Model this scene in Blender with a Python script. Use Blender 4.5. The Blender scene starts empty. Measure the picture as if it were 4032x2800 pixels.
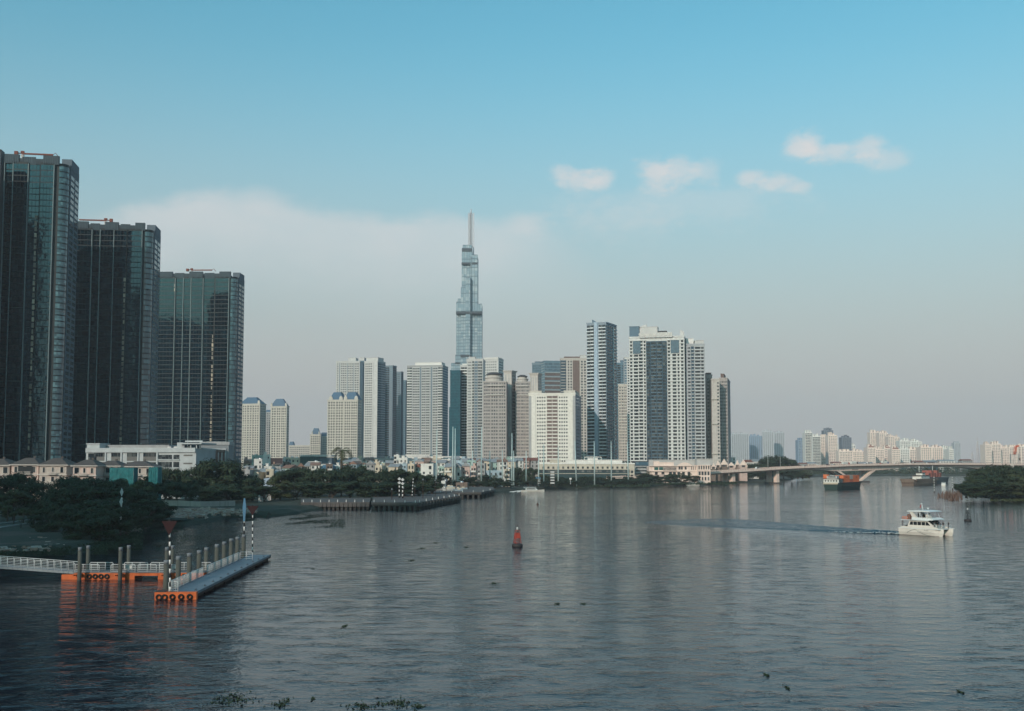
import bpy, bmesh, math, random
from mathutils import Vector, Matrix, noise
from mathutils.geometry import tessellate_polygon
R = math.radians
random.seed(7)
sc = bpy.context.scene
col = sc.collection
# ------------------------------------------------------------------ camera, sky, sun, exposure
F, CU, CV, HV, H = 4300.0, 2016.0, 1515.0, 1825.0, 17.0     # focal length and optical axis in photo pixels, horizon row, eye height
PITCH = math.atan((HV - CV) / F)
SP, CP = math.sin(PITCH), math.cos(PITCH)
cam = bpy.data.cameras.new('camera')
cam.sensor_fit = 'HORIZONTAL'; cam.sensor_width = 36.0; cam.lens = 36.0 * F / 4032.0
cam.shift_y = (CV - 1400.0) / 4032.0; cam.clip_start = 1.0; cam.clip_end = 60000.0
camo = bpy.data.objects.new('camera', cam); col.objects.link(camo)
camo.location = (0, 0, H); camo.rotation_euler = (R(90) + PITCH, 0, 0)
sc.camera = camo
SUN_EL, SUN_AZ = R(24), R(208)      # azimuth clockwise from the viewing direction (+Y): behind the camera, to the left
sun_dir = Vector((math.sin(SUN_AZ) * math.cos(SUN_EL), math.cos(SUN_AZ) * math.cos(SUN_EL), math.sin(SUN_EL)))
sl = bpy.data.lights.new('sun', 'SUN'); sl.energy = 3.3; sl.angle = R(0.6); sl.color = (1.0, 0.83, 0.72)
so = bpy.data.objects.new('sun', sl); col.objects.link(so)
so.rotation_euler = sun_dir.to_track_quat('Z', 'Y').to_euler()
sc.view_settings.view_transform = 'Standard'; sc.view_settings.look = 'None'
sc.view_settings.gamma = 1.0; sc.view_settings.exposure = 0.0
try: sc.view_settings.use_curve_mapping = False
except Exception: pass
sc.cycles.max_bounces = 5; sc.cycles.diffuse_bounces = 2; sc.cycles.glossy_bounces = 3; sc.cycles.volume_bounces = 0
sc.cycles.transparent_max_bounces = 6; sc.cycles.sample_clamp_indirect = 4.0; sc.cycles.use_denoising = True
sc.cycles.use_adaptive_sampling = True; sc.cycles.adaptive_threshold = 0.02; sc.cycles.caustics_reflective = False

class NT:
    """small node-tree writer"""
    def __init__(s, tree): s.t = tree; s.n = tree.nodes; s.l = tree.links
    def new(s, typ, **kw):
        n = s.n.new(typ)
        for k, v in kw.items():
            if k == 'inp':
                for a, b in v.items():
                    if hasattr(b, 'is_output') or isinstance(b, bpy.types.NodeSocket): s.l.new(b, n.inputs[a])
                    else: n.inputs[a].default_value = b
            else: setattr(n, k, v)
        return n
    def math(s, op, a, b=None, c=None, clamp=False):
        n = s.n.new('ShaderNodeMath'); n.operation = op; n.use_clamp = clamp
        for i, v in enumerate((a, b, c)):
            if v is None: continue
            if isinstance(v, bpy.types.NodeSocket): s.l.new(v, n.inputs[i])
            else: n.inputs[i].default_value = v
        return n.outputs[0]
    def mix(s, f, a, b, blend='MIX'):
        n = s.n.new('ShaderNodeMix'); n.data_type = 'RGBA'; n.blend_type = blend; n.clamp_factor = True
        for k, v in ((0, f), (6, a), (7, b)):
            if isinstance(v, bpy.types.NodeSocket): s.l.new(v, n.inputs[k])
            else: n.inputs[k].default_value = v if k == 0 else (*v[:3], 1)
        return n.outputs[2]
    def ramp(s, fac, stops, interp='LINEAR'):
        n = s.n.new('ShaderNodeValToRGB'); e = n.color_ramp.elements; n.color_ramp.interpolation = interp
        while len(e) < len(stops): e.new(0.5)
        for i, (p, c) in enumerate(stops):
            e[i].position = p; e[i].color = (*c, 1) if len(c) == 3 else c
        s.l.new(fac, n.inputs[0]); return n.outputs[0]
    def smooth(s, x, a, b):
        n = s.n.new('ShaderNodeMapRange'); n.interpolation_type = 'SMOOTHSTEP'
        s.l.new(x, n.inputs[0]); n.inputs[1].default_value = a; n.inputs[2].default_value = b
        n.inputs[3].default_value = 0; n.inputs[4].default_value = 1
        return n.outputs[0]

def build_world():
    w = bpy.data.worlds.new('World'); sc.world = w; w.use_nodes = True
    w.node_tree.nodes.clear(); T = NT(w.node_tree)
    sky = T.new('ShaderNodeTexSky', sky_type='NISHITA', sun_disc=False, sun_elevation=SUN_EL, sun_rotation=SUN_AZ,
                altitude=0, air_density=1.25, dust_density=1.6, ozone_density=3.0)
    tc = T.new('ShaderNodeTexCoord'); sep = T.new('ShaderNodeSeparateXYZ', inp={0: tc.outputs['Generated']})
    x, y, z = sep.outputs
    hyp = T.math('SQRT', T.math('ADD', T.math('MULTIPLY', x, x), T.math('MULTIPLY', y, y)))
    el = T.math('ARCTAN2', z, hyp)                       # elevation
    az = T.math('ARCTAN2', x, y)                         # azimuth from +Y
    # the sky: tint towards cyan, then the haze layer over the river
    cur = T.mix(1.0, sky.outputs[0], SKY_TINT, 'MULTIPLY')
    hz = T.math('SUBTRACT', 1.0, T.smooth(el, R(2), R(24)))
    cur = T.mix(T.math('MULTIPLY', hz, 0.93), cur, HAZE_SKY)
    # clouds: puffs with soft bases at given bearings, broken up by noise
    wv = T.new('ShaderNodeCombineXYZ', inp={0: T.math('MULTIPLY', az, 1.0), 1: T.math('MULTIPLY', el, 1.9), 2: 0.3})
    def noi(scale, det, rough, off):
        mp = T.new('ShaderNodeVectorMath', operation='ADD', inp={0: wv.outputs[0], 1: (off, off * .7, 0)})
        return T.new('ShaderNodeTexNoise', inp={'Vector': mp.outputs[0], 'Scale': scale, 'Detail': det, 'Roughness': rough}).outputs[0]
    n1, n2, n3 = noi(26, 7, .6, 0.0), noi(9, 5, .55, 3.1), noi(60, 6, .65, 7.7)
    # a long bank of thin cloud: its upper edge follows a line over the bearings, below it thins out into the haze
    A0, A1 = math.atan((150 - CU) / F), math.atan((2450 - CU) / F); E0, E1 = R(8), R(17)
    f = T.math('DIVIDE', T.math('SUBTRACT', az, A0), A1 - A0)
    tab = [(150, 900), (420, 800), (620, 760), (760, 712), (860, 722), (980, 728), (1150, 772), (1330, 800), (1520, 835), (1700, 812), (1850, 838), (2060, 822), (2180, 870), (2300, 960), (2450, 1080)]
    st = []
    for u, v in tab:
        au = math.atan((u - CU) / F); e = math.atan((HV - v) / F * math.cos(au)); g = (e - E0) / (E1 - E0); st.append(((au - A0) / (A1 - A0), (g, g, g)))
    top = T.math('ADD', T.math('MULTIPLY', T.ramp(f, st), E1 - E0), E0)
    below = T.math('ADD', T.math('SUBTRACT', top, el), T.math('MULTIPLY', T.math('SUBTRACT', n1, 0.5), 0.022))
    below = T.math('ADD', below, T.math('MULTIPLY', T.math('SUBTRACT', n3, 0.5), 0.008))
    tot = T.math('MULTIPLY', T.smooth(below, -0.004, 0.016), T.math('SUBTRACT', 1.0, T.smooth(below, 0.02, 0.11)))
    side = T.math('MULTIPLY', T.smooth(f, 0.0, 0.14), T.math('SUBTRACT', 1.0, T.smooth(f, 0.70, 1.0)))
    tot = T.math('MULTIPLY', T.math('MULTIPLY', tot, side), T.math('ADD', 0.22, T.math('MULTIPLY', n2, 0.62)))
    for (u, v, su, sv, a, flat) in CLOUDS:
        au = math.atan((u - CU) / F); ev = math.atan((HV - v) / F * math.cos(au))
        dx = T.math('DIVIDE', T.math('SUBTRACT', az, au), su / F)
        dy = T.math('SUBTRACT', el, ev)
        up = T.math('DIVIDE', T.math('MAXIMUM', dy, 0.0), sv / F)
        dn = T.math('DIVIDE', T.math('MINIMUM', dy, 0.0), sv * flat / F)
        d2 = T.math('ADD', T.math('MULTIPLY', dx, dx), T.math('ADD', T.math('MULTIPLY', up, up), T.math('MULTIPLY', dn, dn)))
        d = T.math('ADD', T.math('SQRT', d2), T.math('MULTIPLY', T.math('SUBTRACT', n1, 0.5), 1.5))
        d = T.math('ADD', d, T.math('MULTIPLY', T.math('SUBTRACT', n3, 0.5), 1.2))
        m = T.math('MULTIPLY', T.math('SUBTRACT', 1.0, T.smooth(d, 0.15, 1.25)), a)
        tot = T.math('SUBTRACT', 1.0, T.math('MULTIPLY', T.math('SUBTRACT', 1.0, tot), T.math('SUBTRACT', 1.0, m)))
    cur = T.mix(tot, cur, CLOUD_COL)
    bg = T.new('ShaderNodeBackground', inp={0: cur, 1: SKY_STR})
    out = T.new('ShaderNodeOutputWorld', inp={0: bg.outputs[0]})
SKY_STR = 0.105
SKY_TINT = (0.84, 1.66, 1.46)
HAZE_SKY = (5.15, 4.62, 4.6)
CLOUD_COL = (7.3, 7.05, 7.0)
CLOUDS = [  # photo column, row, half width, half height, strength, softness of the base
    (2215, 662, 60, 32, .50, 1.2), (2290, 692, 90, 36, .60, 1.2), (2370, 695, 65, 44, .65, 1.0), (2590, 665, 80, 62, .70, 1.4), (2690, 640, 90, 45, .55, 2.0), (2790, 650, 70, 45, .35, 2.0),
    (2970, 680, 70, 32, .60, 1.2), (3080, 705, 90, 38, .60, 1.2), (3170, 725, 60, 25, .4, 1.2), (3180, 555, 70, 50, .75, 1.2), (3225, 540, 50, 55, .55, 1.2), (3310, 580, 110, 40, .6, 1.2), (3440, 560, 70, 50, .55, 1.2), (3530, 600, 90, 38, .40, 1.2),
    (2080, 860, 90, 40, .35, 2.0), (1020, 760, 110, 40, .25, 2.0), (2700, 770, 520, 50, .22, 2.5), (2450, 830, 260, 60, .18, 2.5)]
build_world()

# ------------------------------------------------------------------ measuring helpers
def ray(u, v):
    a, b = (u - CU) / F, (CV - v) / F
    return Vector((a, CP - b * SP, SP + b * CP))
def P(u, v, Y):                                    # the point seen at (u, v) at depth Y
    d = ray(u, v); t = Y / d.y; return Vector((d.x * t, Y, H + d.z * t))
def G(u, v, z=0.0):                                # the point of the level z seen at (u, v)
    d = ray(u, v); t = (z - H) / d.z; return Vector((d.x * t, d.y * t, z))
def K(u, v=None):                                  # X/Y of a column, at eye level or at row v
    d = ray(u, HV if v is None else v); return d.x / d.y
def XY(u, Y): return K(u) * Y
def ZV(v, Y): return P(CU, v, Y).z

# ------------------------------------------------------------------ materials
MATS = {}
def mat(name, color, rough=0.8, spec=0.3, metal=0.0, var=0.12, scale=1.0, bump=0.0, stain=0.0, emit=None):
    if name in MATS: return MATS[name]
    m = bpy.data.materials.new(name); m.use_nodes = True; T = NT(m.node_tree)
    b = T.n['Principled BSDF']; MATS[name] = m
    b.inputs['Roughness'].default_value = rough; b.inputs['Specular IOR Level'].default_value = spec
    b.inputs['Metallic'].default_value = metal
    geo = T.new('ShaderNodeNewGeometry')
    nz = T.new('ShaderNodeTexNoise', inp={'Vector': geo.outputs['Position'], 'Scale': 0.35 * scale, 'Detail': 6.0, 'Roughness': 0.65})
    dk = tuple(c * (1 - var) for c in color); lt = tuple(min(1, c * (1 + var)) for c in color)
    c = T.ramp(nz.outputs[0], [(0.3, dk), (0.7, lt)])
    if stain:
        mp = T.new('ShaderNodeMapping', inp={'Vector': geo.outputs['Position'], 'Scale': (0.9, 0.9, 0.05)})
        st = T.new('ShaderNodeTexNoise', inp={'Vector': mp.outputs[0], 'Scale': 1.0, 'Detail': 5.0})
        f = T.math('MULTIPLY', T.smooth(st.outputs[0], 0.5, 0.75), stain)
        c = T.mix(f, c, tuple(x * 0.45 for x in color))
    T.l.new(c, b.inputs['Base Color'])
    if bump:
        n2 = T.new('ShaderNodeTexNoise', inp={'Vector': geo.outputs['Position'], 'Scale': 6.0 * scale, 'Detail': 6.0})
        bp = T.new('ShaderNodeBump', inp={'Height': n2.outputs[0], 'Strength': bump, 'Distance': 0.1})
        T.l.new(bp.outputs[0], b.inputs['Normal'])
    if emit:
        b.inputs['Emission Color'].default_value = (*emit[:3], 1); b.inputs['Emission Strength'].default_value = emit[3]
    return m
def glass(name, dark, light, rough=0.08, spec=0.5, cell=(2.2, 3.3), wob=0.0, ior=1.5):
    """window glass: opaque coated pane over a dim interior whose brightness (blinds, curtains) changes from cell to cell"""
    if name in MATS: return MATS[name]
    m = bpy.data.materials.new(name); m.use_nodes = True; T = NT(m.node_tree); b = T.n['Principled BSDF']; MATS[name] = m
    geo = T.new('ShaderNodeNewGeometry')
    sn = T.new('ShaderNodeVectorMath', operation='SNAP', inp={0: geo.outputs['Position'], 1: (cell[0], cell[0], cell[1])})
    wn = T.new('ShaderNodeTexWhiteNoise', inp={'Vector': sn.outputs[0]})
    oi = T.new('ShaderNodeObjectInfo')
    f = T.math('FRACT', T.math('ADD', wn.outputs[0], oi.outputs['Random']))
    f = T.math('POWER', f, 3.0)
    T.l.new(T.mix(f, dark, light), b.inputs['Base Color'])
    b.inputs['Roughness'].default_value = rough; b.inputs['Specular IOR Level'].default_value = spec; b.inputs['IOR'].default_value = ior
    if wob:
        n2 = T.new('ShaderNodeTexNoise', inp={'Vector': geo.outputs['Position'], 'Scale': 0.25, 'Detail': 2.0})
        bp = T.new('ShaderNodeBump', inp={'Height': n2.outputs[0], 'Strength': wob, 'Distance': 1.0})
        T.l.new(bp.outputs[0], b.inputs['Normal'])
    return m

# ------------------------------------------------------------------ mesh helpers
def tag(o, label=None, cat=None, group=None, kind=None):
    if label: o['label'] = label
    if cat: o['category'] = cat
    if group: o['group'] = group
    if kind: o['kind'] = kind
    return o
def empty(name, loc=(0, 0, 0), rz=0.0, label=None, cat=None, group=None):
    o = bpy.data.objects.new(name, None); col.objects.link(o); o.location = loc; o.rotation_euler = (0, 0, rz)
    o.empty_display_size = 0.5
    return tag(o, label, cat, group)
class MB:
    def __init__(s): s.v = []; s.f = []; s.m = []; s.sm = []
    def add(s, vs, fs, mi=0, smooth=False):
        k = len(s.v); s.v.extend(tuple(p) for p in vs)
        for f in fs: s.f.append(tuple(i + k for i in f)); s.m.append(mi); s.sm.append(smooth)
        return s
    def box(s, x0, x1, y0, y1, z0, z1, mi=0, skip=''):
        v = [(x0,y0,z0),(x1,y0,z0),(x1,y1,z0),(x0,y1,z0),(x0,y0,z1),(x1,y0,z1),(x1,y1,z1),(x0,y1,z1)]
        f = {'b':(3,2,1,0),'t':(4,5,6,7),'f':(0,1,5,4),'r':(1,2,6,5),'k':(2,3,7,6),'l':(3,0,4,7)}
        return s.add(v, [f[k] for k in f if k not in skip], mi)
    def obox(s, c, sz, rot=None, mi=0):
        """box of size sz centred on c, turned by a matrix or euler"""
        M = Matrix.Identity(3) if rot is None else (rot if isinstance(rot, Matrix) else Matrix.Rotation(rot, 3, 'Z'))
        v = []
        for dz in (-.5, .5):
            for dx, dy in ((-.5,-.5),(.5,-.5),(.5,.5),(-.5,.5)):
                v.append(Vector(c) + M @ Vector((dx*sz[0], dy*sz[1], dz*sz[2])))
        return s.add(v, [(3,2,1,0),(4,5,6,7),(0,1,5,4),(1,2,6,5),(2,3,7,6),(3,0,4,7)], mi)
    def prism(s, pts, z0, z1, mi=0, cap=True):
        n = len(pts); v = [(p[0], p[1], z0) for p in pts] + [(p[0], p[1], z1) for p in pts]
        f = [(i, (i+1) % n, n + (i+1) % n, n + i) for i in range(n)]
        if cap: f += [tuple(range(n, 2*n)), tuple(reversed(range(n)))]
        return s.add(v, f, mi)
    def extr(s, prof, axis, a0, a1, mi=0):
        """a 2-D profile extruded along x ('x': profile is y,z) or y ('y': profile is x,z)"""
        n = len(prof)
        g = (lambda p, a: (a, p[0], p[1])) if axis == 'x' else (lambda p, a: (p[0], a, p[1]))
        v = [g(p, a0) for p in prof] + [g(p, a1) for p in prof]
        return s.add(v, [(i, (i+1) % n, n + (i+1) % n, n + i) for i in range(n)] + [tuple(range(n, 2*n)), tuple(reversed(range(n)))], mi)
    def tube(s, pts, r, n=8, mi=0, smooth=True, cap=True):
        """round bar through points; r is a number or one per point"""
        pts = [Vector(p) for p in pts]; rs = r if isinstance(r, (list, tuple)) else [r] * len(pts)
        k = len(s.v); prev = None
        for i, p in enumerate(pts):
            d = (pts[min(i+1, len(pts)-1)] - pts[max(i-1, 0)]).normalized()
            if prev is None:
                a = d.orthogonal().normalized()
                if abs(d.z) > .9: a = Vector((1, 0, 0)).cross(d).normalized()
            else: a = (prev - d * prev.dot(d)).normalized()
            prev = a; b = d.cross(a)
            for j in range(n):
                t = 2 * math.pi * j / n
                s.v.append(tuple(p + (a * math.cos(t) + b * math.sin(t)) * rs[i]))
        for i in range(len(pts) - 1):
            for j in range(n):
                s.f.append((k+i*n+j, k+i*n+(j+1) % n, k+(i+1)*n+(j+1) % n, k+(i+1)*n+j)); s.m.append(mi); s.sm.append(smooth)
        if cap:
            s.f.append(tuple(k + j for j in reversed(range(n)))); s.m.append(mi); s.sm.append(False)
            e = k + (len(pts)-1)*n
            s.f.append(tuple(e + j for j in range(n))); s.m.append(mi); s.sm.append(False)
        return s
    def lathe(s, prof, c=(0,0,0), n=16, mi=0, smooth=True):
        k = len(s.v)
        for (r, z) in prof:
            for j in range(n):
                t = 2*math.pi*j/n; s.v.append((c[0]+r*math.cos(t), c[1]+r*math.sin(t), c[2]+z))
        for i in range(len(prof)-1):
            for j in range(n):
                s.f.append((k+i*n+j, k+i*n+(j+1)%n, k+(i+1)*n+(j+1)%n, k+(i+1)*n+j)); s.m.append(mi); s.sm.append(smooth)
        s.f.append(tuple(k+j for j in reversed(range(n)))); s.m.append(mi); s.sm.append(False)
        e = k+(len(prof)-1)*n; s.f.append(tuple(e+j for j in range(n))); s.m.append(mi); s.sm.append(False)
        return s
    def torus(s, c, R0, r, axis='y', n=20, m=8, mi=0):
        k = len(s.v)
        for i in range(n):
            a = 2*math.pi*i/n
            for j in range(m):
                b = 2*math.pi*j/m; q = R0 + r*math.cos(b); w = r*math.sin(b)
                p = (q*math.cos(a), w, q*math.sin(a)) if axis == 'y' else ((w, q*math.cos(a), q*math.sin(a)) if axis == 'x' else (q*math.cos(a), q*math.sin(a), w))
                s.v.append((c[0]+p[0], c[1]+p[1], c[2]+p[2]))
        for i in range(n):
            for j in range(m):
                s.f.append((k+i*m+j, k+((i+1)%n)*m+j, k+((i+1)%n)*m+(j+1)%m, k+i*m+(j+1)%m)); s.m.append(mi); s.sm.append(True)
        return s
    def mesh(s, name, mats):
        me = bpy.data.meshes.new(name); me.from_pydata(s.v, [], s.f)
        for m in (mats if isinstance(mats, (list, tuple)) else [mats]): me.materials.append(m)
        me.polygons.foreach_set('material_index', s.m); me.polygons.foreach_set('use_smooth', s.sm)
        me.update(); return me
    def build(s, name, mats, parent=None, loc=(0,0,0), rz=0.0):
        o = bpy.data.objects.new(name, s.mesh(name, mats)); col.objects.link(o)
        o.location = loc; o.rotation_euler = (0, 0, rz)
        if parent: o.parent = parent
        return o
def kids(o): return [c for c in o.children]
def dup(root, loc=None, rz=None, scale=None, label=None, group=None):
    def cp(o, par):
        c = o.copy(); col.objects.link(c); c.parent = par
        for ch in o.children: cp(ch, c)
        return c
    r = cp(root, None)
    if loc is not None: r.location = loc
    if rz is not None: r.rotation_euler = (0, 0, rz)
    if scale is not None: r.scale = (scale,)*3 if isinstance(scale, (int, float)) else scale
    if label: r['label'] = label
    if group: r['group'] = group
    return r
# ------------------------------------------------------------------ water, land, haze
def water_mat():
    m = bpy.data.materials.new('river_water'); m.use_nodes = True; T = NT(m.node_tree); b = T.n['Principled BSDF']
    geo = T.new('ShaderNodeNewGeometry'); pos = geo.outputs['Position']
    def nz(sx, sy, scale, det, rough=.5):
        mp = T.new('ShaderNodeMapping', inp={'Vector': pos, 'Scale': (sx, sy, 1.0), 'Rotation': (0, 0, R(8))})
        return T.new('ShaderNodeTexNoise', inp={'Vector': mp.outputs[0], 'Scale': scale, 'Detail': det, 'Roughness': rough}).outputs[0]
    big = nz(.5, 1, 0.02, 4, .6)                                # gust patches: rougher and calmer water
    amp = T.ramp(big, [(0.36, (0.50,)*3), (0.66, (1.0,)*3)])
    w1 = nz(0.6, 1.0, 0.42, 4, .6); w2 = nz(.7, 1, 1.6, 4, .6)
    w1 = T.math('MULTIPLY', T.math('POWER', w1, 4.0), 6.0); w2 = T.math('POWER', w2, 2.5)
    h = T.math('ADD', T.math('MULTIPLY', w1, 0.9), T.math('MULTIPLY', w2, 0.22))
    h = T.math('MULTIPLY', h, amp)
    bp = T.new('ShaderNodeBump', inp={'Height': h, 'Strength': 1.0, 'Distance': WAVE})
    T.l.new(bp.outputs[0], b.inputs['Normal'])
    T.l.new(T.mix(big, (0.002, 0.006, 0.013), (0.006, 0.011, 0.021)), b.inputs['Base Color'])
    b.inputs['Specular Tint'].default_value = (.84, .93, 1.0, 1); b.inputs['Roughness'].default_value = 0.04; b.inputs['IOR'].default_value = 1.33; b.inputs['Specular IOR Level'].default_value = 0.27
    return m
WAVE = 0.115
WATER = water_mat()
FAR = 9000.0
w = MB(); w.add([(-7000, -600, 0), (7000, -600, 0), (7000, FAR, 0), (-7000, FAR, 0)], [(0, 1, 2, 3)])
tag(w.build('water', WATER), 'wide calm grey river', None, None, 'structure')

def land_mat():
    m = bpy.data.materials.new('bank_ground'); m.use_nodes = True; T = NT(m.node_tree); b = T.n['Principled BSDF']
    pos = T.new('ShaderNodeNewGeometry').outputs['Position']
    n1 = T.new('ShaderNodeTexNoise', inp={'Vector': pos, 'Scale': 0.06, 'Detail': 6.0, 'Roughness': .65}).outputs[0]
    n2 = T.new('ShaderNodeTexNoise', inp={'Vector': pos, 'Scale': 0.9, 'Detail': 6.0, 'Roughness': .7}).outputs[0]
    g = T.mix(n2, (0.008, 0.014, 0.008), (0.026, 0.034, 0.018))
    d = T.mix(n2, (0.03, 0.027, 0.020), (0.085, 0.065, 0.05))
    T.l.new(T.mix(T.smooth(n1, .52, .66), g, d), b.inputs['Base Color']); b.inputs['Roughness'].default_value = .95
    bp = T.new('ShaderNodeBump', inp={'Height': n2, 'Strength': .8, 'Distance': .3}); T.l.new(bp.outputs[0], b.inputs['Normal'])
    return m
LAND = land_mat()
def bank(name, shore, back, top, slope, label):
    """land behind a shoreline: a sloping bank up to a level top"""
    pts = [Vector((p.x, p.y)) for p in shore]
    # subdivide and jitter the shoreline
    q = []
    for a, b in zip(pts, pts[1:]):
        n = max(1, int((b - a).length / 6)); n = min(n, 40)
        for i in range(n):
            p = a.lerp(b, i / n); j = min(1.6, (b - a).length * .06)
            nn = noise.noise_vector(Vector((p.x * .07, p.y * .07, 2.0)))
            q.append(p + Vector((nn.x, nn.y)) * j * 1.5)
    q.append(pts[-1])
    ins = []
    for i, p in enumerate(q):
        d = (q[min(i+1, len(q)-1)] - q[max(i-1, 0)]).normalized(); nrm = Vector((-d.y, d.x))
        ins.append(p + nrm * slope)
    v = []; f = []; n = len(q)
    for p in q: v.append((p.x, p.y, -0.6))
    for p, i_ in zip(q, ins): m_ = p.lerp(i_, .35); v.append((m_.x, m_.y, top * .45))
    for p in ins: v.append((p.x, p.y, top))
    for r_ in range(2):
        for i in range(n-1): f.append((r_*n+i, r_*n+i+1, (r_+1)*n+i+1, (r_+1)*n+i))
    poly = [Vector((p.x, p.y, top)) for p in ins] + [Vector((p[0], p[1], top)) for p in back]
    k0 = len(v)
    for p in back: v.append((p[0], p[1], top))
    idx = [2*n+i for i in range(n)] + [k0+i for i in range(len(back))]
    for t in tessellate_polygon([poly]): f.append(tuple(idx[j] for j in t))
    mb = MB(); mb.add(v, f); o = mb.build(name, LAND); tag(o, label, None, None, 'structure')
    bm = bmesh.new(); bm.from_mesh(o.data); bmesh.ops.recalc_face_normals(bm, faces=bm.faces)
    if sum(f_.normal.z * f_.calc_area() for f_ in bm.faces) < 0: bmesh.ops.reverse_faces(bm, faces=bm.faces)
    bm.to_mesh(o.data); bm.free()
    return o
LT = 1.7
sh = [G(u, v) for u, v in [(-700, 2250), (-200, 2215), (60, 2195), (250, 2190), (440, 2165), (520, 2125), (560, 2088), (640, 2072), (720, 2078), (800, 2062), (900, 2040),
      (1000, 2036), (1060, 2040), (1180, 2024), (1300, 2004), (1480, 1990), (1660, 1972), (1800, 1958), (1960, 1940), (2120, 1927), (2250, 1923), (2570, 1914), (2800, 1905),
      (3060, 1899), (3120, 1891), (3135, 1882), (3250, 1878), (3500, 1874.5), (4032, 1874), (5600, 1874)]]
bank('river_bank', sh, [(6900, FAR-10), (-6900, FAR-10), (-6900, 100)], LT, 5.0, 'grassy left river bank')
sh = [G(5200, 2010), G(4300, 1990), G(4120, 1977), G(4032, 1972), G(3960, 1968), G(3880, 1960), G(3800, 1955), G(3765, 1940), G(3755, 1925), G(3790, 1912), G(3900, 1904), G(4400, 1900), G(6200, 1900)]
sh.reverse()
bank('river_bank', sh, [(1500, 250)], 1.5, 5.0, 'low muddy bank on the right side of the river')

def haze():
    x0, x1, y0, y1 = -7500, 7500, -700, FAR + 300
    mb = MB(); mb.box(x0, x1, y0, y1, -1.6, 500)
    m = bpy.data.materials.new('haze_air'); m.use_nodes = True; T = NT(m.node_tree); T.n.clear()
    pv = T.new('ShaderNodeVolumePrincipled', inp={'Color': (0.82, 0.87, 0.93, 1), 'Density': HAZE, 'Anisotropy': 0.0})
    T.new('ShaderNodeOutputMaterial', inp={'Volume': pv.outputs[0]})
    o = mb.build('haze', m); tag(o, 'thin river haze', None, None, 'stuff')
    o.display_type = 'WIRE'
HAZE = 0.0001
haze()
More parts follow.
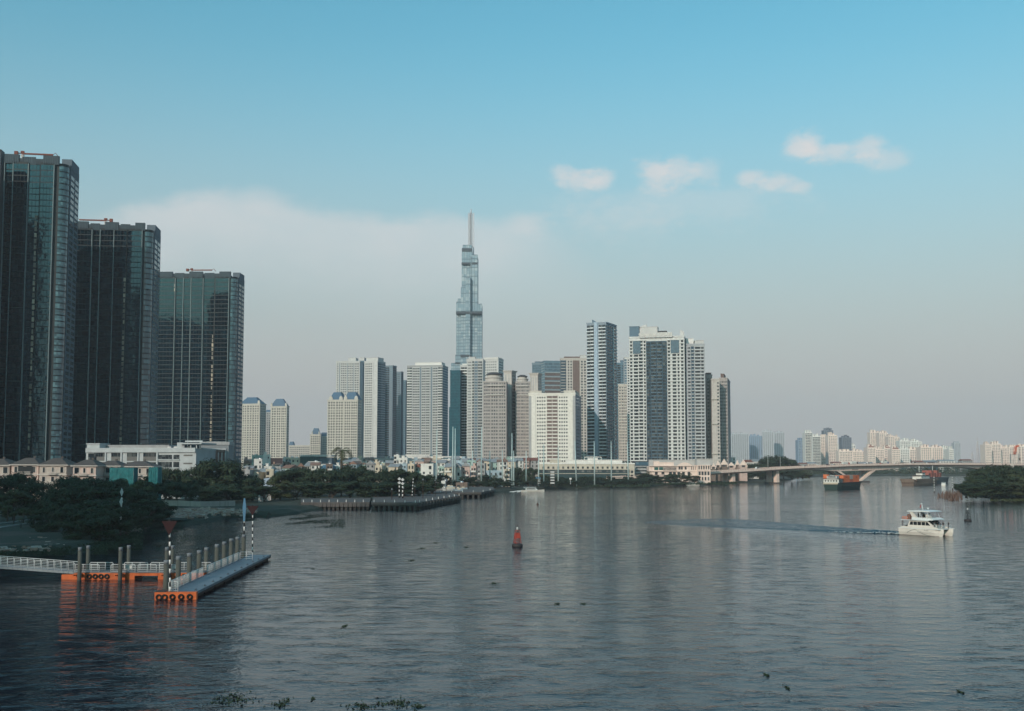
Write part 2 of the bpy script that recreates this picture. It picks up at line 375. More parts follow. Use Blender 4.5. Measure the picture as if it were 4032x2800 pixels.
# ------------------------------------------------------------------ building system
WCACHE = {}
def win_mesh(w, h, d, m):
    key = (round(w, 2), round(h, 2), round(d, 2), m.name)
    if key not in WCACHE:
        mb = MB(); mb.box(-w/2, w/2, -d, d*.2, -h/2, h/2, 0, 'k'); WCACHE[key] = mb.mesh('window', m)
    return WCACHE[key]
class Bld:
    """A building seen at a corner: local origin = its nearest corner at ground level, the left face runs along -x (its outside is -y),
    the right face runs along +y (its outside is +x)."""
    def __init__(s, name, label, cat, uc, Y, phi, uL, uR, vt, base=None, fl=3.3, group=None, depth=None, maxwin=100, far=False, vref=None):
        s.vref = (vt + HV) / 2 if vref is None else vref; K = lambda u: globals()['K'](u, s.vref)
        s.Y, s.phi, s.fl, s.maxwin, s.far = Y, R(phi), fl, maxwin, far
        s.base = LT if base is None else base
        cx = K(uc) * Y; c, n = math.cos(s.phi), math.sin(s.phi)
        s.cx = cx
        s.wL = (cx - K(uL) * Y) / (c + K(uL) * n)
        if depth: s.wR = depth
        else: s.wR = (K(uR) * Y - cx) / (n - K(uR) * c)
        s.root = empty(name, (cx, Y, s.base), -s.phi, label, cat, group)
        s.h = ZV(vt, Y) - s.base
        s.wins = []; s.parts = {}; s.bals = []
    def fx(s, u):                                   # column -> distance along the left face (0 at its left end)
        c, n = math.cos(s.phi), math.sin(s.phi)
        k = K(u, s.vref); return s.wL - (s.cx - k * s.Y) / (c + k * n)
    def z(s, v, back=0): return ZV(v, s.Y + back) - s.base
    def part(s, name, m):
        key = (name, m.name)
        if key not in s.parts: s.parts[key] = (MB(), name, m)
        return s.parts[key][0]
    def new(s, name, m, mb, parent=None): return mb.build(name, m, parent or s.root)
    # box in face coordinates: face L: a along the left face from its left end, out = towards the viewer
    def fbox(s, face, mb, a0, a1, o0, o1, z0, z1, skip=''):
        if face == 'L': mb.box(a0 - s.wL, a1 - s.wL, -o1, -o0, z0, z1, 0, skip)
        else: mb.box(o0, o1, a0, a1, z0, z1, 0, skip)
    def win(s, face, a, z, w, h, m, out=0.0):
        s.wins.append((face, a, z, w, h, m, out))
    def grid(s, face, a0, a1, z0, z1, segs, W, out=0.0, fl=None):
        """fill a stretch of face with floors; segs = [(f0, f1, kind, arg)]"""
        fl = fl or s.fl; n = max(1, int((z1 - z0) / fl)); fh = (z1 - z0) / n; L = a1 - a0
        for (f0, f1, kind, *arg) in segs:
            p0, p1 = a0 + f0 * L, a0 + f1 * L; w = p1 - p0; g = W.get('glass'); sl = W.get('slab')
            if kind == 'w':                         # punched windows, arg = count, width share, height share
                k = arg[0]; ws = arg[1] if len(arg) > 1 else .55; hs = arg[2] if len(arg) > 2 else .5
                for i in range(n):
                    for j in range(k):
                        s.win(face, p0 + w * (j + .5) / k, z0 + fh * (i + .55), w / k * ws, fh * hs, g, out)
            elif kind == 'b':                       # balconies: glazing behind projecting parapets
                k = arg[0] if arg else 1; hb = arg[1] if len(arg) > 1 else .34; pr = arg[2] if len(arg) > 2 else 1.1
                for i in range(n):
                    for j in range(k):
                        s.win(face, p0 + w * (j + .5) / k, z0 + fh * (i + .65), w / k * .94, fh * .66, g, out)
                    s.bals.append((face, p0 + .1, p1 - .1, out, out + pr, z0 + fh * i - .1, z0 + fh * (i + hb), sl))
            elif kind == 'g':                       # curtain wall: panes with thin spandrels
                k = arg[0]; hs = arg[1] if len(arg) > 1 else .8
                for i in range(n):
                    for j in range(k):
                        s.win(face, p0 + w * (j + .5) / k, z0 + fh * (i + .5), w / k - .16, fh * hs, g, out)
            elif kind == 'l':                       # ribbon windows between slab edges
                for i in range(n):
                    s.win(face, (p0 + p1) / 2, z0 + fh * (i + .55), w, fh * (arg[0] if arg else .5), g, out)
            elif kind == 's':                       # floor edges
                mb = s.part('floor_edge', sl)
                for i in range(n + 1): s.fbox(face, mb, p0, p1, out, out + (arg[0] if arg else .3), z0 + fh * i - .25, z0 + fh * i + .2)
            elif kind == 'p':                       # projecting pier in the slab colour
                mb = s.part('pier', arg[0] if arg else sl); s.fbox(face, mb, p0, p1, out, out + .5, z0, z1)
            elif kind == 'd':                       # dark panel painting a recess's shade; seams and brown bands share it
                mb = s.part('dark_strip', arg[0] if arg else g); s.fbox(face, mb, p0, p1, out, out + .12, z0, z1)
    def done(s):
        for (mb, name, m) in s.parts.values():
            mb.build(name, m, s.root)
        for q in s.bals[:99]:
            face, a0, a1, o0, o1, za, zb, m = q; key = ('bal', round(a1 - a0, 2), round(o1 - o0, 2), round(zb - za, 2), m.name)
            if key not in WCACHE:
                mb = MB(); mb.box(0, key[1], -key[2], 0, 0, key[3], 0, 'k'); WCACHE[key] = mb.mesh('balcony', m)
            o = bpy.data.objects.new('balcony', WCACHE[key]); col.objects.link(o); o.parent = s.root
            if face == 'L': o.location = (a0 - s.wL, -o0, za)
            else: o.location = (o0, a0, za); o.rotation_euler = (0, 0, R(90))
        if len(s.bals) > 99:
            mb = MB()
            for (face, a0, a1, o0, o1, za, zb, m) in s.bals[99:]: s.fbox(face, mb, a0, a1, o0, o1, za, zb)
            o = mb.build('balcony', m, s.root); o['kind'] = 'stuff'
        ws = s.wins
        if s.far or len(ws) > s.maxwin:
            if s.far: big, rest = [], ws
            else:
                order = sorted(range(len(ws)), key=lambda i: -(ws[i][3] * ws[i][4] * (1.0 if ws[i][0] == 'L' else .4) + ws[i][2] * 1e-4))
                big = [ws[i] for i in order[:s.maxwin - 1]]; rest = [ws[i] for i in order[s.maxwin - 1:]]
        else: big, rest = ws, []
        for (face, a, z, w, h, m, out) in big:
            o = bpy.data.objects.new('window', win_mesh(w, h, .06, m)); col.objects.link(o); o.parent = s.root
            if face == 'L': o.location = (a - s.wL, -out, z)
            else: o.location = (out, a, z); o.rotation_euler = (0, 0, R(90))
        bym = {}
        for q in rest: bym.setdefault(q[5].name, []).append(q)
        for mn, qs in bym.items():
            mb = MB()
            for (face, a, z, w, h, m, out) in qs:
                s.fbox(face, mb, a - w/2, a + w/2, out - .012, out + .06, z - h/2, z + h/2, 'k' if face == 'L' else 'l')
            o = mb.build('window', MATS[mn], s.root); o['kind'] = 'stuff'
        return s.root
    def body(s, m, a0=None, a1=None, top=None, y0=0.0, depth=None, name='wall', z0=-.3):
        """a wing: part of the left face from a0 to a1, set back by y0"""
        a0 = 0 if a0 is None else a0; a1 = s.wL if a1 is None else a1
        mb = MB(); mb.box(a0 - s.wL, a1 - s.wL, y0, (depth or s.wR), z0, top or s.h); return s.new(name, m, mb)
    def parapet(s, m, a0, a1, z, hh=1.2, y0=0.0, t=.3, o=.35, depth=None):
        mb = s.part('parapet', m); D = depth or s.wR; x0, x1 = a0 - s.wL - o, a1 - s.wL + o; ya, yb = y0 - o, D + o
        mb.box(x0, x1, ya, ya + t, z, z + hh); mb.box(x0, x1, yb - t, yb, z, z + hh)
        mb.box(x0, x0 + t, ya + t, yb - t, z, z + hh); mb.box(x1 - t, x1, ya + t, yb - t, z, z + hh)
    def plant(s, m, a0, a1, y0, y1, z, hh, name='plant_room'):
        mb = MB(); mb.box(a0 - s.wL, a1 - s.wL, y0, y1, z, z + hh); mb.box(a0 - s.wL - .3, a1 - s.wL + .3, y0 - .3, y1 + .3, z + hh, z + hh + .4); return s.new(name, m, mb)
def hip(mb, x0, x1, y0, y1, z, h, top=.35, mi=0):
    """steep hipped roof with a flat top"""
    cx, cy, rx, ry = (x0+x1)/2, (y0+y1)/2, (x1-x0)/2*top, (y1-y0)/2*top
    v = [(x0,y0,z),(x1,y0,z),(x1,y1,z),(x0,y1,z),(cx-rx,cy-ry,z+h),(cx+rx,cy-ry,z+h),(cx+rx,cy+ry,z+h),(cx-rx,cy+ry,z+h)]
    mb.add(v, [(0,1,5,4),(1,2,6,5),(2,3,7,6),(3,0,4,7),(4,5,6,7),(3,2,1,0)], mi)

cream = mat('cream_stucco', (.52, .49, .44), stain=.25); cream2 = mat('pale_beige_wall', (.46, .43, .40), stain=.3)
greyw = mat('grey_render', (.33, .335, .34), stain=.3); greyl = mat('pale_grey_render', (.50, .50, .49), stain=.3)
white = mat('white_render', (.66, .65, .62), stain=.15); whiteb = mat('white_balcony', (.70, .70, .68))
bluew = mat('blue_grey_cladding', (.10, .16, .21)); darkb = mat('dark_blue_cladding', (.035, .07, .10)); brown = mat('brown_cladding', (.15, .11, .10))
taupe = mat('taupe_wall', (.34, .31, .30), stain=.3); tealw = mat('dark_teal_shade_and_cladding', (.008, .07, .10))
roofb = mat('blue_slate_roof', (.06, .12, .19), rough=.6); roofd = mat('dark_roof', (.06, .06, .065)); conc = mat('concrete', (.30, .29, .27), stain=.4, bump=.2)
g_dark = glass('dark_window_glass', (.012, .018, .024), (.10, .11, .11)); g_mid = glass('grey_window_glass', (.03, .045, .055), (.20, .20, .19))
g_soft = glass('soft_window_glass', (.07, .08, .09), (.22, .22, .21)); g_blue = glass('blue_curtain_glass', (.05, .10, .14), (.13, .20, .24), spec=.8)
g_aqua = glass('black_teal_glass', (.001, .005, .009), (.004, .018, .028), spec=.5, rough=.04, wob=.03, ior=1.85); g_aqua.node_tree.nodes['Principled BSDF'].inputs['Specular Tint'].default_value = (.45, .82, 1.0, 1); g_corner = glass('sky_tinted_corner_glass', (.02, .07, .09), (.09, .20, .23), spec=.9, rough=.12)  # corner glass: reflected sky painted into its paler base colour
g_lit_gap = glass('lit_gap_pane', (.12, .11, .09), (.42, .36, .27), rough=.4); fr_d = mat('dark_metal_frame', (.005, .012, .016), rough=.5)

# ---- dark glass residential towers on the left
def glass_tower(label, uc, Y, phi, uL, uR, vt, bays, strips, pale_panes, base_u, crane):
    b = Bld('glass_tower', label, 'tower', uc, Y, phi, uL, uR, vt, group='dark glass residential towers', fl=3.3, vref=vt + 60)
    h = b.h - 5.0; rc = 4.2; wx = b.wL
    mb = MB(); mb.box(-wx, -rc, 0, b.wR, -.3, h); mb.box(-rc, 0, rc, b.wR, -.3, h); b.new('wall', fr_d, mb)
    # rounded glass corner bay
    mb = MB(); n = max(1, int(h / 3.3)); fh = h / n; A = 10
    arc = [(-rc + rc * math.sin(i / A * math.pi / 2), rc - rc * math.cos(i / A * math.pi / 2)) for i in range(A + 1)]
    ctr = (-rc, rc)
    mb.prism([ctr] + [(p[0], p[1]) for p in arc], -.3, h + 1.2)
    b.new('corner_core', fr_d, mb)
    for i in range(n):
        m2 = MB(); v = []; f = []
        for (x, y) in arc:
            dx, dy = x - ctr[0], y - ctr[1]; k = (rc + .10) / rc
            v += [(ctr[0] + dx * k, ctr[1] + dy * k, fh * i + .35), (ctr[0] + dx * k, ctr[1] + dy * k, fh * (i + 1) - .3)]
        for j in range(A): f.append((2*j, 2*j+2, 2*j+3, 2*j+1))
        m2.add(v, f, 0, True); b.new('corner_window', g_corner, m2)
    # flat glazed bays
    for (u0, u1, k, setb) in bays:
        a0, a1 = max(0, b.fx(u0)), min(wx - rc, b.fx(u1))
        if a1 - a0 < 1: continue
        fb = MB(); b.fbox('L', fb, a0, a1, 0, setb, -.3, h + (1.0 if setb > .4 else 0)); b.new('bay', fr_d, fb)
        b.grid('L', a0, a1, 0, h, [(0.01, .99, 'g', k, .84)], {'glass': g_aqua}, out=setb)
    for u in strips:                                   # pale vertical fins between bays
        a = b.fx(u); m2 = MB(); b.fbox('L', m2, a - .18, a + .18, 0, 1.5, 0, h); b.new('fin', mat('pale_metal_fin', (.16, .22, .23), rough=.4), m2)
    for (u0, v0, v1) in pale_panes:                         # column of narrow panes, pale colour painting a lit gap
        a = b.fx(u0); z0, z1 = b.z(v1), b.z(v0); nn = int((z1 - z0) / 3.3)
        for i in range(nn): 
            if random.random() < .9: b.win('L', a, z0 + 3.3 * (i + .5), random.choice((.9, 1.3, 1.3)), 2.4, g_lit_gap, 1.3)
    # right side: grey concrete grid with loggias
    s1 = MB(); s1.box(-.02, .5, rc + 1, b.wR, -.3, h + 2.0); b.new('side_wall', mat('side_grey_wall', (.085, .115, .14)), s1)
    b.grid('R', rc + 1, b.wR, 0, h - 3, [(.06, .46, 'w', 1, .9, .6), (.54, .96, 'w', 1, .9, .6)], {'glass': g_dark}, out=.5)
    # roof: screens, plant rooms, parapet caps
    zr = h; scr = mat('roof_louvre_screen', (.045, .065, .08)); cap = mat('pale_roof_cap', (.34, .37, .40))
    for k in range(5):
        a0 = wx * (.03 + .19 * k); a1 = a0 + wx * (.12 if k % 2 else .17)
        if a1 > wx - rc: a1 = wx - rc
        m2 = MB(); b.fbox('L', m2, a0, a1, -.6, 1.2 if k % 2 == 0 else -.2, zr, zr + (5 if k % 2 == 0 else 4.2)); o = b.new('roof_screen', scr, m2)
        sl_ = MB()
        for q in range(int((a1 - a0) / .9)): b.fbox('L', sl_, a0 + q * .9 + .2, a0 + q * .9 + .5, 1.2 if k % 2 == 0 else -.2, 1.35 if k % 2 == 0 else -.05, zr + .3, zr + 4)
        b.new('louvre', mat('louvre_metal', (.07, .10, .12)), sl_, o)
    m2 = MB(); m2.box(-wx + 2, -rc - 4, 5, b.wR - 4, zr, zr + 4.6); b.new('plant_room', scr, m2)
    m2 = MB(); m2.box(-rc - .5, .6, rc + 3, b.wR - 1, zr, zr + 5.6); b.new('stair_head', mat('stair_head_grey', (.10, .13, .16)), m2)
    m2 = MB(); m2.box(-rc - 6, -rc - 2, 3.5, 5.0, zr + 2.2, zr + 2.8); b.new('roof_canopy', cap, m2)
    b.done()
    # rooftop cleaning crane: a thing standing on the tower
    if crane:
        u0, v0, flip = crane; a = b.fx(u0); s = flip
        base = b.root.matrix_basis @ Vector((a - wx, 6, zr + 4.6))
        c = empty('roof_crane', base, -b.phi, crane_labels[uc], 'roof crane', 'window cleaning cranes on the glass towers')
        red = mat('rusty_red_paint', (.17, .055, .04)); 
        t = MB(); t.box(-.7, .7, -.7, .7, 0, 1.7); t.lathe([(1.0, 1.7), (1.0, 2.1)], n=12); t.build('pedestal', greyl, c)
        t = MB(); t.box(-.45, 16, -.4, .4, 2.4, 3.2) if s > 0 else t.box(-16, .45, -.4, .4, 2.4, 3.2); t.build('jib', red, c)
        t = MB(); t.box(*( (-4.2, -2.4) if s > 0 else (2.4, 4.2)), -.9, .9, 1.9, 3.9); t.build('counterweight', red, c)
        t = MB(); t.tube([(s * -3, 0, 2.9), (0, 0, 3.1)], .3, 6); t.box(-.9, .9, -.6, .6, 3.2, 4.2); t.build('cab', red, c)
        t = MB(); t.tube([(s*16, 0, 2.9), (s*17.2, 0, 3.9), (s*19, 0, 1.6)], .16, 6); t.build('jib_head', red, c)
crane_labels = {265: 'rusty red cleaning crane lying along the roof of the tallest glass tower', 598: 'rusty red cleaning crane pointing left on the roof of the middle glass tower',
    930: 'rusty red cleaning crane pointing right on the roof of the shortest glass tower'}
glass_tower('tallest dark glass tower at the left edge of the picture', 265, 590, -9, -190, 309, 618, [(-180, 18, 7, .6), (22, 52, 2, -.0), (56, 112, 4, 1.2), (116, 158, 3, .15), (162, 214, 4, 1.2)],
    [20, 54, 114, 215], [(150, 840, 1776)], 276, (74, 0, 1))
glass_tower('middle dark glass tower, lower than the one at the left edge', 598, 676, -7, 285, 630, 880, [(290, 362, 5, 1.2), (366, 394, 2, .1), (398, 448, 4, .6), (452, 500, 4, 1.2), (504, 560, 4, 1.2)],
    [364, 396, 450, 561], [(497, 1090, 1760), (445, 920, 960)], 612, (405, 0, -1))
glass_tower('shortest dark glass tower beside the cream twin towers', 930, 835, 1, 618, 960, 1070, [(624, 690, 5, 1.2), (694, 722, 2, .1), (726, 752, 2, .6), (756, 800, 4, 1.2), (804, 845, 3, .15), (849, 902, 4, 1.2)],
    [692, 724, 754, 802, 903], [(843, 1290, 1740), (690, 1100, 1150)], 951, (744, 0, 1))
# sliver of a further tower at the frame edge
b = Bld('glass_tower', 'sliver of a dark glass tower cut off by the left frame edge', 'tower', 5, 560, -9, -330, 60, 588, group='dark glass residential towers', depth=6, vref=588)
b.body(fr_d); b.grid('L', b.wL * .6, b.wL, 0, b.h - 4, [(.02, .98, 'g', 4, .84)], {'glass': g_aqua}); b.done()

# ---- cream neo-classical towers with blue hipped roofs
def pearl(label, uL, uc, uR, Y, v_eave, v_top, phi, roofs, cols, rcols, vb=None, extra=None):
    b = Bld('residential_tower', label, 'tower', uc, Y, phi, uL, uR, v_eave, group='cream towers with blue roofs', fl=3.25)
    b.body(cream)
    for k in range(len(roofs)):
        a0, a1, m = roofs[k]; mb = MB(); hip(mb, a0 * b.wL - b.wL - .3, a1 * b.wL - b.wL + .3, -.3, b.wR + .3, b.h, ZV(v_top, Y) - b.base - b.h, m); b.new('roof', roofb, mb)
        for a in (a0, a1 - .11):                      # curved corner gables
            mb = MB(); w = .11 * b.wL; x0 = a * b.wL - b.wL
            mb.extr([(x0, b.h - .5), (x0 + w, b.h - .5), (x0 + w, b.h + 2.5), (x0 + w * .8, b.h + 4.2), (x0 + w * .5, b.h + 5), (x0 + w * .2, b.h + 4.2), (x0, b.h + 2.5)], 'y', -.8, .8)
            b.new('gable', cream, mb)
    for z, t, o in ((b.h - .4, .7, .7), (b.h * .86, .5, .5), (b.h * .72, .5, .4), (b.h * .1, .5, .4)):
        co = MB(); co.box(-b.wL - o, o, -o, b.wR + o, z, z + t); b.new('cornice', cream, co)
    b.grid('L', 0, b.wL, 3, b.h - 2, [(f0, f1, 'w', k, .6, .6) for (f0, f1, k) in cols], {'glass': g_dark}, out=0.0)
    pr = MB()
    for (f0, f1, k) in cols:
        for f in (f0, f1): b.fbox('L', pr, f * b.wL - .45, f * b.wL + .45, 0, .45, 0, b.h - .4)
    b.new('pilaster', cream, pr)
    if b.wR > 3: b.grid('R', 0, b.wR, 3, b.h - 2, [(0.05, .95, 'w', rcols, .5, .5)], {'glass': g_mid})
    if extra: extra(b)
    return b.done()
pearl('cream tower with a blue roof, just right of the shortest glass tower', 940, 1022, 1046, 1500, 1590, 1563, 14, [(0.0, 1.0, .38)], [(.06, .36, 3), (.38, .62, 2), (.64, .96, 3)], 3)
pearl('cream tower with a blue roof, right hand one of the slim pair', 1064, 1128, 1137, 1470, 1600, 1570, 6, [(0.0, 1.0, .4)], [(.06, .34, 2), (.38, .62, 2), (.66, .96, 3)], 2)
b = Bld('residential_tower', 'lower cream block between the slim pair of blue roofed towers', 'tower', 1066, 1570, 4, 1040, 1070, 1622, depth=14); b.body(greyw); mb = MB(); hip(mb, -b.wL, 0, 0, 12, b.h, 3, .5); b.new('roof', roofb, mb)
b.grid('L', 0, b.wL, 2, b.h - 1, [(.05, .95, 'w', 3, .55, .5)], {'glass': g_mid}); b.done()
pearl('broad cream tower with two blue roofs, in front of the grey high-rises', 1288, 1408, 1424, 1350, 1574, 1543, 7, [(0.06, .5, .5), (.54, 1.0, .5)], [(.02, .26, 3), (.28, .52, 3), (.56, .76, 3), (.78, .98, 3)], 2)
pearl('small cream block with a blue roof, left of the broad cream tower', 1220, 1262, 1266, 1700, 1711, 1686, 3, [(.15, .9, .5)], [(.05, .95, 5)], 1)
b = Bld('residential_tower', 'low cream wing with a blue ridge beside the small cream block', 'tower', 1290, 1720, 3, 1262, 1292, 1718, depth=14); b.body(cream); mb = MB(); hip(mb, -b.wL, 0, 0, 12, b.h, 6, .8); b.new('roof', roofb, mb)
b.grid('L', 0, b.wL, 2, b.h - 1, [(.05, .95, 'w', 4, .5, .5)], {'glass': g_mid}); b.done()
b = Bld('apartment_block', 'long low cream apartment wing behind the small houses', 'building', 1222, 1760, 3, 1136, 1224, 1756, depth=16); b.body(cream2); b.parapet(cream, 0, b.wL, b.h, 1)
b.grid('L', 0, b.wL, 2, b.h - 1, [(.03, .97, 'w', 11, .6, .55)], {'glass': g_mid}); mb = MB(); hip(mb, -b.wL, -b.wL + 8, 0, 10, b.h + 1, 6, .6); b.new('roof', roofb, mb); b.done()

# ---- the grey and white high-rises, left to right
def rise(label, uL, uc, uR, Y, vt, phi, wall, W, segs, rsegs=None, depth=None, roof=None, side=None, fl=3.3, base=None, far=False, wings=None, cat='tower', group='high-rise apartment towers', name='high_rise', par=True, maxwin=100):
    b = Bld(name, label, cat, uc, Y, phi, uL, uR, vt, base=base, fl=fl, group=group, depth=depth, far=far, maxwin=maxwin)
    b.body(wall)
    if side:                                             # right face recoloured; the darker colours paint its shade
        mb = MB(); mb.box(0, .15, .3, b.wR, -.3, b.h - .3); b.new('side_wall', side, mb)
    if par: b.parapet(wall, 0, b.wL, b.h, 1.3)
    b.grid('L', 0, b.wL, 2, b.h - 1.5, segs, W, out=0.0)
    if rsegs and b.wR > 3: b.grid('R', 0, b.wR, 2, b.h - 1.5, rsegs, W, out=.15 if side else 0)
    if roof:
        for (f0, f1, d0, d1, v, m) in roof:
            z1 = b.z(v, b.wR * .5); b.plant(m, f0 * b.wL, f1 * b.wL, d0 * b.wR, d1 * b.wR, b.h, max(1.5, z1 - b.h))
    if wings: wings(b)
    return b.done()
WG = {'glass': g_mid, 'slab': greyl}; WW = {'glass': g_dark, 'slab': whiteb}; WS = {'glass': g_soft, 'slab': greyl}; WB = {'glass': g_dark, 'slab': bluew}; WC = {'glass': g_mid, 'slab': cream}
rise('grey high-rise with vertical dark seams, behind the broad cream tower', 1322, 1415, 1420, 1560, 1425, 2, greyl, WS, [(0, .12, 's'), (.02, .1, 'w', 1), (.13, .16, 'd', bluew), (.17, .95, 's', .2), (.19, .44, 'w', 3, .7), (.46, .49, 'd', bluew), (.5, .72, 'w', 3, .7), (.73, .76, 'd', bluew), (.78, .97, 'w', 2, .7)],
     roof=[(.48, .8, .2, .8, 1412, greyl)], depth=30)
rise('dark recessed slot tower between two grey high-rises', 1408, 1434, 1436, 1590, 1424, 2, bluew, {'glass': g_blue, 'slab': bluew}, [(0, 1, 's'), (.1, .9, 'w', 2)], depth=24, roof=[(.1, .9, .1, .7, 1411, greyl)])
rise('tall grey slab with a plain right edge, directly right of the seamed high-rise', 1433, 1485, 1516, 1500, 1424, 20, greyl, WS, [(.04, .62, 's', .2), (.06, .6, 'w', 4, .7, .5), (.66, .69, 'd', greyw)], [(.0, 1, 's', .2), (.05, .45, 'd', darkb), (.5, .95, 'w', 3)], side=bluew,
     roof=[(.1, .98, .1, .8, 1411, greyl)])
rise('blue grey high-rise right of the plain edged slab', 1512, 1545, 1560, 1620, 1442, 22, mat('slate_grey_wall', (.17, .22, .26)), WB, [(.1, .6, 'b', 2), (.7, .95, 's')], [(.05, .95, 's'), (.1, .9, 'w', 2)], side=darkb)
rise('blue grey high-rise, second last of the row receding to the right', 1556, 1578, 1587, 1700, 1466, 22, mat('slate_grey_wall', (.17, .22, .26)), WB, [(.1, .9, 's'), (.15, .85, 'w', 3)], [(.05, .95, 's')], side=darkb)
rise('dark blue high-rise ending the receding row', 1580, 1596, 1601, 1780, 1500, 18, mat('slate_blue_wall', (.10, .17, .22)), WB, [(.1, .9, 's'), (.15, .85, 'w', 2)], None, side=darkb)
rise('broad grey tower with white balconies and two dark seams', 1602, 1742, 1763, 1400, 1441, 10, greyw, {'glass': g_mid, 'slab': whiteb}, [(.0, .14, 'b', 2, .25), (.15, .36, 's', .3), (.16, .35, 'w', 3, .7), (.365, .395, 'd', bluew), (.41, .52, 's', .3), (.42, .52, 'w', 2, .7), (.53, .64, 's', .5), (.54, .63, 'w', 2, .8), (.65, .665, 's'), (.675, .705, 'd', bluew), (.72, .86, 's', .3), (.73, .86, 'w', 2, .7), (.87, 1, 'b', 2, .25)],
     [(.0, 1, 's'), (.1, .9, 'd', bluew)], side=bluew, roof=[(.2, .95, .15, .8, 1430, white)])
rise('tower at the foot of the supertall tower, its shaded side painted dark teal', 1772, 1812, 1816, 1280, 1462, 2, tealw, {'glass': glass('teal_shade_glass', (.004, .05, .075), (.008, .09, .12), rough=.25), 'slab': tealw}, [(0, 1, 's', .1), (.03, .97, 'g', 5)], depth=26,  # teal colours paint a building's shaded side
     wings=lambda b: (b.new('wall', tealw, MB().box(-b.wL - 1.6, -b.wL + .05, 4, 20, -.3, b.z(1602)))))
rise('slim white balconied tower in front of the supertall tower', 1812, 1846, 1852, 1300, 1441, 4, greyl, WW, [(.05, .95, 'b', 2, .3)], depth=24, roof=[(.2, .9, .1, .6, 1436, white)])
rise('grey apartment tower with a dark glass centre strip', 1838, 1902, 1905, 1250, 1417, 3, greyl, WG, [(.02, .3, 's', .2), (.04, .28, 'w', 3, .6), (.32, .46, 'b', 1, .3), (.48, .66, 'd', bluew), (.5, .64, 'b', 1, .22), (.68, .95, 'b', 2, .3)], depth=28, roof=[(.1, .5, .1, .6, 1410, greyl)])
rise('pale grey tower with white corner, behind the round topped tower', 1902, 1962, 1982, 1330, 1415, 18, greyl, WG, [(.1, .9, 'w', 6, .5, .45), (0, 1, 's', .15)], [(.1, .9, 'w', 2, .7, .5)], side=white, roof=[(.05, .95, .05, .95, 1411, white)])

def round_top(label, uL, uc, uR, Y, v0, v1, wall, phi, slab_u):
    b = Bld('high_rise', label, 'tower', uc, Y, phi, uL, uR, v0, group='high-rise apartment towers', depth=26)
    b.body(wall)
    b.grid('L', 0, b.wL, 2, b.h - 1, [(0, 1, 's', .35), (.03, .3, 'w', 3, .6), (.34, .64, 'w', 3, .6), (.68, .97, 'w', 3, .6)], {'glass': g_soft, 'slab': cream2})
    cx = -b.wL * .55; H2 = b.z(v1) - b.h; r = b.wL * .38
    mb = MB(); mb.lathe([(r, b.h - .2), (r, b.h + H2 * .35), (r * 1.1, b.h + H2 * .35), (r * 1.1, b.h + H2 * .45), (r * .8, b.h + H2 * .45), (r * .8, b.h + H2 * .7)], (cx, 9, 0), 20, smooth=False); b.new('crown', cream2, mb)
    mb = MB(); mb.lathe([(r * .8, b.h + H2 * .7), (r * .95, b.h + H2 * .72), (r * .95, b.h + H2 * .8), (r * .5, b.h + H2)], (cx, 9, 0), 20, smooth=False); b.new('roof', roofd, mb)
    mb = MB(); b.fbox('L', mb, b.wL * .12, b.wL * .9, -.3, 1.0, b.h - 14, b.h - 13); b.fbox('L', mb, b.wL * .18, b.wL * .85, -.3, 1.4, b.h - 5, b.h - 4); b.new('terrace', cream2, mb)
    return b.done()
round_top('taupe tower with a round stepped crown, left of the tall plain slab', 1902, 1994, 1998, 1060, 1500, 1464, taupe, 3, None)
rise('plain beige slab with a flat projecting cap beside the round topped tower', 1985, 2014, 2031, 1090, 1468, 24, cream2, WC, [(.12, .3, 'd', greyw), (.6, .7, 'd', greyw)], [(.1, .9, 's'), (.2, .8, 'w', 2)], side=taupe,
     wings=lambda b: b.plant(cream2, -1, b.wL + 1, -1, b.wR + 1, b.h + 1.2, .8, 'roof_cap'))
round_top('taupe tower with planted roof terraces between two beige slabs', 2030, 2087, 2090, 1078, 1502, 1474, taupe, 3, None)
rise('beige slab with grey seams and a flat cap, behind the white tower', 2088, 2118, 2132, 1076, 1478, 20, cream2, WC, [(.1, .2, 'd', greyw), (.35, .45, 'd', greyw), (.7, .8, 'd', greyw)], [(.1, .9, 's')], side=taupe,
     wings=lambda b: b.plant(cream2, -1, b.wL + 1, -1, b.wR + 1, b.h + 1.2, .8, 'roof_cap'))
rise('blue grey tower partly hidden behind the brown banded office tower', 2095, 2133, 2136, 1500, 1432, 3, mat('slate_grey_wall', (.17, .22, .26)), {'glass': g_blue, 'slab': bluew}, [(0, 1, 's'), (.05, .95, 'g', 5)], depth=24, roof=[(.3, .9, .1, .6, 1427, bluew)])
rise('office tower with brown glass bands and a blue glass top', 2132, 2144, 2208, 1420, 1424, 78, mat('pale_blue_glass_wall', (.12, .20, .25)), {'glass': g_blue, 'slab': greyl}, [(0, 1, 's', .1)], None, base=None,
     wings=lambda b: [b.grid('R', 0, b.wR, 2, b.h - 14, [(.02, .98, 's', .4), (.02, .98, 'l', .62)], {'glass': glass('brown_band_glass', (.10, .075, .07), (.16, .12, .11)), 'slab': greyl}, fl=5.6), b.grid('R', 0, b.wR, b.h - 13, b.h - 1, [(.02, .98, 'g', 8)], {'glass': g_blue})])
rise('beige and brown checked tower left of the tall blue grey tower', 2207, 2311, 2314, 1260, 1414, 2, cream2, {'glass': g_mid, 'slab': cream2}, [(0, .22, 'd', darkb), (.02, .2, 'b', 2, .2), (.26, .46, 'w', 2, .55, .6), (.47, .73, 'd', brown), (.5, .7, 'w', 1, .8, .5), (.76, .99, 'w', 2, .55, .6)], depth=26, base=None,
     roof=[(.15, .75, .2, .7, 1408, brown), (.75, 1.0, .1, .6, 1403, greyl)])
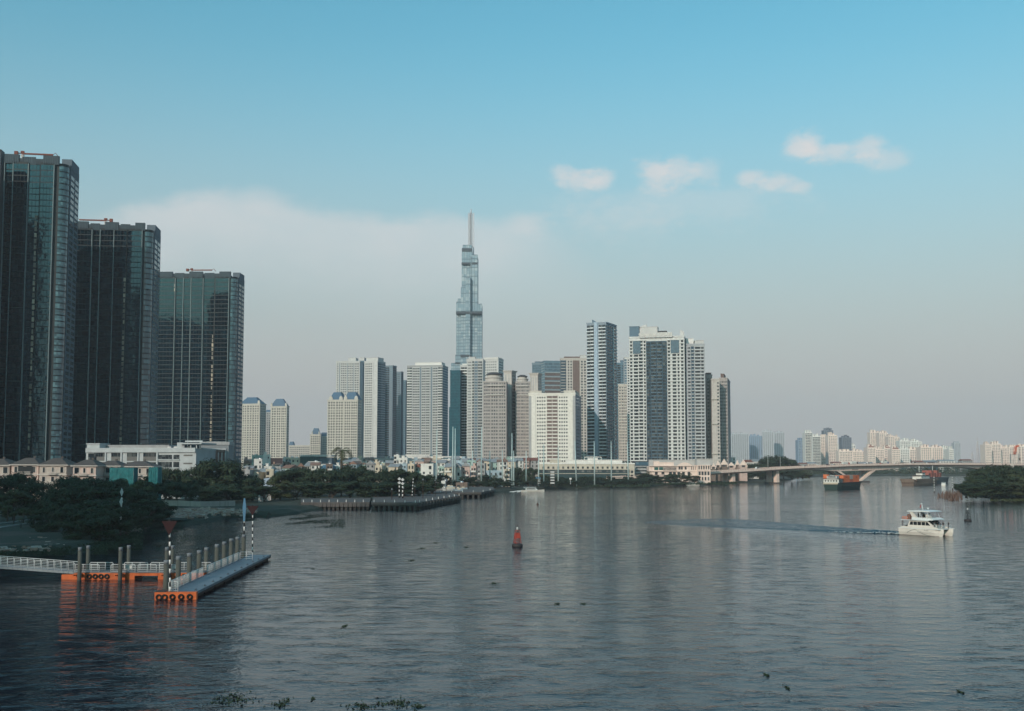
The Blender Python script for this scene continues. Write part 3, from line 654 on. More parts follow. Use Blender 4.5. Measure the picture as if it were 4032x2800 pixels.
def white_tower(b):
    for f0, f1 in ((.0, .26), (.74, .98)): b.plant(cream, f0 * b.wL, f1 * b.wL, .1 * b.wR, .8 * b.wR, b.h, b.z(1537) - b.h, 'roof_block')
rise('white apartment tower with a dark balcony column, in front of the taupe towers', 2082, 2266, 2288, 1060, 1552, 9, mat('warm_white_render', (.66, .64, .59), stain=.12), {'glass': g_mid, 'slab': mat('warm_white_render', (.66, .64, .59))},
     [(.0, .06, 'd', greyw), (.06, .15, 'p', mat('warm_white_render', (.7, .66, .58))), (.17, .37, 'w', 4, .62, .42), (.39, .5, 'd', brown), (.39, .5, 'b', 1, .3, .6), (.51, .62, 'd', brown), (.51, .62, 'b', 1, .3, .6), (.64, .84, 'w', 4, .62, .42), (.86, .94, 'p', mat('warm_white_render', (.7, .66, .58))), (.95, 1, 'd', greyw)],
     [(.1, .9, 'w', 5, .5, .45)], side=mat('mauve_side_shade', (.30, .29, .33)), wings=white_tower)  # side: the right face's shade is painted in as mauve
def slim(b):
    m = mat('pale_blue_grey_fin', (.30, .38, .46)); mb = MB(); b.fbox('L', mb, b.fx(2341), b.fx(2355), 0, .8, 0, b.h + 1.5); b.new('fin_wall', m, mb)
    mb = MB(); mb.extr([(-b.wL + 5, b.h), (-b.wL + 13, b.h), (-b.wL + 5, b.h + 5)], 'y', 3, 5); b.new('roof_fin', bluew, mb)
rise('tall blue grey tower with white balcony rails, standing alone left of the gap', 2311, 2388, 2429, 1130, 1272, 26, mat('cool_grey_wall', (.22, .27, .32)), {'glass': g_dark, 'slab': mat('cool_white_rail', (.56, .60, .62))},
     [(.02, .2, 'b', 1, .22), (.2, .38, 'b', 1, .3), (.62, .8, 'b', 1, .28), (.8, .99, 'b', 1, .22)], [(.0, .62, 's', .2), (.05, .6, 'w', 3, .7), (.66, .7, 'p'), (.72, .98, 'b', 2, .25)], side=mat('teal_side_shade', (.02, .09, .13)), wings=slim, fl=3.5)  # side: dark teal colour paints the shade of the right face
rise('dark blue high-rise seen in the gap right of the tall blue grey tower', 2428, 2462, 2466, 1500, 1432, 4, mat('slate_blue_wall', (.10, .17, .22)), WB, [(.1, .5, 'b', 1, .2), (.6, .95, 'w', 2)], depth=22, roof=[(.5, .95, .1, .6, 1422, bluew)])
rise('white high-rise sliver directly left of the broad twin winged tower', 2460, 2482, 2486, 1400, 1409, 3, greyl, WW, [(.0, .4, 'd', bluew), (.5, .95, 'w', 1, .6), (0, 1, 's')], depth=22)
rise('short cream tower in the gap, lower than its neighbours', 2436, 2470, 2474, 1250, 1516, 4, cream, WC, [(.05, .35, 'w', 2, .6), (.4, .6, 'w', 1, .7), (.65, .95, 'w', 2, .6), (0, 1, 's', .3)], depth=20)

# ---- the broad winged tower with lettering on its parapet
def text(parent, body, size, loc, m, rot=(R(90), 0, 0), ext=.12, name='lettering'):
    c = bpy.data.curves.new(name, 'FONT'); c.body = body; c.size = size; c.extrude = ext; c.align_x = 'CENTER'; c.align_y = 'CENTER'; c.space_character = 1.05
    o = bpy.data.objects.new(name + '_tmp', c); col.objects.link(o)
    dg = bpy.context.evaluated_depsgraph_get(); me = bpy.data.meshes.new_from_object(o.evaluated_get(dg)); bpy.data.objects.remove(o)
    me.materials.clear(); me.materials.append(m); q = bpy.data.objects.new(name, me); col.objects.link(q); q.parent = parent; q.location = loc; q.rotation_euler = rot
    return q
b = Bld('high_rise', 'broad twin winged tower with a dark glass centre and lettering on its parapet', 'tower', 2697, 1060, 12, 2479, 2706, 1325, group='high-rise apartment towers', fl=3.3, depth=40)
wc = mat('cool_cream_grid', (.54, .55, .54), stain=.15); b.body(wc)
ctr0, ctr1 = b.fx(2546), b.fx(2627); W_ = {'glass': g_dark, 'slab': wc}
mb = MB(); b.fbox('L', mb, ctr0, ctr1, 0, 1.2, 0, b.h - 4); b.new('centre_bay', darkb, mb)
b.grid('L', ctr0, ctr1, 1, b.h - 5, [(.03, .2, 'g', 2, .7), (.23, .5, 'b', 1, .18, .5), (.52, .78, 'b', 1, .18, .5), (.81, .97, 'g', 2, .7)], {'glass': g_dark, 'slab': bluew}, out=1.2)
b.grid('L', 0, ctr0, 1, b.h - 3, [(0, 1, 's', .4), (.03, .2, 'w', 1, .8, .6), (.24, .54, 'w', 1, .85, .6), (.56, .8, 'b', 1, .2, .4), (.84, .98, 'w', 1, .75, .6)], W_)
b.grid('L', ctr1, b.wL, 1, b.h - 3, [(0, 1, 's', .4), (.05, .2, 'w', 1, .9, .6), (.3, .55, 'w', 1, .85, .6), (.6, .72, 'w', 1, .9, .6), (.78, .97, 'w', 1, .7, .6)], W_)
for a0, a1 in ((b.fx(2494), b.fx(2524)), (b.fx(2643), b.fx(2676))):
    mb = MB(); b.fbox('L', mb, a0, a1, .1, .6, b.h - 16, b.h - 3.5); b.new('glass_panel', mat('blue_glass_panel', (.07, .12, .16), rough=.2, spec=.6), mb)
mb = MB(); b.fbox('L', mb, b.fx(2520), b.fx(2650), -.5, 1.6, b.h - .5, b.z(1307)); sg = b.new('sign_parapet', greyl, mb)
text(b.root, 'SUNWAH PEARL', 4.4, ((b.fx(2520) + b.fx(2650)) / 2 - b.wL, -1.75, (b.h + b.z(1307)) / 2 - .1), mat('sign_letter_grey', (.62, .60, .56)))
b.plant(bluew, 0, b.fx(2517), 3, 18, b.h, b.z(1280) - b.h, 'glass_head'); b.plant(greyl, b.fx(2515), b.fx(2590), 5, 18, b.h, b.z(1282) - b.h); b.plant(roofd, b.fx(2592), b.fx(2625), 5, 16, b.h, b.z(1300) - b.h)
mb = MB(); mb.extr([(b.fx(2520) - b.wL, b.z(1280)), (b.fx(2546) - b.wL, b.z(1280)), (b.fx(2546) - b.wL, b.z(1270)), (b.fx(2530) - b.wL, b.z(1273))], 'y', 8, 11); b.new('roof_fin', greyl, mb)
mb = MB(); mb.box(-4.5, -.5, 1, 9, b.h, b.h + 2); mb.extr([(-4, b.h + 2), (0, b.h + 2), (-.5, b.h + 5), (-4, b.h + 7)], 'y', 2, 2.4); b.new('roof_screen', greyl, mb)
b.parapet(wc, 0, b.wL, b.h - .5, 1.5); mb = MB(); b.grid('R', 0, b.wR, 1, b.h - 3, [(0, 1, 's', .4), (.1, .9, 'w', 3, .7, .6)], W_); b.done()
rise('grey striped tower attached to the right of the lettered tower', 2703, 2778, 2784, 1064, 1358, 4, mat('cool_grey_wall2', (.36, .38, .40)), {'glass': g_dark, 'slab': wc}, [(.0, .1, 's'), (.08, .25, 'w', 1, .8), (.27, .42, 'd', darkb), (.28, .41, 'b', 1, .18), (.44, .95, 's', .7), (.48, .75, 'l', .5), (.8, .93, 'l', .5)], depth=26, roof=[(.05, .45, .3, .8, 1336, white), (.5, .97, .1, .8, 1346, greyl)])
rise('taupe tower with stacked bay windows, right of the striped tower', 2783, 2806, 2809, 1085, 1480, 3, taupe, {'glass': g_mid, 'slab': taupe}, [(.05, .95, 's', .6), (.1, .9, 'w', 2, .7)], depth=22, roof=[(.1, .9, .1, .6, 1472, brown)])
rise('plain beige slab with three wide ledges, near the end of the skyline', 2804, 2835, 2838, 1072, 1496, 3, cream2, WC, [(.65, .95, 'w', 1, .7, .5)], depth=20, wings=lambda b: [b.plant(cream, -.5, b.wL * .65, -1.1, 3, b.h * k, .6, 'ledge') for k in (.25, .55, .8)])
rise('grey brown tower with a grid of square windows, last of the near skyline', 2834, 2866, 2877, 1090, 1492, 14, mat('grey_brown_wall', (.36, .335, .32)), {'glass': g_mid, 'slab': taupe}, [(.02, .3, 'w', 2, .6), (.34, .98, 'w', 4, .62, .6)], [(.1, .9, 's')], roof=[(.1, .5, .2, .8, 1478, brown)])

# ---- the supertall tower: a bundle of square tubes of different heights
def supertall():
    Y = 1887.0
    root = empty('supertall_tower', (XY(1849, Y), Y, LT), 0, 'supertall glass tower of bundled tubes with a lattice spire', 'skyscraper')
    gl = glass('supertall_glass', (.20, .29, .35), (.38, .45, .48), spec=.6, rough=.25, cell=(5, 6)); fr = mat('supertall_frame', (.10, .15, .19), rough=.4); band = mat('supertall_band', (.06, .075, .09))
    X = lambda u: XY(u, Y) - XY(1849, Y); Z = lambda v: ZV(v, Y) - LT
    tubes = [  # left, right, top row, front offset, depth
        (1794, 1812.5, 1186, 6, 40), (1799, 1811, 1172, 12, 30), (1812.5, 1832, 1131, 2, 50), (1832, 1850, 1093, -2, 40), (1855, 1878, 1000, 6, 50), (1878, 1894, 1194, 6, 42),
        (1815, 1855.5, 972, 10, 44), (1818, 1854, 958, 14, 36), (1791, 1812, 1396, 3, 44), (1774, 1793, 1428, 6, 40), (1850, 1855, 1010, 5, 45), (1812.5, 1850, 1396, -1, 20)]
    for i, (u0, u1, v, y0, d) in enumerate(tubes):
        x0, x1, z1 = X(u0), X(u1), Z(v)
        if i == 5: x1 = X(1896)
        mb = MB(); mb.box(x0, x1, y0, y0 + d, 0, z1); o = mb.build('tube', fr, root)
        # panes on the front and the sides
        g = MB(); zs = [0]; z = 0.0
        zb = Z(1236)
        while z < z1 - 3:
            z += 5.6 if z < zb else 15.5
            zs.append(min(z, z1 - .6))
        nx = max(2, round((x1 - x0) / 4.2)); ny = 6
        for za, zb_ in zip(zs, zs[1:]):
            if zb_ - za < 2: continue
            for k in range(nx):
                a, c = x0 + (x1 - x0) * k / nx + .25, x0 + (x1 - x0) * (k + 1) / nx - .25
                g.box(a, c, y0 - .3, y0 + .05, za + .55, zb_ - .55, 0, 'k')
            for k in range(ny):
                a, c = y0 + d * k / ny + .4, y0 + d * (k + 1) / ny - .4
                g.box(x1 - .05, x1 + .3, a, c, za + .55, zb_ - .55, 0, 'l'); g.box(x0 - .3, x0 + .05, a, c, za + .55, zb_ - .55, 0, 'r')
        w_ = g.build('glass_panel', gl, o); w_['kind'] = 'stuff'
    for (u0, u1, v0, v1, y0) in ((1793.5, 1896.5, 1236, 1227, -3), (1814, 1878.5, 1039, 1031, 5), (1812, 1847, 1407, 1397, -2.5), (1815.5, 1855, 987, 974, 9.2), (1790, 1848, 1432, 1427, 1)):
        mb = MB(); mb.box(X(u0), X(u1), y0, y0 + 48, Z(v0), Z(v1)); mb.build('mechanical_band', band, root)
    # spire
    met = mat('spire_steel', (.44, .46, .50), rough=.4)
    sx0, sx1, sz0, sz1 = X(1839.5), X(1855.5), Z(958), Z(828); sp = MB(); y = 22
    w_ = sx1 - sx0
    for xx in (sx0, sx1):
        for yy in (y, y + w_): sp.box(xx - .45, xx + .45, yy - .45, yy + .45, sz0 - 2, sz1)
    n = 22
    for k in range(n + 1):
        z = sz0 + (sz1 - sz0) * k / n
        sp.box(sx0, sx1, y - .35, y + .35, z - .3, z + .3); sp.box(sx0, sx1, y + w_ - .35, y + w_ + .35, z - .3, z + .3); sp.box(sx0 - .3, sx0 + .3, y, y + w_, z - .3, z + .3); sp.box(sx1 - .3, sx1 + .3, y, y + w_, z - .3, z + .3)
        if k < n:
            z2 = z + (sz1 - sz0) / n
            sp.tube([(sx0, y, z), (sx1, y, z2)], .22, 4); sp.tube([(sx1, y, z), (sx0, y, z2)], .22, 4)
    spo = sp.build('spire', met, root)
    mb = MB(); mb.box(sx0 + 2.3, sx1 - 2.3, y + 2.3, y + w_ - 2.3, sz0, sz1 - 1); mb.build('spire_core', mat('spire_panel', (.42, .43, .46)), spo)
    mb = MB(); mb.box(sx1 + 1.5, sx1 + 3.2, y, y + 2, sz0 - 22, sz1); mb.build('spire_blade', met, spo)
    mb = MB(); mb.tube([((sx0 + sx1) / 2 + 1, y + 3, sz1 - 1), ((sx0 + sx1) / 2 + 1, y + 3, Z(810))], [1.5, 1.0], 6); mb.build('antenna', met, spo)
supertall()

# ---- hazy blocks beyond the bridge
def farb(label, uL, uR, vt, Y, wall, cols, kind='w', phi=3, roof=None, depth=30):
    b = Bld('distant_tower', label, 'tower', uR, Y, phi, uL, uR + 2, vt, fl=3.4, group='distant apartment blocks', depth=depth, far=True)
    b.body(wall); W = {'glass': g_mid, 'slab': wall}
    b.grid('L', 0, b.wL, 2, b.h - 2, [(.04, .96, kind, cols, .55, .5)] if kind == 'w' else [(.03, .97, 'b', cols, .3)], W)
    if phi > 10: b.grid('R', 0, b.wR, 2, b.h - 2, [(.04, .96, 'w', 5, .55, .5)], W)
    k = random.Random(int(uL)); x = .08
    while x < .8:
        ww = k.uniform(.1, .22); b.plant(wall, x * b.wL, (x + ww) * b.wL, 3, 14, b.h, k.uniform(2, 6.5), 'stair_head'); x += ww + k.uniform(.06, .16)
    if roof:
        mb = MB(); hip(mb, -b.wL * roof[1], -b.wL * roof[0], 0, 20, b.h, 6, .3); b.new('roof', mat('rust_red_roof', (.22, .10, .08)), mb)
    return b.done()
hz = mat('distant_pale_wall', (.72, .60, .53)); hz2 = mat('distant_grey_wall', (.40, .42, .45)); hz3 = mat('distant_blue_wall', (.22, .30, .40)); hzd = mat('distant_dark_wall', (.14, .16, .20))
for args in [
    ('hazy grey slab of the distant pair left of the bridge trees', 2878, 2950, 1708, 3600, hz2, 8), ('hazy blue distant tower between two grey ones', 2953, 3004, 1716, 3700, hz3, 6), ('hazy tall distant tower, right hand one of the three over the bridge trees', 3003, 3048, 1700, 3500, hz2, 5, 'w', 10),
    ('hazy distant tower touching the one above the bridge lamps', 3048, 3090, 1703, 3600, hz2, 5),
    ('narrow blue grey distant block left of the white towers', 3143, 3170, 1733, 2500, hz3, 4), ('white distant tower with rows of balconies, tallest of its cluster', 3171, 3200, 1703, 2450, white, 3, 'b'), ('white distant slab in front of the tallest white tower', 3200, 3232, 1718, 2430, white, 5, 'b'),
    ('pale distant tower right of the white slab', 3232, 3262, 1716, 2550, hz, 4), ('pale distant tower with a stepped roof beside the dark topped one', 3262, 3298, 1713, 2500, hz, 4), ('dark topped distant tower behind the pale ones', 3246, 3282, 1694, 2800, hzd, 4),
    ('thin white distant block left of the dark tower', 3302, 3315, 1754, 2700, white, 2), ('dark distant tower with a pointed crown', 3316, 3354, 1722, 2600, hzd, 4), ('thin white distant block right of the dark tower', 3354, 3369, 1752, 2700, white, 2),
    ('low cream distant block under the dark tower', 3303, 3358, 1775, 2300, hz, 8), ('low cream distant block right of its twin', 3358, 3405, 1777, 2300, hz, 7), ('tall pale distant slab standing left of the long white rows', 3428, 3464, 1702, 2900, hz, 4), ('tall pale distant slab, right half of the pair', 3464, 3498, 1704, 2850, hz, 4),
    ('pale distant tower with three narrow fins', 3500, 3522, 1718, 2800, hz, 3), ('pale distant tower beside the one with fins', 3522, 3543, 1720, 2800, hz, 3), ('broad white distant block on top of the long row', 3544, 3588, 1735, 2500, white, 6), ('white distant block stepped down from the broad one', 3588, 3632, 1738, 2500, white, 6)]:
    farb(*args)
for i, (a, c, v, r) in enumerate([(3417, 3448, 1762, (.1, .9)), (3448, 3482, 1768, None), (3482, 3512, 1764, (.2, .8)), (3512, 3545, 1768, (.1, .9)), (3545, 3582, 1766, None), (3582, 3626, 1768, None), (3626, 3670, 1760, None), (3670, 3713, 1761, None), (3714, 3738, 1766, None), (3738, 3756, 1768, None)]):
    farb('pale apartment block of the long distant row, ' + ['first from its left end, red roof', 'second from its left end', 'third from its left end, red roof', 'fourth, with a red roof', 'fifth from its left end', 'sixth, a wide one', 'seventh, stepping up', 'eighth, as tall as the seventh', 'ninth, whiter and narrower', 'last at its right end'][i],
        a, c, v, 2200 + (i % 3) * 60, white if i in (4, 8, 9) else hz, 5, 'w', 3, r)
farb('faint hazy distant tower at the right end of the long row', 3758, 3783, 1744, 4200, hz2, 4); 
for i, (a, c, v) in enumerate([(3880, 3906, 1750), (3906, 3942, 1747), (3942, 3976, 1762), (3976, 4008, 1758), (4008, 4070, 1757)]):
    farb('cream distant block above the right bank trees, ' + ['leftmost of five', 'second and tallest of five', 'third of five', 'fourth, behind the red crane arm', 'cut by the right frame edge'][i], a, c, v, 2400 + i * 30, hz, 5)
def mast(u, v0, v1, Y, label):
    x = XY(u, Y); z0, z1 = LT, ZV(v0, Y); r = empty('lattice_mast', (x, Y, z0), 0, label, 'radio mast'); mb = MB(); m = mat('mast_steel', (.45, .40, .40)); h = z1 - z0; n = 14
    for sx, sy in ((-1, -1), (1, -1), (1, 1), (-1, 1)): mb.tube([(sx * 5, sy * 5, 0), (sx * .8, sy * .8, h)], .45, 4)
    for k in range(n):
        a, c = k / n, (k + 1) / n; ra, rc = 5 - 4.2 * a, 5 - 4.2 * c
        mb.tube([(-ra, -ra, a * h), (rc, -rc, c * h)], .25, 4); mb.tube([(ra, -ra, a * h), (-rc, -rc, c * h)], .25, 4); mb.tube([(-ra, -ra, a * h), (ra, -ra, a * h)], .25, 4)
    mb.build('lattice', m, r); t = MB(); t.tube([(0, 0, h), (0, 0, h + 12)], .3, 5); t.build('antenna', m, r); t = MB(); t.box(-1.8, 1.8, -1.8, 1.8, h * .72, h * .74); t.build('platform', m, r)
mast(3851, 1738, 1815, 2600, 'tall red and white lattice mast between the distant blocks'); mast(3829, 1782, 1815, 2700, 'shorter faint lattice mast left of the tall one')

# ---- unseen towers added behind the camera to shade the left bank and fill reflections
for i, (x, y, w_, d_, h_, ph) in enumerate([(-575, -70, 95, 40, 240, 4), (-455, -95, 62, 45, 238, -3), (-372, -60, 70, 40, 228, 5), (-268, -85, 78, 45, 236, 0), (-480, -310, 84, 50, 345, 2), (-388, -320, 86, 50, 330, -2)]):
    o = empty('added_shade_tower', (x, y, LT), R(ph), ['widest added unseen tower behind the camera on the left bank', 'tallest added unseen tower behind the camera, second from the left', 'flat topped added unseen tower behind the camera, third from the left', 'stepped added unseen tower behind the camera, fourth from the left', 'very tall added unseen tower far behind the camera, left of two', 'very tall added unseen tower far behind the camera, right of two'][i], 'tower', 'unseen towers added behind the camera for shade')
    m2 = MB(); m2.box(-w_/2, w_/2, -d_/2, d_/2, -.3, h_); m2.box(-w_*.32, w_*.25, -d_*.3, d_*.3, h_, h_ + 9); m2.build('wall', [greyw, bluew, greyl, darkb, bluew, darkb][i], o)
    m2 = MB(); n = int(h_ / 3.6)
    for k in range(n):
        for j in range(9): m2.box(-w_/2 + w_ * (j + .12) / 9, -w_/2 + w_ * (j + .88) / 9, d_/2 - .02, d_/2 + .05, k * 3.6 + .9, k * 3.6 + 3.0)
    q = m2.build('window', g_dark, o); q['kind'] = 'stuff'
# ------------------------------------------------------------------ vegetation
leafm = []
def leaf_mat(name, c0, c1):
    m = bpy.data.materials.new(name); m.use_nodes = True; T = NT(m.node_tree); b = T.n['Principled BSDF']
    geo = T.new('ShaderNodeNewGeometry'); oi = T.new('ShaderNodeObjectInfo')
    n = T.new('ShaderNodeTexNoise', inp={'Vector': geo.outputs['Position'], 'Scale': .5, 'Detail': 3.0}).outputs[0]
    f = T.math('ADD', T.math('MULTIPLY', geo.outputs['Random Per Island'], .45), T.math('MULTIPLY', n, .55))
    T.l.new(T.mix(f, c0, c1), b.inputs['Base Color']); b.inputs['Roughness'].default_value = .65; b.inputs['Specular IOR Level'].default_value = .25
    return m
LEAF = leaf_mat('dark_foliage', (.008, .018, .012), (.038, .058, .026)); LEAF2 = leaf_mat('olive_foliage', (.022, .032, .014), (.075, .085, .035))
BARK = mat('bark', (.07, .055, .045), bump=.5, scale=3)
def leafq(mb, p, n, r, s):
    n = n.normalized(); a = n.orthogonal().normalized(); a.rotate(Matrix.Rotation(r.uniform(0, 6.28), 3, n)); b = n.cross(a)
    l, w = s * r.uniform(.7, 1.3), s * r.uniform(.4, .7)
    k = len(mb.v)
    mb.v += [tuple(p - a * l), tuple(p + b * w + n * s * .15), tuple(p + a * l), tuple(p - b * w + n * s * .15)]
    mb.f.append((k, k+1, k+2, k+3)); mb.m.append(0); mb.sm.append(False)
def crown_tree(seed, H_=10.0, W_=9.0, leaves=4200, leaf=.34, flat=.8, trunk=.28, lift=.16, lm=None, bulk=15):
    """trunk with limbs reaching the leaf clumps; clumps fill an uneven crown"""
    r = random.Random(seed); t = MB(); c = MB()
    fork = Vector((r.uniform(-.3, .3), r.uniform(-.3, .3), H_ * lift))
    t.tube([(0, 0, -.3), (0.05, 0, H_ * lift * .5), fork], [trunk * 1.3, trunk, trunk * .85], 7)
    cl = []
    for i in range(bulk):
        a = r.uniform(0, 6.28); q = math.sqrt(r.random()) * .82; z = r.uniform(.20, .90)
        rad = W_ / 2 * q * (1.15 - abs(z - .55) * .9)
        p = Vector((math.cos(a) * rad, math.sin(a) * rad, H_ * z)); s = r.uniform(.15, .26) * W_
        cl.append((p, s))
        mid = fork.lerp(p, .5) + Vector((0, 0, H_ * .04))
        t.tube([fork, mid, p], [trunk * .5, trunk * .28, trunk * .08], 5, cap=False)
    tot = sum(s * s for _, s in cl)
    for p, s in cl:
        for k in range(int(leaves * s * s / tot)):
            d = Vector((r.gauss(0, 1), r.gauss(0, 1), r.gauss(0, 1))).normalized(); rr = s * (r.random() ** .35)
            if d.z < -.2 and r.random() < .5: d.z *= -.4
            q = p + Vector((d.x * rr, d.y * rr, d.z * rr * flat)) * (1 + .25 * noise.noise(d * 3 + p))
            leafq(c, q, d + Vector((r.uniform(-.5, .5), r.uniform(-.5, .5), r.uniform(0, .7))), r, leaf)
    return t.mesh('trunk', BARK), c.mesh('crown', lm or LEAF)
TREES = [crown_tree(1), crown_tree(2, W_=11, flat=.7), crown_tree(3, W_=8, leaves=3800), crown_tree(4, W_=10, bulk=19), crown_tree(5, W_=12, flat=.55, bulk=13), crown_tree(6, W_=7.5, lm=LEAF2)]
TW = [9, 11, 8, 10, 12, 7.5]
def plant_tree(u, v, Y, wpx, label, group, k=None, base=LT, name='tree', cat='tree'):
    r = random.Random(int(u * 7 + v + Y)); k = r.randrange(6) if k is None else k
    if k == 5 and r.random() < .5: k = 2
    hh = ZV(v, Y) - base; sx = wpx / F * Y * 1.15 / TW[k]; sz = hh / 9.6
    o = empty(name, (XY(u, Y), Y, base), r.uniform(0, 6.28), label, cat, group); o.scale = (sx, sx, sz)
    for nm, me in zip(('trunk', 'crown'), TREES[k]):
        c = bpy.data.objects.new(nm, me); col.objects.link(c); c.parent = o
    return o
def bush(u, v, Y, wpx, hpx, label, group, base=LT):
    return plant_tree(u, v, Y, wpx, label, group, base=base - .25 * hpx / F * Y, name='bush', cat='bush')
def palm_meshes(seed, fr=15, L=2.6, H_=6.0):
    r = random.Random(seed); t = MB(); t.tube([(0, 0, -.2), (.1, 0, H_ * .35), (.05, .1, H_ * .7), (0, 0, H_)], [.26, .2, .17, .15], 7); c = MB()
    for i in range(fr):
        a = 6.28 * i / fr + r.uniform(-.15, .15); el = r.uniform(-.1, 1.0); d = Vector((math.cos(a), math.sin(a), 0)); sd = Vector((-d.y, d.x, 0)); p = Vector((0, 0, H_)); e = el; st = L / 7
        for k in range(7):
            q = p + (d * math.cos(e) + Vector((0, 0, math.sin(e)))) * st; e -= .33
            w = L * .2 * math.sin((k + 1) / 8 * 3.0)
            for s in (-1, 1):
                for j in (0, .5):
                    b0 = p.lerp(q, j); b1 = p.lerp(q, j + .35); tip = b0.lerp(q, .5) + sd * s * w - Vector((0, 0, w * .45))
                    c.add([b0, b1, tip], [(0, 1, 2)])
            p = q
    return t.mesh('trunk', BARK), c.mesh('fronds', LEAF2)
PALMS = [palm_meshes(1), palm_meshes(2, 13, 2.9), palm_meshes(3, 17, 2.2, 4.5)]
def palm(u, v, Y, label, group='palms along the bank', k=0, base=LT, w=1.0):
    o = empty('palm_tree', (XY(u, Y), Y, base), u % 6, label, 'palm tree', group); hh = ZV(v, Y) - base; s = hh / ([6.9, 7.1, 5.3][k]); o.scale = (s * w, s * w, s)
    for nm, me in zip(('trunk', 'fronds'), PALMS[k]):
        c = bpy.data.objects.new(nm, me); col.objects.link(c); c.parent = o
    return o
g1 = 'dark trees massed at the water on the left bank'; l1 = 'dark leafy tree in the mass in front of the cream villas'
for (u, v, Y, w) in [(-60, 1880, 330, 150), (20, 1885, 345, 130), (78, 1868, 350, 120), (135, 1898, 335, 110), (60, 1930, 300, 130), (190, 1935, 300, 90), (278, 1880, 350, 110), (330, 1882, 340, 120), (392, 1888, 345, 110), (450, 1892, 350, 110),
    (505, 1888, 355, 110), (556, 1892, 350, 100), (250, 1925, 290, 110), (320, 1918, 285, 140), (395, 1925, 280, 150), (465, 1915, 290, 140), (530, 1930, 300, 130), (590, 1942, 320, 110), (440, 1965, 262, 150), (350, 1975, 262, 130), (530, 1985, 285, 120),
    (600, 1985, 300, 100), (290, 1985, 270, 90), (500, 1940, 330, 130), (420, 1935, 320, 120)]:
    plant_tree(u, v, Y, w, l1, g1)
for (u, v, Y, w, k) in [(610, 1966, 292, 130, 4), (645, 1990, 300, 90, 4)]:
    plant_tree(u, v, Y, w, 'flat crowned tree leaning over the rubble at the cove, ' + ('taller and further left' if u == 610 else 'lower and further right'), 'flat crowned trees at the cove', k)
for (u, v, Y, w) in [(215, 1990, 248, 120), (285, 2010, 236, 130), (365, 2005, 234, 140), (440, 2000, 238, 130), (505, 2010, 246, 110), (160, 2030, 262, 80), (330, 1950, 300, 130), (240, 1960, 280, 120), (555, 2010, 262, 90), (400, 2040, 226, 120), (320, 2050, 224, 110)]:
    plant_tree(u, v, Y, w, 'low broad tree at the water edge under the taller trees', 'low trees at the edge of the left bank', base=1.0)
g2 = 'trees in front of the white office building'
for (u, v, Y, w) in [(612, 1868, 430, 90), (652, 1848, 440, 100), (700, 1852, 440, 90), (735, 1875, 430, 80), (670, 1895, 400, 100), (590, 1900, 400, 90), (740, 1905, 400, 80)]:
    plant_tree(u, v, Y, w, 'dark tree screening the foot of the white office building', g2)
plant_tree(850, 1816, 455, 170, 'big round crowned tree right of the white office building, tallest on the left bank', None, 3); plant_tree(800, 1840, 450, 100, 'dark tree under the left flank of the big round crowned tree', None, 0); plant_tree(905, 1840, 465, 100, 'dark tree under the right flank of the big round crowned tree', None, 0)
g3 = 'line of dark trees behind the old pier'
for (u, v, Y, w) in [(950, 1868, 470, 90), (995, 1880, 455, 90), (1045, 1915, 440, 90), (960, 1915, 430, 110), (900, 1905, 430, 110), (835, 1920, 420, 110), (1092, 1878, 500, 80), (1140, 1852, 505, 110), (1195, 1846, 510, 110), (1250, 1852, 505, 100), (1298, 1862, 500, 90),
    (1345, 1848, 510, 90), (1385, 1836, 515, 100), (1428, 1850, 510, 90), (1480, 1866, 505, 90), (1530, 1852, 515, 100), (1575, 1850, 515, 90), (1620, 1862, 520, 90), (1668, 1872, 520, 80), (1105, 1905, 460, 90), (1170, 1895, 465, 110), (1240, 1900, 465, 110),
    (1310, 1902, 465, 110), (1380, 1895, 468, 110), (1450, 1902, 470, 110), (1520, 1900, 474, 110), (1590, 1905, 480, 110), (1650, 1908, 485, 90), (1700, 1900, 520, 80)]:
    plant_tree(u, v, Y, w, 'dark tree in the unbroken line behind the old pier', g3)
g4 = 'small waterfront trees among the tall poles'
for (u, v, Y, w) in [(1712, 1888, 640, 50), (1745, 1872, 660, 60), (1830, 1878, 680, 50), (1860, 1880, 690, 60), (1905, 1872, 700, 60), (1952, 1884, 690, 50), (1790, 1895, 660, 60), (1985, 1896, 680, 50), (1880, 1895, 670, 60), (1930, 1898, 670, 50), (2000, 1890, 700, 50)]:
    plant_tree(u, v, Y, w, 'small green waterfront tree among the tall pale poles', g4)
g5 = 'dark hedge like trees in front of the long low hotel'
for i in range(26):
    u = 2015 + i * 21.5; r = random.Random(i); plant_tree(u, (1868 if u > 2120 else 1846 if u < 2105 else 1858) + r.uniform(-5, 8) + (12 if u > 2160 else 0), (770 if u < 2300 else 800) + r.uniform(-10, 20), 44, 'dark tree in the dense row between the long low hotel and the water', g5)
for i in range(18):
    u = 2020 + i * 30; r = random.Random(i + 50); plant_tree(u, 1892 + r.uniform(-4, 5), (735 if u < 2300 else 790) + r.uniform(-8, 8), 46, 'low tree at the water edge in front of the long low hotel', 'low trees along the water edge')
g6 = 'garden trees in front of the pink villa'
for (u, v, w) in [(2520, 1872, 40), (2545, 1866, 46), (2580, 1872, 46), (2600, 1880, 40), (2635, 1868, 44), (2660, 1870, 40), (2700, 1872, 40), (2735, 1874, 36), (2510, 1888, 40), (2560, 1892, 40), (2620, 1890, 40), (2690, 1890, 36)]:
    plant_tree(u, v, 850, w, 'garden tree on the bank in front of the pink villa', g6)
palm(1345, 1752, 620, 'tall single palm rising above the trees in front of the broad cream tower', None, 0)
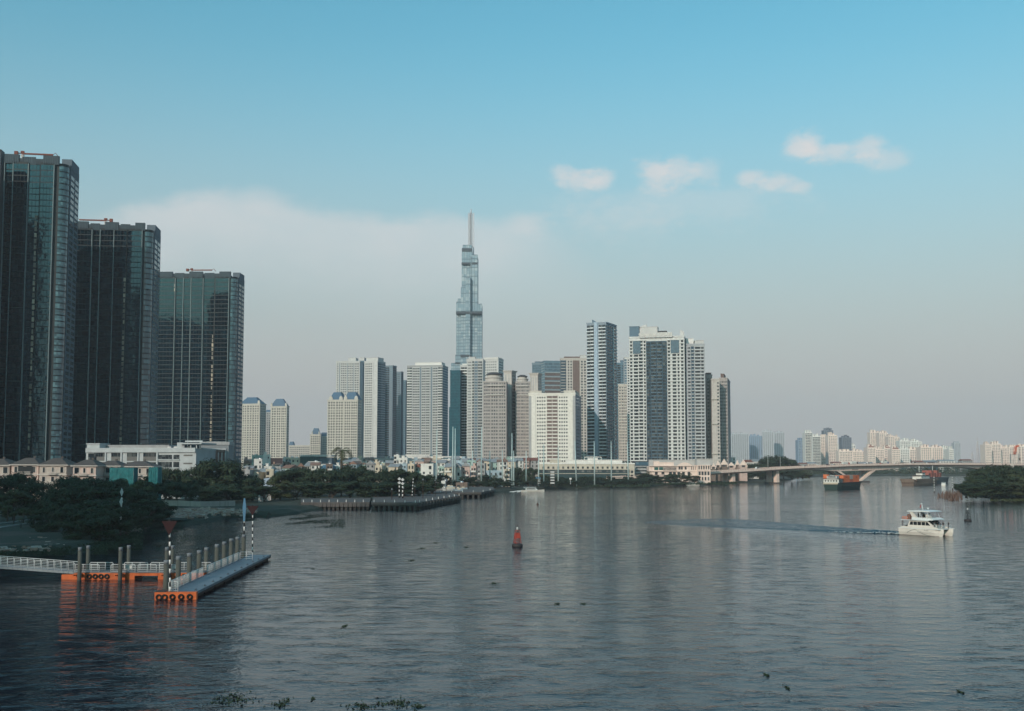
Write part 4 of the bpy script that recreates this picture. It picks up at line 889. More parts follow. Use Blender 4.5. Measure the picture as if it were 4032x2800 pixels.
palm(2682, 1858, 845, 'palm leaning over the water wall in front of the pink villa, left one', 'palms at the pink villa', 1); palm(2716, 1862, 846, 'palm in front of the arched doors of the pink villa, right one', 'palms at the pink villa', 0); palm(2552, 1852, 852, 'palm beside the gazebo at the left end of the pink villa', 'palms at the pink villa', 1)
palm(1948, 1866, 690, 'small palm on the waterfront behind the small moored boats', None, 2)
for i, (u, v, Y) in enumerate([(36, 1985, 285), (62, 2010, 275), (100, 1995, 280), (140, 2005, 275), (212, 1985, 282), (90, 2035, 262), (190, 2030, 265)]):
    palm(u, v, Y, 'young palm on the lawn by the kerbed path', 'young palms on the lawn', 2)
g7 = 'trees on the far side of the bridge'
for (u, v, Y, w) in [(2960, 1832, 1050, 60), (2990, 1826, 1060, 60), (3015, 1810, 1060, 70), (3050, 1798, 1070, 80), (3085, 1800, 1080, 80), (3115, 1812, 1090, 70), (3140, 1830, 1100, 60), (3160, 1850, 1080, 60), (3120, 1850, 1060, 70), (3060, 1850, 1040, 80), (3000, 1852, 1030, 80), (2940, 1856, 1020, 70), (3185, 1868, 1120, 50), (2890, 1868, 1000, 60), (2850, 1874, 960, 50)]:
    plant_tree(u, v, Y, w, 'tree on the green hump behind the left half of the bridge', g7)
g8 = 'dense trees of the right bank'
for (u, v, Y, w) in [(3800, 1902, 500, 80), (3830, 1872, 510, 90), (3868, 1850, 520, 90), (3905, 1838, 530, 100), (3945, 1842, 530, 90), (3985, 1834, 540, 100), (4030, 1838, 540, 100), (4090, 1840, 540, 110), (4150, 1850, 545, 110), (4210, 1846, 550, 110), (4270, 1855, 550, 110), (4140, 1895, 520, 110), (4220, 1895, 525, 110), (4330, 1862, 555, 110), (3840, 1915, 492, 90), (3900, 1900, 495, 110), (3960, 1900, 500, 110), (4015, 1890, 505, 110), (4070, 1895, 505, 110),
    (3815, 1890, 505, 60), (3880, 1875, 505, 110), (3940, 1872, 512, 110), (4000, 1868, 515, 110)]:
    plant_tree(u, v, Y, w, 'dense dark tree on the right bank beside the muddy shore', g8, base=1.5)
def far_wood():
    r = random.Random(9); mb = MB()
    for i in range(900):
        u = r.uniform(3140, 5200); Y = r.uniform(1540, 1750); top = r.uniform(6, 14.5); x = XY(u, Y); s = r.uniform(4, 8)
        for k in range(26):
            d = Vector((r.gauss(0, 1), r.gauss(0, 1), r.gauss(0, 1))).normalized(); rr = s * r.random() ** .4
            leafq(mb, Vector((x + d.x * rr, Y + d.y * rr, max(1.8, top * .55 + d.z * top * .5))), d + Vector((0, 0, .4)), r, 1.3)
    o = mb.build('far_wood', LEAF); tag(o, 'dark strip of far-off riverside woodland seen under the bridge', 'woodland', None, 'stuff')
far_wood()
def scrub(name, label, cat, n, area, size, lm, seed, z0=.1, blade=False, thr=None, fr=.12):
    """ground cover scattered over quads given in photo pixels on a level"""
    r = random.Random(seed); mb = MB()
    for i in range(n):
        (u0, v0), (u1, v1) = area[r.randrange(len(area))]; p = G(r.uniform(u0, u1), r.uniform(v0, v1), z0)
        if thr is not None and noise.noise(Vector((p.x * fr, p.y * fr * .5, seed))) < thr: continue
        if blade:
            hh = size * r.uniform(.5, 1.3); a = r.uniform(0, 3.14); dx, dy = math.cos(a) * size * .12, math.sin(a) * size * .12; lx, ly = r.uniform(-.3, .3) * hh, r.uniform(-.3, .3) * hh
            mb.add([(p.x - dx, p.y - dy, p.z - .1), (p.x + dx, p.y + dy, p.z - .1), (p.x + lx, p.y + ly, p.z + hh)], [(0, 1, 2)])
        else:
            for k in range(9):
                d = Vector((r.gauss(0, 1), r.gauss(0, 1), abs(r.gauss(0, 1)))).normalized(); leafq(mb, p + d * size * r.random(), d, r, size * .3)
    o = mb.build(name, lm); return tag(o, label, cat, None, 'stuff')
scrub('riverside_weeds', 'low weeds and grass covering the left bank', 'weeds', 5200, [((-50, 2195), (160, 2060)), ((100, 2185), (420, 2075)), ((350, 2165), (560, 2085))], .5, LEAF, 3, 1.1, thr=-.12, fr=.3)
scrub('floating_weed_mat', 'dark mat of water weed spreading in front of the old pier', 'water weed', 6500, [((1000, 2062), (1290, 2020)), ((960, 2052), (1120, 2040)), ((1120, 2078), (1360, 2030))],   .24, LEAF, 4, -.02, thr=.02, fr=.09)
scrub('floating_weed_mat', 'patches of water weed floating in the dark cove behind the mooring piles', 'water weed', 1800, [((600, 2165), (960, 2100)), ((560, 2110), (700, 2085))], .22, LEAF, 5, .0, thr=.12, fr=.2)
scrub('bank_shrubs', 'shrubs along the foot of the pink villa and the hotel', 'shrubs', 900, [((2130, 1918), (2560, 1908)), ((2560, 1908), (2900, 1900))], 1.6, LEAF, 6, 1.4)
scrub('dry_reeds', 'brown dry reeds standing in shallow water at the right bank', 'reeds', 420, [((3692, 1966), (3790, 1944)), ((3725, 1972), (3775, 1950))], 2.6, mat('dry_reed_brown', (.12, .075, .06)), 8, .0, True, thr=-.1, fr=.2)
scrub('bank_grass', 'olive grass and mud weeds on the right bank shore', 'grass', 800, [((3800, 1962), (4060, 1940)), ((3900, 1975), (4060, 1955))], .8, LEAF2, 10, .6)

# ------------------------------------------------------------------ villas, office building, small houses
USED = {}
ORD = ['first', 'second', 'third', 'fourth', 'fifth', 'sixth', 'seventh', 'eighth', 'ninth', 'tenth', 'eleventh', 'twelfth']
vw = mat('villa_cream', (.42, .37, .33), stain=.2); vp = mat('villa_pink', (.52, .40, .35), stain=.15); vroof = mat('villa_brown_roof', (.085, .075, .07), bump=.4); vtrim = mat('villa_trim', (.50, .46, .42))
def villa(label, uL, uR, wall, v_e=1831, v_r=1806, Y=432, net=None, phi=-4, shops=0):
    b = Bld('villa', label, 'villa', uR, Y, phi, uL, uR + 10, v_e, group='cream villas on the left bank', depth=14, fl=3.7)
    b.body(wall); mb = MB(); hip(mb, -b.wL - .7, .7, -.7, 14.7, b.h, b.z(v_r) - b.h, .28); b.new('roof', vroof, mb)
    mb = MB(); mb.box(-b.wL - .8, .8, -.8, 14.8, b.h - .35, b.h); b.new('cornice', vtrim, mb); mb = MB(); mb.box(-b.wL - .3, .3, -.3, 14.3, b.h - 4.1, b.h - 3.75); b.new('cornice', vtrim, mb)
    n = max(3, int(b.wL / 2.6)); r = random.Random(int(uL))
    for fl_ in range(4):
        z0 = b.h - 3.8 * (fl_ + 1)
        if z0 < -2: break
        for j in range(n):
            a = b.wL * (j + .5) / n; k = r.choice((0, 0, 1, 2))
            w = (1.1, 1.7, .8)[k]; hh = (2.2, 2.3, 2.0)[k]
            b.win('L', a, z0 + 1.75, w, hh, g_dark)
            tr = b.part('window_surround', vtrim); b.fbox('L', tr, a - w / 2 - .22, a - w / 2, 0, .14, z0 + .6, z0 + 3.0); b.fbox('L', tr, a + w / 2, a + w / 2 + .22, 0, .14, z0 + .6, z0 + 3.0); b.fbox('L', tr, a - w / 2 - .22, a + w / 2 + .22, 0, .18, z0 + 3.0, z0 + 3.2)
        if fl_ in (0, 1):
            a0 = b.wL * r.uniform(.1, .4); a1 = a0 + b.wL * r.uniform(.3, .5); m2 = MB()
            b.fbox('L', m2, a0, a1, 0, 1.3, z0 - .1, z0 + .12); b.fbox('L', m2, a0, a1, 1.15, 1.3, z0 + .85, z0 + 1.0)
            x = a0 + .1
            while x < a1: b.fbox('L', m2, x, x + .09, 1.18, 1.27, z0 + .12, z0 + .85); x += .3
            b.new('balcony', vtrim, m2)
    if shops: 
        m2 = MB(); b.fbox('L', m2, b.wL * .25, b.wL * .8, -.2, .15, b.h - 3.4, b.h - .5); b.new('loggia', fr_d, m2)
    m2 = MB(); m2.box(-b.wL * .4, -b.wL * .4 + .8, 6, 6.8, b.h + 1, b.z(v_r) + .7); b.new('chimney', vroof, m2)
    b.done(); return b
villa('cream villa cut by the left frame edge', -90, 38, vw); villa('cream villa with a wide dark loggia, second from the frame edge', 46, 152, vp, 1829, 1803, shops=1)
villa('pale villa with a planted balcony beside the loggia villa', 156, 262, vw, 1830, 1804); villa('pink villa with a row of four small windows under its eave', 288, 378, vp, 1833, 1810, Y=425); villa('cream villa behind the green scaffold netting', 382, 470, vw, 1834, 1814, Y=436); villa('cream villa between the two netted scaffolds', 474, 598, vw, 1836, 1816, Y=440)
def netting(label, u0, u1, v0, v1, Y):
    x0, x1 = XY(u0, Y), XY(u1, Y); h = ZV(v0, Y) - LT; w = x1 - x0; o = empty('scaffold_netting', (x0, Y, LT), 0, label, 'scaffold', 'netted scaffolds on the villas')
    nm = mat('teal_scaffold_net', (.012, .12, .13), rough=.7, var=.35, scale=2); r = random.Random(int(u0))
    def sheet(a, c):
        N, M = 14, 8; v = []; f = []
        for j in range(M + 1):
            for i in range(N + 1):
                t = i / N; v.append((a[0] + (c[0] - a[0]) * t + .12 * noise.noise(Vector((i * .7, j * .5, u0))), a[1] + (c[1] - a[1]) * t + .3 * noise.noise(Vector((i * .5, j * .6, u0 + 9))), h * j / M + (.5 * noise.noise(Vector((i * .6, 3, u0))) if j == M else 0)))
        for j in range(M):
            for i in range(N): k = j * (N + 1) + i; f.append((k, k + 1, k + N + 2, k + N + 1))
        mb = MB(); mb.add(v, f); mb.build('net', nm, o)
    sheet((0, 0), (w, 0)); sheet((w, 0), (w, 5)); sheet((0, 5), (0, 0))
    mb = MB()
    for i in range(6):
        x = w * i / 5
        for y in (.3, 4.7): mb.tube([(x, y, 0), (x, y, h + .6)], .06, 5)
    for k in range(6): mb.tube([(0, .3, h * k / 5), (w, .3, h * k / 5)], .05, 5)
    mb.build('scaffold_tubes', mat('scaffold_tube', (.25, .25, .25), rough=.4, metal=.6), o)
netting('wide teal netted scaffold wrapping a villa corner', 432, 527, 1842, 1905, 417); netting('narrow teal netted scaffold in front of the white office building', 586, 622, 1840, 1900, 415)

def office():
    ow = mat('office_white', (.38, .41, .42), stain=.12); og = mat('office_grey_panel', (.13, .13, .125)); b = Bld('office_building', 'long white office building with stacked strip windows behind the villas', 'building', 772, 478, 8, 339, 900, 1767, depth=26)
    W = b.wL; b.body(ow)
    rows = [(b.z(1782), b.z(1815)), (b.z(1819), b.z(1850)), (b.z(1853), b.z(1890))]
    for (u0, u1) in ((370, 414), (438, 476), (500, 542), (564, 617)):
        a0, a1 = b.fx(u0), b.fx(u1)
        for z1, z0 in rows:
            m2 = MB(); b.fbox('L', m2, a0, a1, -.3, .05, z0, z1); b.new('wall_panel', og, m2)
            n = 5
            for j in range(n): b.win('L', a0 + (a1 - a0) * (j + .5) / n, z1 - 1.0, (a1 - a0) / n * .85, 1.5, g_dark, .06)
        m2 = MB(); b.fbox('L', m2, a1, a1 + .7, 0, .5, 0, b.z(1779)); b.new('pier', ow, m2)
    for (u0, u1) in ((624, 678), (683, 707)):
        a0, a1 = b.fx(u0), b.fx(u1)
        for (v0, v1) in ((1791, 1808), (1819, 1840), (1852, 1872)):
            for j in range(2 if u0 == 683 else 4):
                n = 2 if u0 == 683 else 4; b.win('L', a0 + (a1 - a0) * (j + .5) / n, (b.z(v0) + b.z(v1)) / 2, (a1 - a0) / n * .96, b.z(v0) - b.z(v1), g_dark)
            m2 = MB(); b.fbox('L', m2, a0, a1, 0, .5, b.z(v1) - .5, b.z(v1)); b.new('sill', ow, m2)
    for v in (1793, 1825, 1857): m2 = MB(); b.fbox('L', m2, b.fx(723), b.fx(758), -.2, .06, b.z(v + 3), b.z(v - 3)); b.new('slot', og, m2)
    m2 = MB(); b.fbox('L', m2, 0, b.fx(770), -.3, .6, b.h - 1.6, b.h + .4); b.new('roof_edge', ow, m2)
    b.plant(ow, 0, b.fx(389), .4, 9, b.h, b.z(1748) - b.h, 'stair_tower'); b.plant(greyw, b.fx(395), b.fx(640), 6, 20, b.h, 1.4, 'roof_deck')
    m2 = MB(); b.fbox('L', m2, 1, 5, -.2, .08, b.z(1815), b.z(1785)); b.new('window', g_dark, m2)
    # roof terrace with canopy and railings
    m2 = MB(); b.fbox('L', m2, b.fx(706), W + 2.5, -16, .3, b.z(1749), b.z(1744)); b.new('canopy', ow, m2)
    m2 = MB()
    for a in (b.fx(718), b.fx(745), W - .5): m2.add([], []); b.fbox('L', m2, a, a + .4, -1.2, -.8, b.h, b.z(1749))
    b.new('canopy_post', ow, m2)
    m2 = MB(); b.fbox('L', m2, b.fx(688), b.fx(712), -4, -2, b.h + .2, b.z(1742)); b.fbox('L', m2, b.fx(690), b.fx(760), -10, -9.6, b.z(1739), b.z(1733)); b.new('roof_screen', ow, m2)
    for k in range(4): m2 = MB(); b.fbox('L', m2, b.fx(640) + k * 3, b.fx(640) + k * 3 + 1.6, -6, -4.5, b.h, b.h + 1.1); b.new('air_conditioner', greyl, m2)
    b.done()
    c = Bld('office_wing', 'grey and white right wing of the long white office building', 'building', 900, 500, -8, 790, 906, 1752, depth=20); W = c.wL; c.body(mat('office_wing_grey', (.20, .22, .235)))
    m2 = MB(); c.fbox('L', m2, c.fx(800), c.fx(890), 0, .4, -.3, c.z(1766)); c.new('wall_panel', ow, m2); c.parapet(greyw, 0, W, c.h, 1.4)
    for j in range(5): c.win('L', c.fx(822) + (c.fx(888) - c.fx(822)) * (j + .5) / 5, c.z(1777), 1.4, 1.3, g_dark, .4)
    for j in range(6): c.win('L', c.fx(806) + (c.fx(888) - c.fx(806)) * (j + .5) / 6, c.z(1800), 1.0, 4.5, g_dark, .4)
    m2 = MB(); c.fbox('L', m2, 2, W - 2, -8, -6, c.h, c.z(1738)); c.new('roof_screen', ow, m2)
    c.done()
office()

HC = {'white': mat('house_white', (.60, .60, .57), stain=.35), 'cream': mat('house_cream', (.50, .44, .35), stain=.4), 'grey': mat('house_grey', (.30, .30, .30), stain=.4), 'pink': mat('house_pink', (.48, .36, .32), stain=.3), 'pale blue': mat('house_blue', (.33, .42, .47), stain=.3),
      'pale green': mat('house_green', (.30, .42, .38), stain=.3), 'dark green': mat('house_dark_green', (.03, .07, .07)), 'brown': mat('house_brown', (.16, .12, .10))}
RC = {'red tiled': mat('tile_red', (.20, .08, .06), bump=.4), 'grey metal': mat('metal_roof_grey', (.26, .27, .28), rough=.5, stain=.5), 'rusty metal': mat('metal_roof_rust', (.22, .13, .10), stain=.5), 'blue metal': mat('metal_roof_blue', (.07, .15, .22), rough=.5)}
LM = [(955, 'the left slim cream tower'), (1062, 'the right slim cream tower'), (1140, 'the long low cream wing'), (1225, 'the small blue roofed block'), (1290, 'the broad cream tower'), (1425, 'the grey slab'), (1510, 'the receding blue grey row'), (1600, 'the tower with white balconies'), (1770, 'the dark teal tower'), (1840, 'the grey tower with a dark strip'), (1905, 'the round topped tower'), (1995, 'the plain beige slab'), (2085, 'the white tower')]
def lm(u): return [n for a, n in LM if a <= u or a == 955][-1]
def uniq(s):
    USED[s] = USED.get(s, 0) + 1; k = USED[s]
    return s if k == 1 else s.replace(' house', ' house, %s such from left,' % ORD[k - 1])
HG = 'small houses between the trees and the towers'
def house(uL, uR, vt, Y, colr, roof='flat', label=None, phi=None, fl=3.1, name='house', cat='house'):
    r = random.Random(int(uL * 3 + vt)); phi = r.uniform(-14, 16) if phi is None else phi
    rl = {'flat': 'flat roofed'}.get(roof, roof + ' roofed').replace(' roofed', '-roofed')
    lab = label or uniq('%s %s house below %s, %s row' % (colr, rl, lm((uL + uR) / 2), 'front' if Y < 740 else 'middle' if Y < 860 else 'back'))
    b = Bld(name, lab, cat, uR, Y, phi, uL, uR + 5, vt, depth=r.uniform(9, 14), group=HG if not label else None, fl=fl, base=LT); m = HC[colr]
    b.body(m); n = max(2, int(b.wL / 3.0)); hb = max(0, b.h - 4 * fl)
    f = 0
    while b.h - fl * (f + 1) > hb - 1 and f < 4:
        z0 = b.h - fl * (f + 1)
        for j in range(n):
            if r.random() < .82:
                w = r.choice((.9, 1.2, 1.6)); b.win('L', b.wL * (j + .5) / n, z0 + 1.7, w, r.choice((1.3, 1.5, 2.0)), g_dark if r.random() < .7 else g_mid)
        if r.random() < .5:
            m2 = MB(); a0 = b.wL * r.uniform(0, .3); a1 = b.wL * r.uniform(.6, 1); b.fbox('L', m2, a0, a1, 0, 1.0, z0 - .1, z0 + .9, 't'); b.new('balcony', HC['white'] if r.random() < .6 else m, m2)
        f += 1
    if roof == 'flat':
        b.parapet(m, 0, b.wL, b.h, .9, t=.2, o=.05)
        q = r.random()
        if q < .5: b.plant(m, b.wL * .1, b.wL * .45, 4, 8, b.h, 2.2, 'stair_head')
        if q > .3:
            m2 = MB(); cx = -b.wL * r.uniform(.3, .8); m2.tube([(cx, 5, b.h + 1.0), (cx + 1.8, 5, b.h + 1.0)], .6, 10)
            for xx in (cx + .3, cx + 1.5): m2.box(xx - .06, xx + .06, 4.6, 5.4, b.h, b.h + .6)
            b.new('water_tank', mat('steel_tank', (.55, .56, .57), rough=.3, metal=.8), m2)
        if q > .65: m2 = MB(); m2.box(-b.wL * .7, -b.wL * .15, 1, 6, b.h + 2.4, b.h + 2.55); m2.box(-b.wL * .7, -b.wL * .7 + .1, 1, 1.1, b.h, b.h + 2.4); m2.box(-b.wL * .15 - .1, -b.wL * .15, 1, 1.1, b.h, b.h + 2.4); b.new('roof_shelter', RC['grey metal'], m2)
    else:
        rm = RC[roof]; m2 = MB(); D = b.wR + .5; hh = r.uniform(1.6, 2.8)
        if r.random() < .5: m2.extr([(-b.wL - .5, b.h), (.5, b.h), (-b.wL / 2, b.h + hh)], 'y', -.6, D)
        else: m2.extr([(-.6, b.h), (D, b.h), (D / 2, b.h + hh)], 'x', -b.wL - .5, .5)
        b.new('roof', rm, m2)
    b.done(); return b
# named ones
house(1000, 1032, 1812, 720, 'white', label='white cube house with a blank wall, left of the billboard'); house(1036, 1064, 1794, 760, 'white', label='narrow three storey white house touching the billboard'); house(992, 1034, 1797, 800, 'pale green', label='grey green house with a small roof tank behind the white cube house')
house(1124, 1146, 1806, 820, 'cream', label='small cream house left of the pale yellow blank walled house'); house(1146, 1180, 1808, 800, 'cream', label='pale yellow house with one window beside the dark green netted block')
b = Bld('construction_block', 'big unfinished block wrapped in dark green netting', 'building', 1255, 800, 4, 1181, 1292, 1798, depth=22); b.body(HC['dark green']); mb = MB()
for k in range(12): mb.box(-b.wL + b.wL * k / 11 - .1, -b.wL + b.wL * k / 11 + .1, -.25, -.05, 0, b.h + 1)
b.new('scaffold_pole', mat('green_scaffold', (.06, .12, .12)), mb); mb = MB(); mb.box(.05, 9, 2, 20, -.3, b.h - .6); b.new('side_wall', mat('netted_grey', (.09, .13, .17)), mb); mb = MB(); mb.box(-b.wL, 9, 1, 20, b.h, b.h + 1.3); b.new('roof_deck', greyl, mb); b.done()
house(1213, 1254, 1822, 735, 'white', label='white house with a large dark opening in front of the netted block'); house(1250, 1292, 1834, 730, 'white', label='long low white wall house below the netted block'); house(1264, 1312, 1846, 700, 'pale green', 'blue metal', label='pale green house with a gabled roof among the tree tops')
house(1424, 1505, 1806, 900, 'grey', label='wide grey concrete house left of the tower with white balconies'); house(1551, 1572, 1796, 800, 'white', label='narrow white tower house with a roof kiosk'); house(1572, 1604, 1808, 790, 'white', label='white house with rows of dark windows beside the narrow tower house')
house(1657, 1706, 1832, 640, 'white', label='tall plain white block standing above the tree line'); house(1706, 1722, 1836, 650, 'cream', label='balconied side house attached to the tall plain white block'); house(1750, 1782, 1840, 690, 'cream', 'grey metal', label='cream house with an arched gable window'); house(1790, 1850, 1828, 720, 'pale blue', label='pale blue flat block with a small white sign on its roof')
house(1850, 1980, 1858, 740, 'pale blue', label='long low pale blue shed behind the small waterfront trees'); house(1987, 2006, 1852, 720, 'cream', label='cream wall house left of the dark trees by the river')
b = Bld('mall_building', 'long white and teal mall building below the tower with white balconies', 'building', 1830, 1150, 2, 1598, 1850, 1797, depth=30); b.body(white); b.parapet(white, 0, b.wL * .4, b.h, 2.0)
b.grid('L', b.wL * .02, b.wL * .98, 0, b.h - 1, [(.02, .5, 'l', .4), (.55, .98, 'l', .6)], {'glass': g_mid}, fl=4.5); text(b.root, 'INTERNATIONAL', 2.2, (-b.wL * .75, -.3, b.h + .2), mat('faded_letters', (.45, .45, .47)), name='lettering'); mb = MB(); b.fbox('L', mb, b.fx(1745), b.fx(1812), 0, .5, b.h - 3.8, b.h - 1.2); b.new('dark_strip', tealw, mb); b.done()
b = Bld('apartment_block', 'open framed grey block behind the dark waterfront trees', 'building', 2078, 1000, 3, 1996, 2084, 1801, depth=24, fl=4.2); b.body(HC['grey']); b.parapet(greyl, 0, b.wL, b.h, .8); b.grid('L', 0, b.wL, 0, b.h, [(.0, 1, 's', .4), (.04, .96, 'w', 7, .75, .7)], {'glass': g_dark, 'slab': greyl}); b.done()
# billboard
def billboard():
    Y = 745; o = empty('billboard', (XY(1067, Y), Y, LT), -.05, 'dark billboard with a pale figure on it, on a white house roof', 'billboard'); w = XY(1112, Y) - XY(1067, Y); z0, z1 = ZV(1828, Y) - LT, ZV(1804, Y) - LT
    m2 = MB(); m2.box(-.15, w + .15, 0, .4, z0 - .15, z1 + .15); m2.build('frame', mat('billboard_frame', (.3, .28, .27)), o); m2 = MB(); m2.box(0, w, -.04, 0, z0, z1); m2.build('panel', mat('billboard_dark', (.03, .02, .025), rough=.4), o)
    m2 = MB(); m2.lathe([(.5, 0), (.45, .8), (.25, 1.6), (.16, 2.2), (.22, 2.6), (.1, 2.9)], (w * .27, -.08, z0 + .3), 10); q = m2.build('printed_figure', mat('billboard_pale', (.45, .32, .24)), o); q.scale = (1, .12, 1)
    m2 = MB(); m2.tube([(w * .15, .5, -1), (w * .15, .5, z0)], .2, 6); m2.tube([(w * .85, .5, -1), (w * .85, .5, z0)], .2, 6); m2.build('support', greyl, o)
billboard()
rr = random.Random(21); cols_ = ['white', 'cream', 'grey', 'pink', 'pale blue', 'white', 'brown', 'cream', 'pale green']; roofs_ = ['flat', 'flat', 'red tiled', 'grey metal', 'rusty metal', 'grey metal', 'flat']
for Y, v0, v1, step, ua, ub in ((900, 1806, 1816, 30, 958, 2120), (810, 1816, 1828, 27, 950, 2010), (700, 1828, 1846, 30, 955, 1890), (600, 1852, 1868, 30, 955, 1080)):
    u = ua + rr.uniform(0, 8)
    while u < ub:
        w = step * rr.uniform(.7, 1.35)
        if not (Y == 700 and 1650 < u < 1710) and not (Y == 900 and 1170 < u + w and u < 1300) and not (Y == 810 and 1170 < u < 1300): house(u, u + w - 1, rr.uniform(v0, v1), Y + rr.uniform(-15, 25), rr.choice(cols_), rr.choice(roofs_))
        u += w + rr.uniform(0, 4)
# the pale tarpaulin roof seen between the trees
mb = MB(); N = 12; v = []; f = []
for j in range(N + 1):
    for i in range(N + 1): v.append((i / N * 11, j / N * 10, 1.5 + 6.0 * j / N + .35 * noise.noise(Vector((i * .8, j * .8, 1)))))
for j in range(N):
    for i in range(N): k = j * (N + 1) + i; f.append((k, k + 1, k + N + 2, k + N + 1))
mb.add(v, f); o = mb.build('tarpaulin_roof', mat('pale_tarpaulin', (.36, .42, .48), rough=.6), None, (XY(1030, 500), 500, LT + 1), .1); tag(o, 'sloping pale blue tarpaulin roof between the dark trees', 'roof shelter')

# long low hotel
b = Bld('hotel', 'long low cream hotel with a row of small windows above dark trees', 'building', 2498, 868, 2, 2118, 2502, 1828, depth=24, fl=5); b.body(mat('hotel_cream', (.47, .43, .36), stain=.2))
zm = b.z(1848); m2 = MB(); b.fbox('L', m2, 0, b.fx(2478), -.2, .25, -.3, zm); b.new('lower_wall', mat('hotel_dark_glazing', (.025, .05, .055), rough=.3), m2)
m2 = MB(); b.fbox('L', m2, 0, b.fx(2478), 0, 1.0, zm - .3, zm + .2); b.fbox('L', m2, 0, b.fx(2478), 0, .6, b.z(1866), b.z(1864)); b.new('ledge', MATS['hotel_cream'], m2)
for j in range(18): b.win('L', b.fx(2140) + (b.fx(2470) - b.fx(2140)) * j / 17, b.z(1841.5), 1.6, 1.7, g_dark, 0)
for j in range(26): b.win('L', b.fx(2135) + (b.fx(2470) - b.fx(2135)) * j / 25, b.z(1856), 2.2, 1.6, g_mid, .25)
for j in range(3): b.win('L', b.fx(2488), b.z(1858 + 16 * j), 2.0, 2.0, g_dark, 0)
b.parapet(white, 0, b.wL, b.h, .9)
for k in range(16): m2 = MB(); a = b.wL * (k + .5) / 16; b.fbox('L', m2, a - .4, a + .4, -.3, .4, b.h, b.h + 1.5); b.new('parapet_post', white, m2)
b.plant(MATS['hotel_cream'], b.fx(2165), b.fx(2206), 4, 14, b.h, b.z(1812) - b.h); b.plant(white, b.fx(2230), b.fx(2452), 6, 18, b.h, b.z(1812) - b.h, 'penthouse'); b.plant(white, b.fx(2316), b.fx(2356), 8, 16, b.h, b.z(1800) - b.h, 'stair_head')
m2 = MB(); a0, a1 = b.fx(2302), b.fx(2370); z0, z1 = b.h, b.z(1801)
for a in (a0, a1 - .4): b.fbox('L', m2, a, a + .4, -7, -6.6, z0, z1)
b.fbox('L', m2, a0, a1, -7, -6.6, z1, z1 + .5); b.new('roof_frame', white, m2)
r = random.Random(5)
for k in range(14): m2 = MB(); a = r.uniform(.02, .98) * b.wL; b.fbox('L', m2, a - .5, a + .5, -3, -2, b.h, b.h + 1); b.new('planter', LEAF, m2)
b.done()
b = Bld('glass_podium', 'dark glass podium below the lettered tower', 'building', 2560, 950, 2, 2500, 2566, 1816, depth=24); b.body(mat('podium_dark', (.04, .05, .06), rough=.4)); b.grid('L', 0, b.wL, 2, b.h, [(.05, .95, 'l', .6)], {'glass': g_blue}, fl=4); b.done()
b = Bld('curved_building', 'low grey building with stacked pale ledges left of the pink villa', 'building', 2560, 900, 2, 2500, 2564, 1836, depth=18, fl=2.4); b.body(HC['grey']); b.grid('L', 0, b.wL, 0, b.h, [(0, 1, 's', .8), (.05, .95, 'l', .4)], {'glass': g_mid, 'slab': greyl}); b.done()

# pink villa by the water
pk = mat('pink_white_render', (.70, .56, .49), stain=.1); b = Bld('riverside_villa', 'large pink and white villa with a curved gable at the water', 'building', 2796, 862, 2, 2556, 2798, 1836, depth=22, fl=4); b.body(pk, b.fx(2556), b.fx(2664)); b.body(pk, b.fx(2664) + .02, b.wL, b.h, -.8, 21, z0=-.3)
m2 = MB(); x0, x1 = b.fx(2662) - b.wL, b.fx(2728) - b.wL; pr = [(x0, b.h)] + [(x0 + (x1 - x0) * t / 10, b.h + (b.z(1821) - b.h) * (math.sin(t / 10 * math.pi) ** .8)) for t in range(11)] + [(x1, b.h)]
m2.extr(pr[:1] + pr[2:-2] + pr[-1:], 'y', -1.6, -.8); b.new('gable', pk, m2)
for u in (2584, 2603): b.win('L', b.fx(u), b.z(1845.5), 3.2, 2.3, glass('green_window_glass', (.01, .07, .06), (.02, .12, .10)))
m2 = MB()
for k in range(12): b.fbox('L', m2, b.fx(2614) + k * .95, b.fx(2614) + k * .95 + .25, 0, .5, b.z(1856), b.z(1838))
b.new('column', pk, m2); m2 = MB(); b.fbox('L', m2, b.fx(2612), b.fx(2663), .0, .08, b.z(1853), b.z(1840)); b.new('dark_strip', g_mid, m2)
for u in (2675, 2684, 2699): b.win('L', b.fx(u), b.z(1843), 1.5, 2.4, g_dark, .8)
for u in (2722, 2729, 2737, 2744): b.win('L', b.fx(u), b.z(1843), .5, 2.8, g_dark, .8)
for u in (2584, 2610, 2640, 2655, 2672, 2690, 2712): b.win('L', b.fx(u), b.z(1870), 2.2, 4.6, g_dark, .02 if u < 2664 else .8)
for k, v in ((1, 1856.5), (2, 1836)): m2 = MB(); b.fbox('L', m2, 0, b.wL, 0, 1.3, b.z(v), b.z(v) + .4); b.new('cornice', pk, m2)
b.plant(mat('pale_grey_roofwall', (.40, .39, .38)), b.fx(2562), b.wL - 1, 14, 21, b.h, b.z(1812) - b.h, 'rear_wing'); b.plant(pk, b.fx(2576), b.fx(2596), 3, 8, b.h, b.z(1818) - b.h); b.plant(pk, b.fx(2597), b.fx(2655), 3, 8, b.h, b.z(1822) - b.h)
b.done()
b = Bld('riverside_villa', 'right hand pale wing of the pink villa with three rows of tall windows', 'building', 2797, 858, 2, 2746, 2799, 1831, depth=18, fl=4); b.body(pk); b.plant(mat('pale_grey_roofwall', (.4, .39, .38)), 0, b.wL + 2.5, 4, 16, b.h, b.z(1808) - b.h, 'rear_wing')
for v, hh, n, m_ in ((1841, 3.0, 5, .6), (1864, 2.8, 4, .8), (1885, 2.6, 4, .6)):
    for j in range(n): b.win('L', b.wL * (j + .7) / (n + .4), b.z(v), b.wL / n * m_ * .8, hh, g_dark)
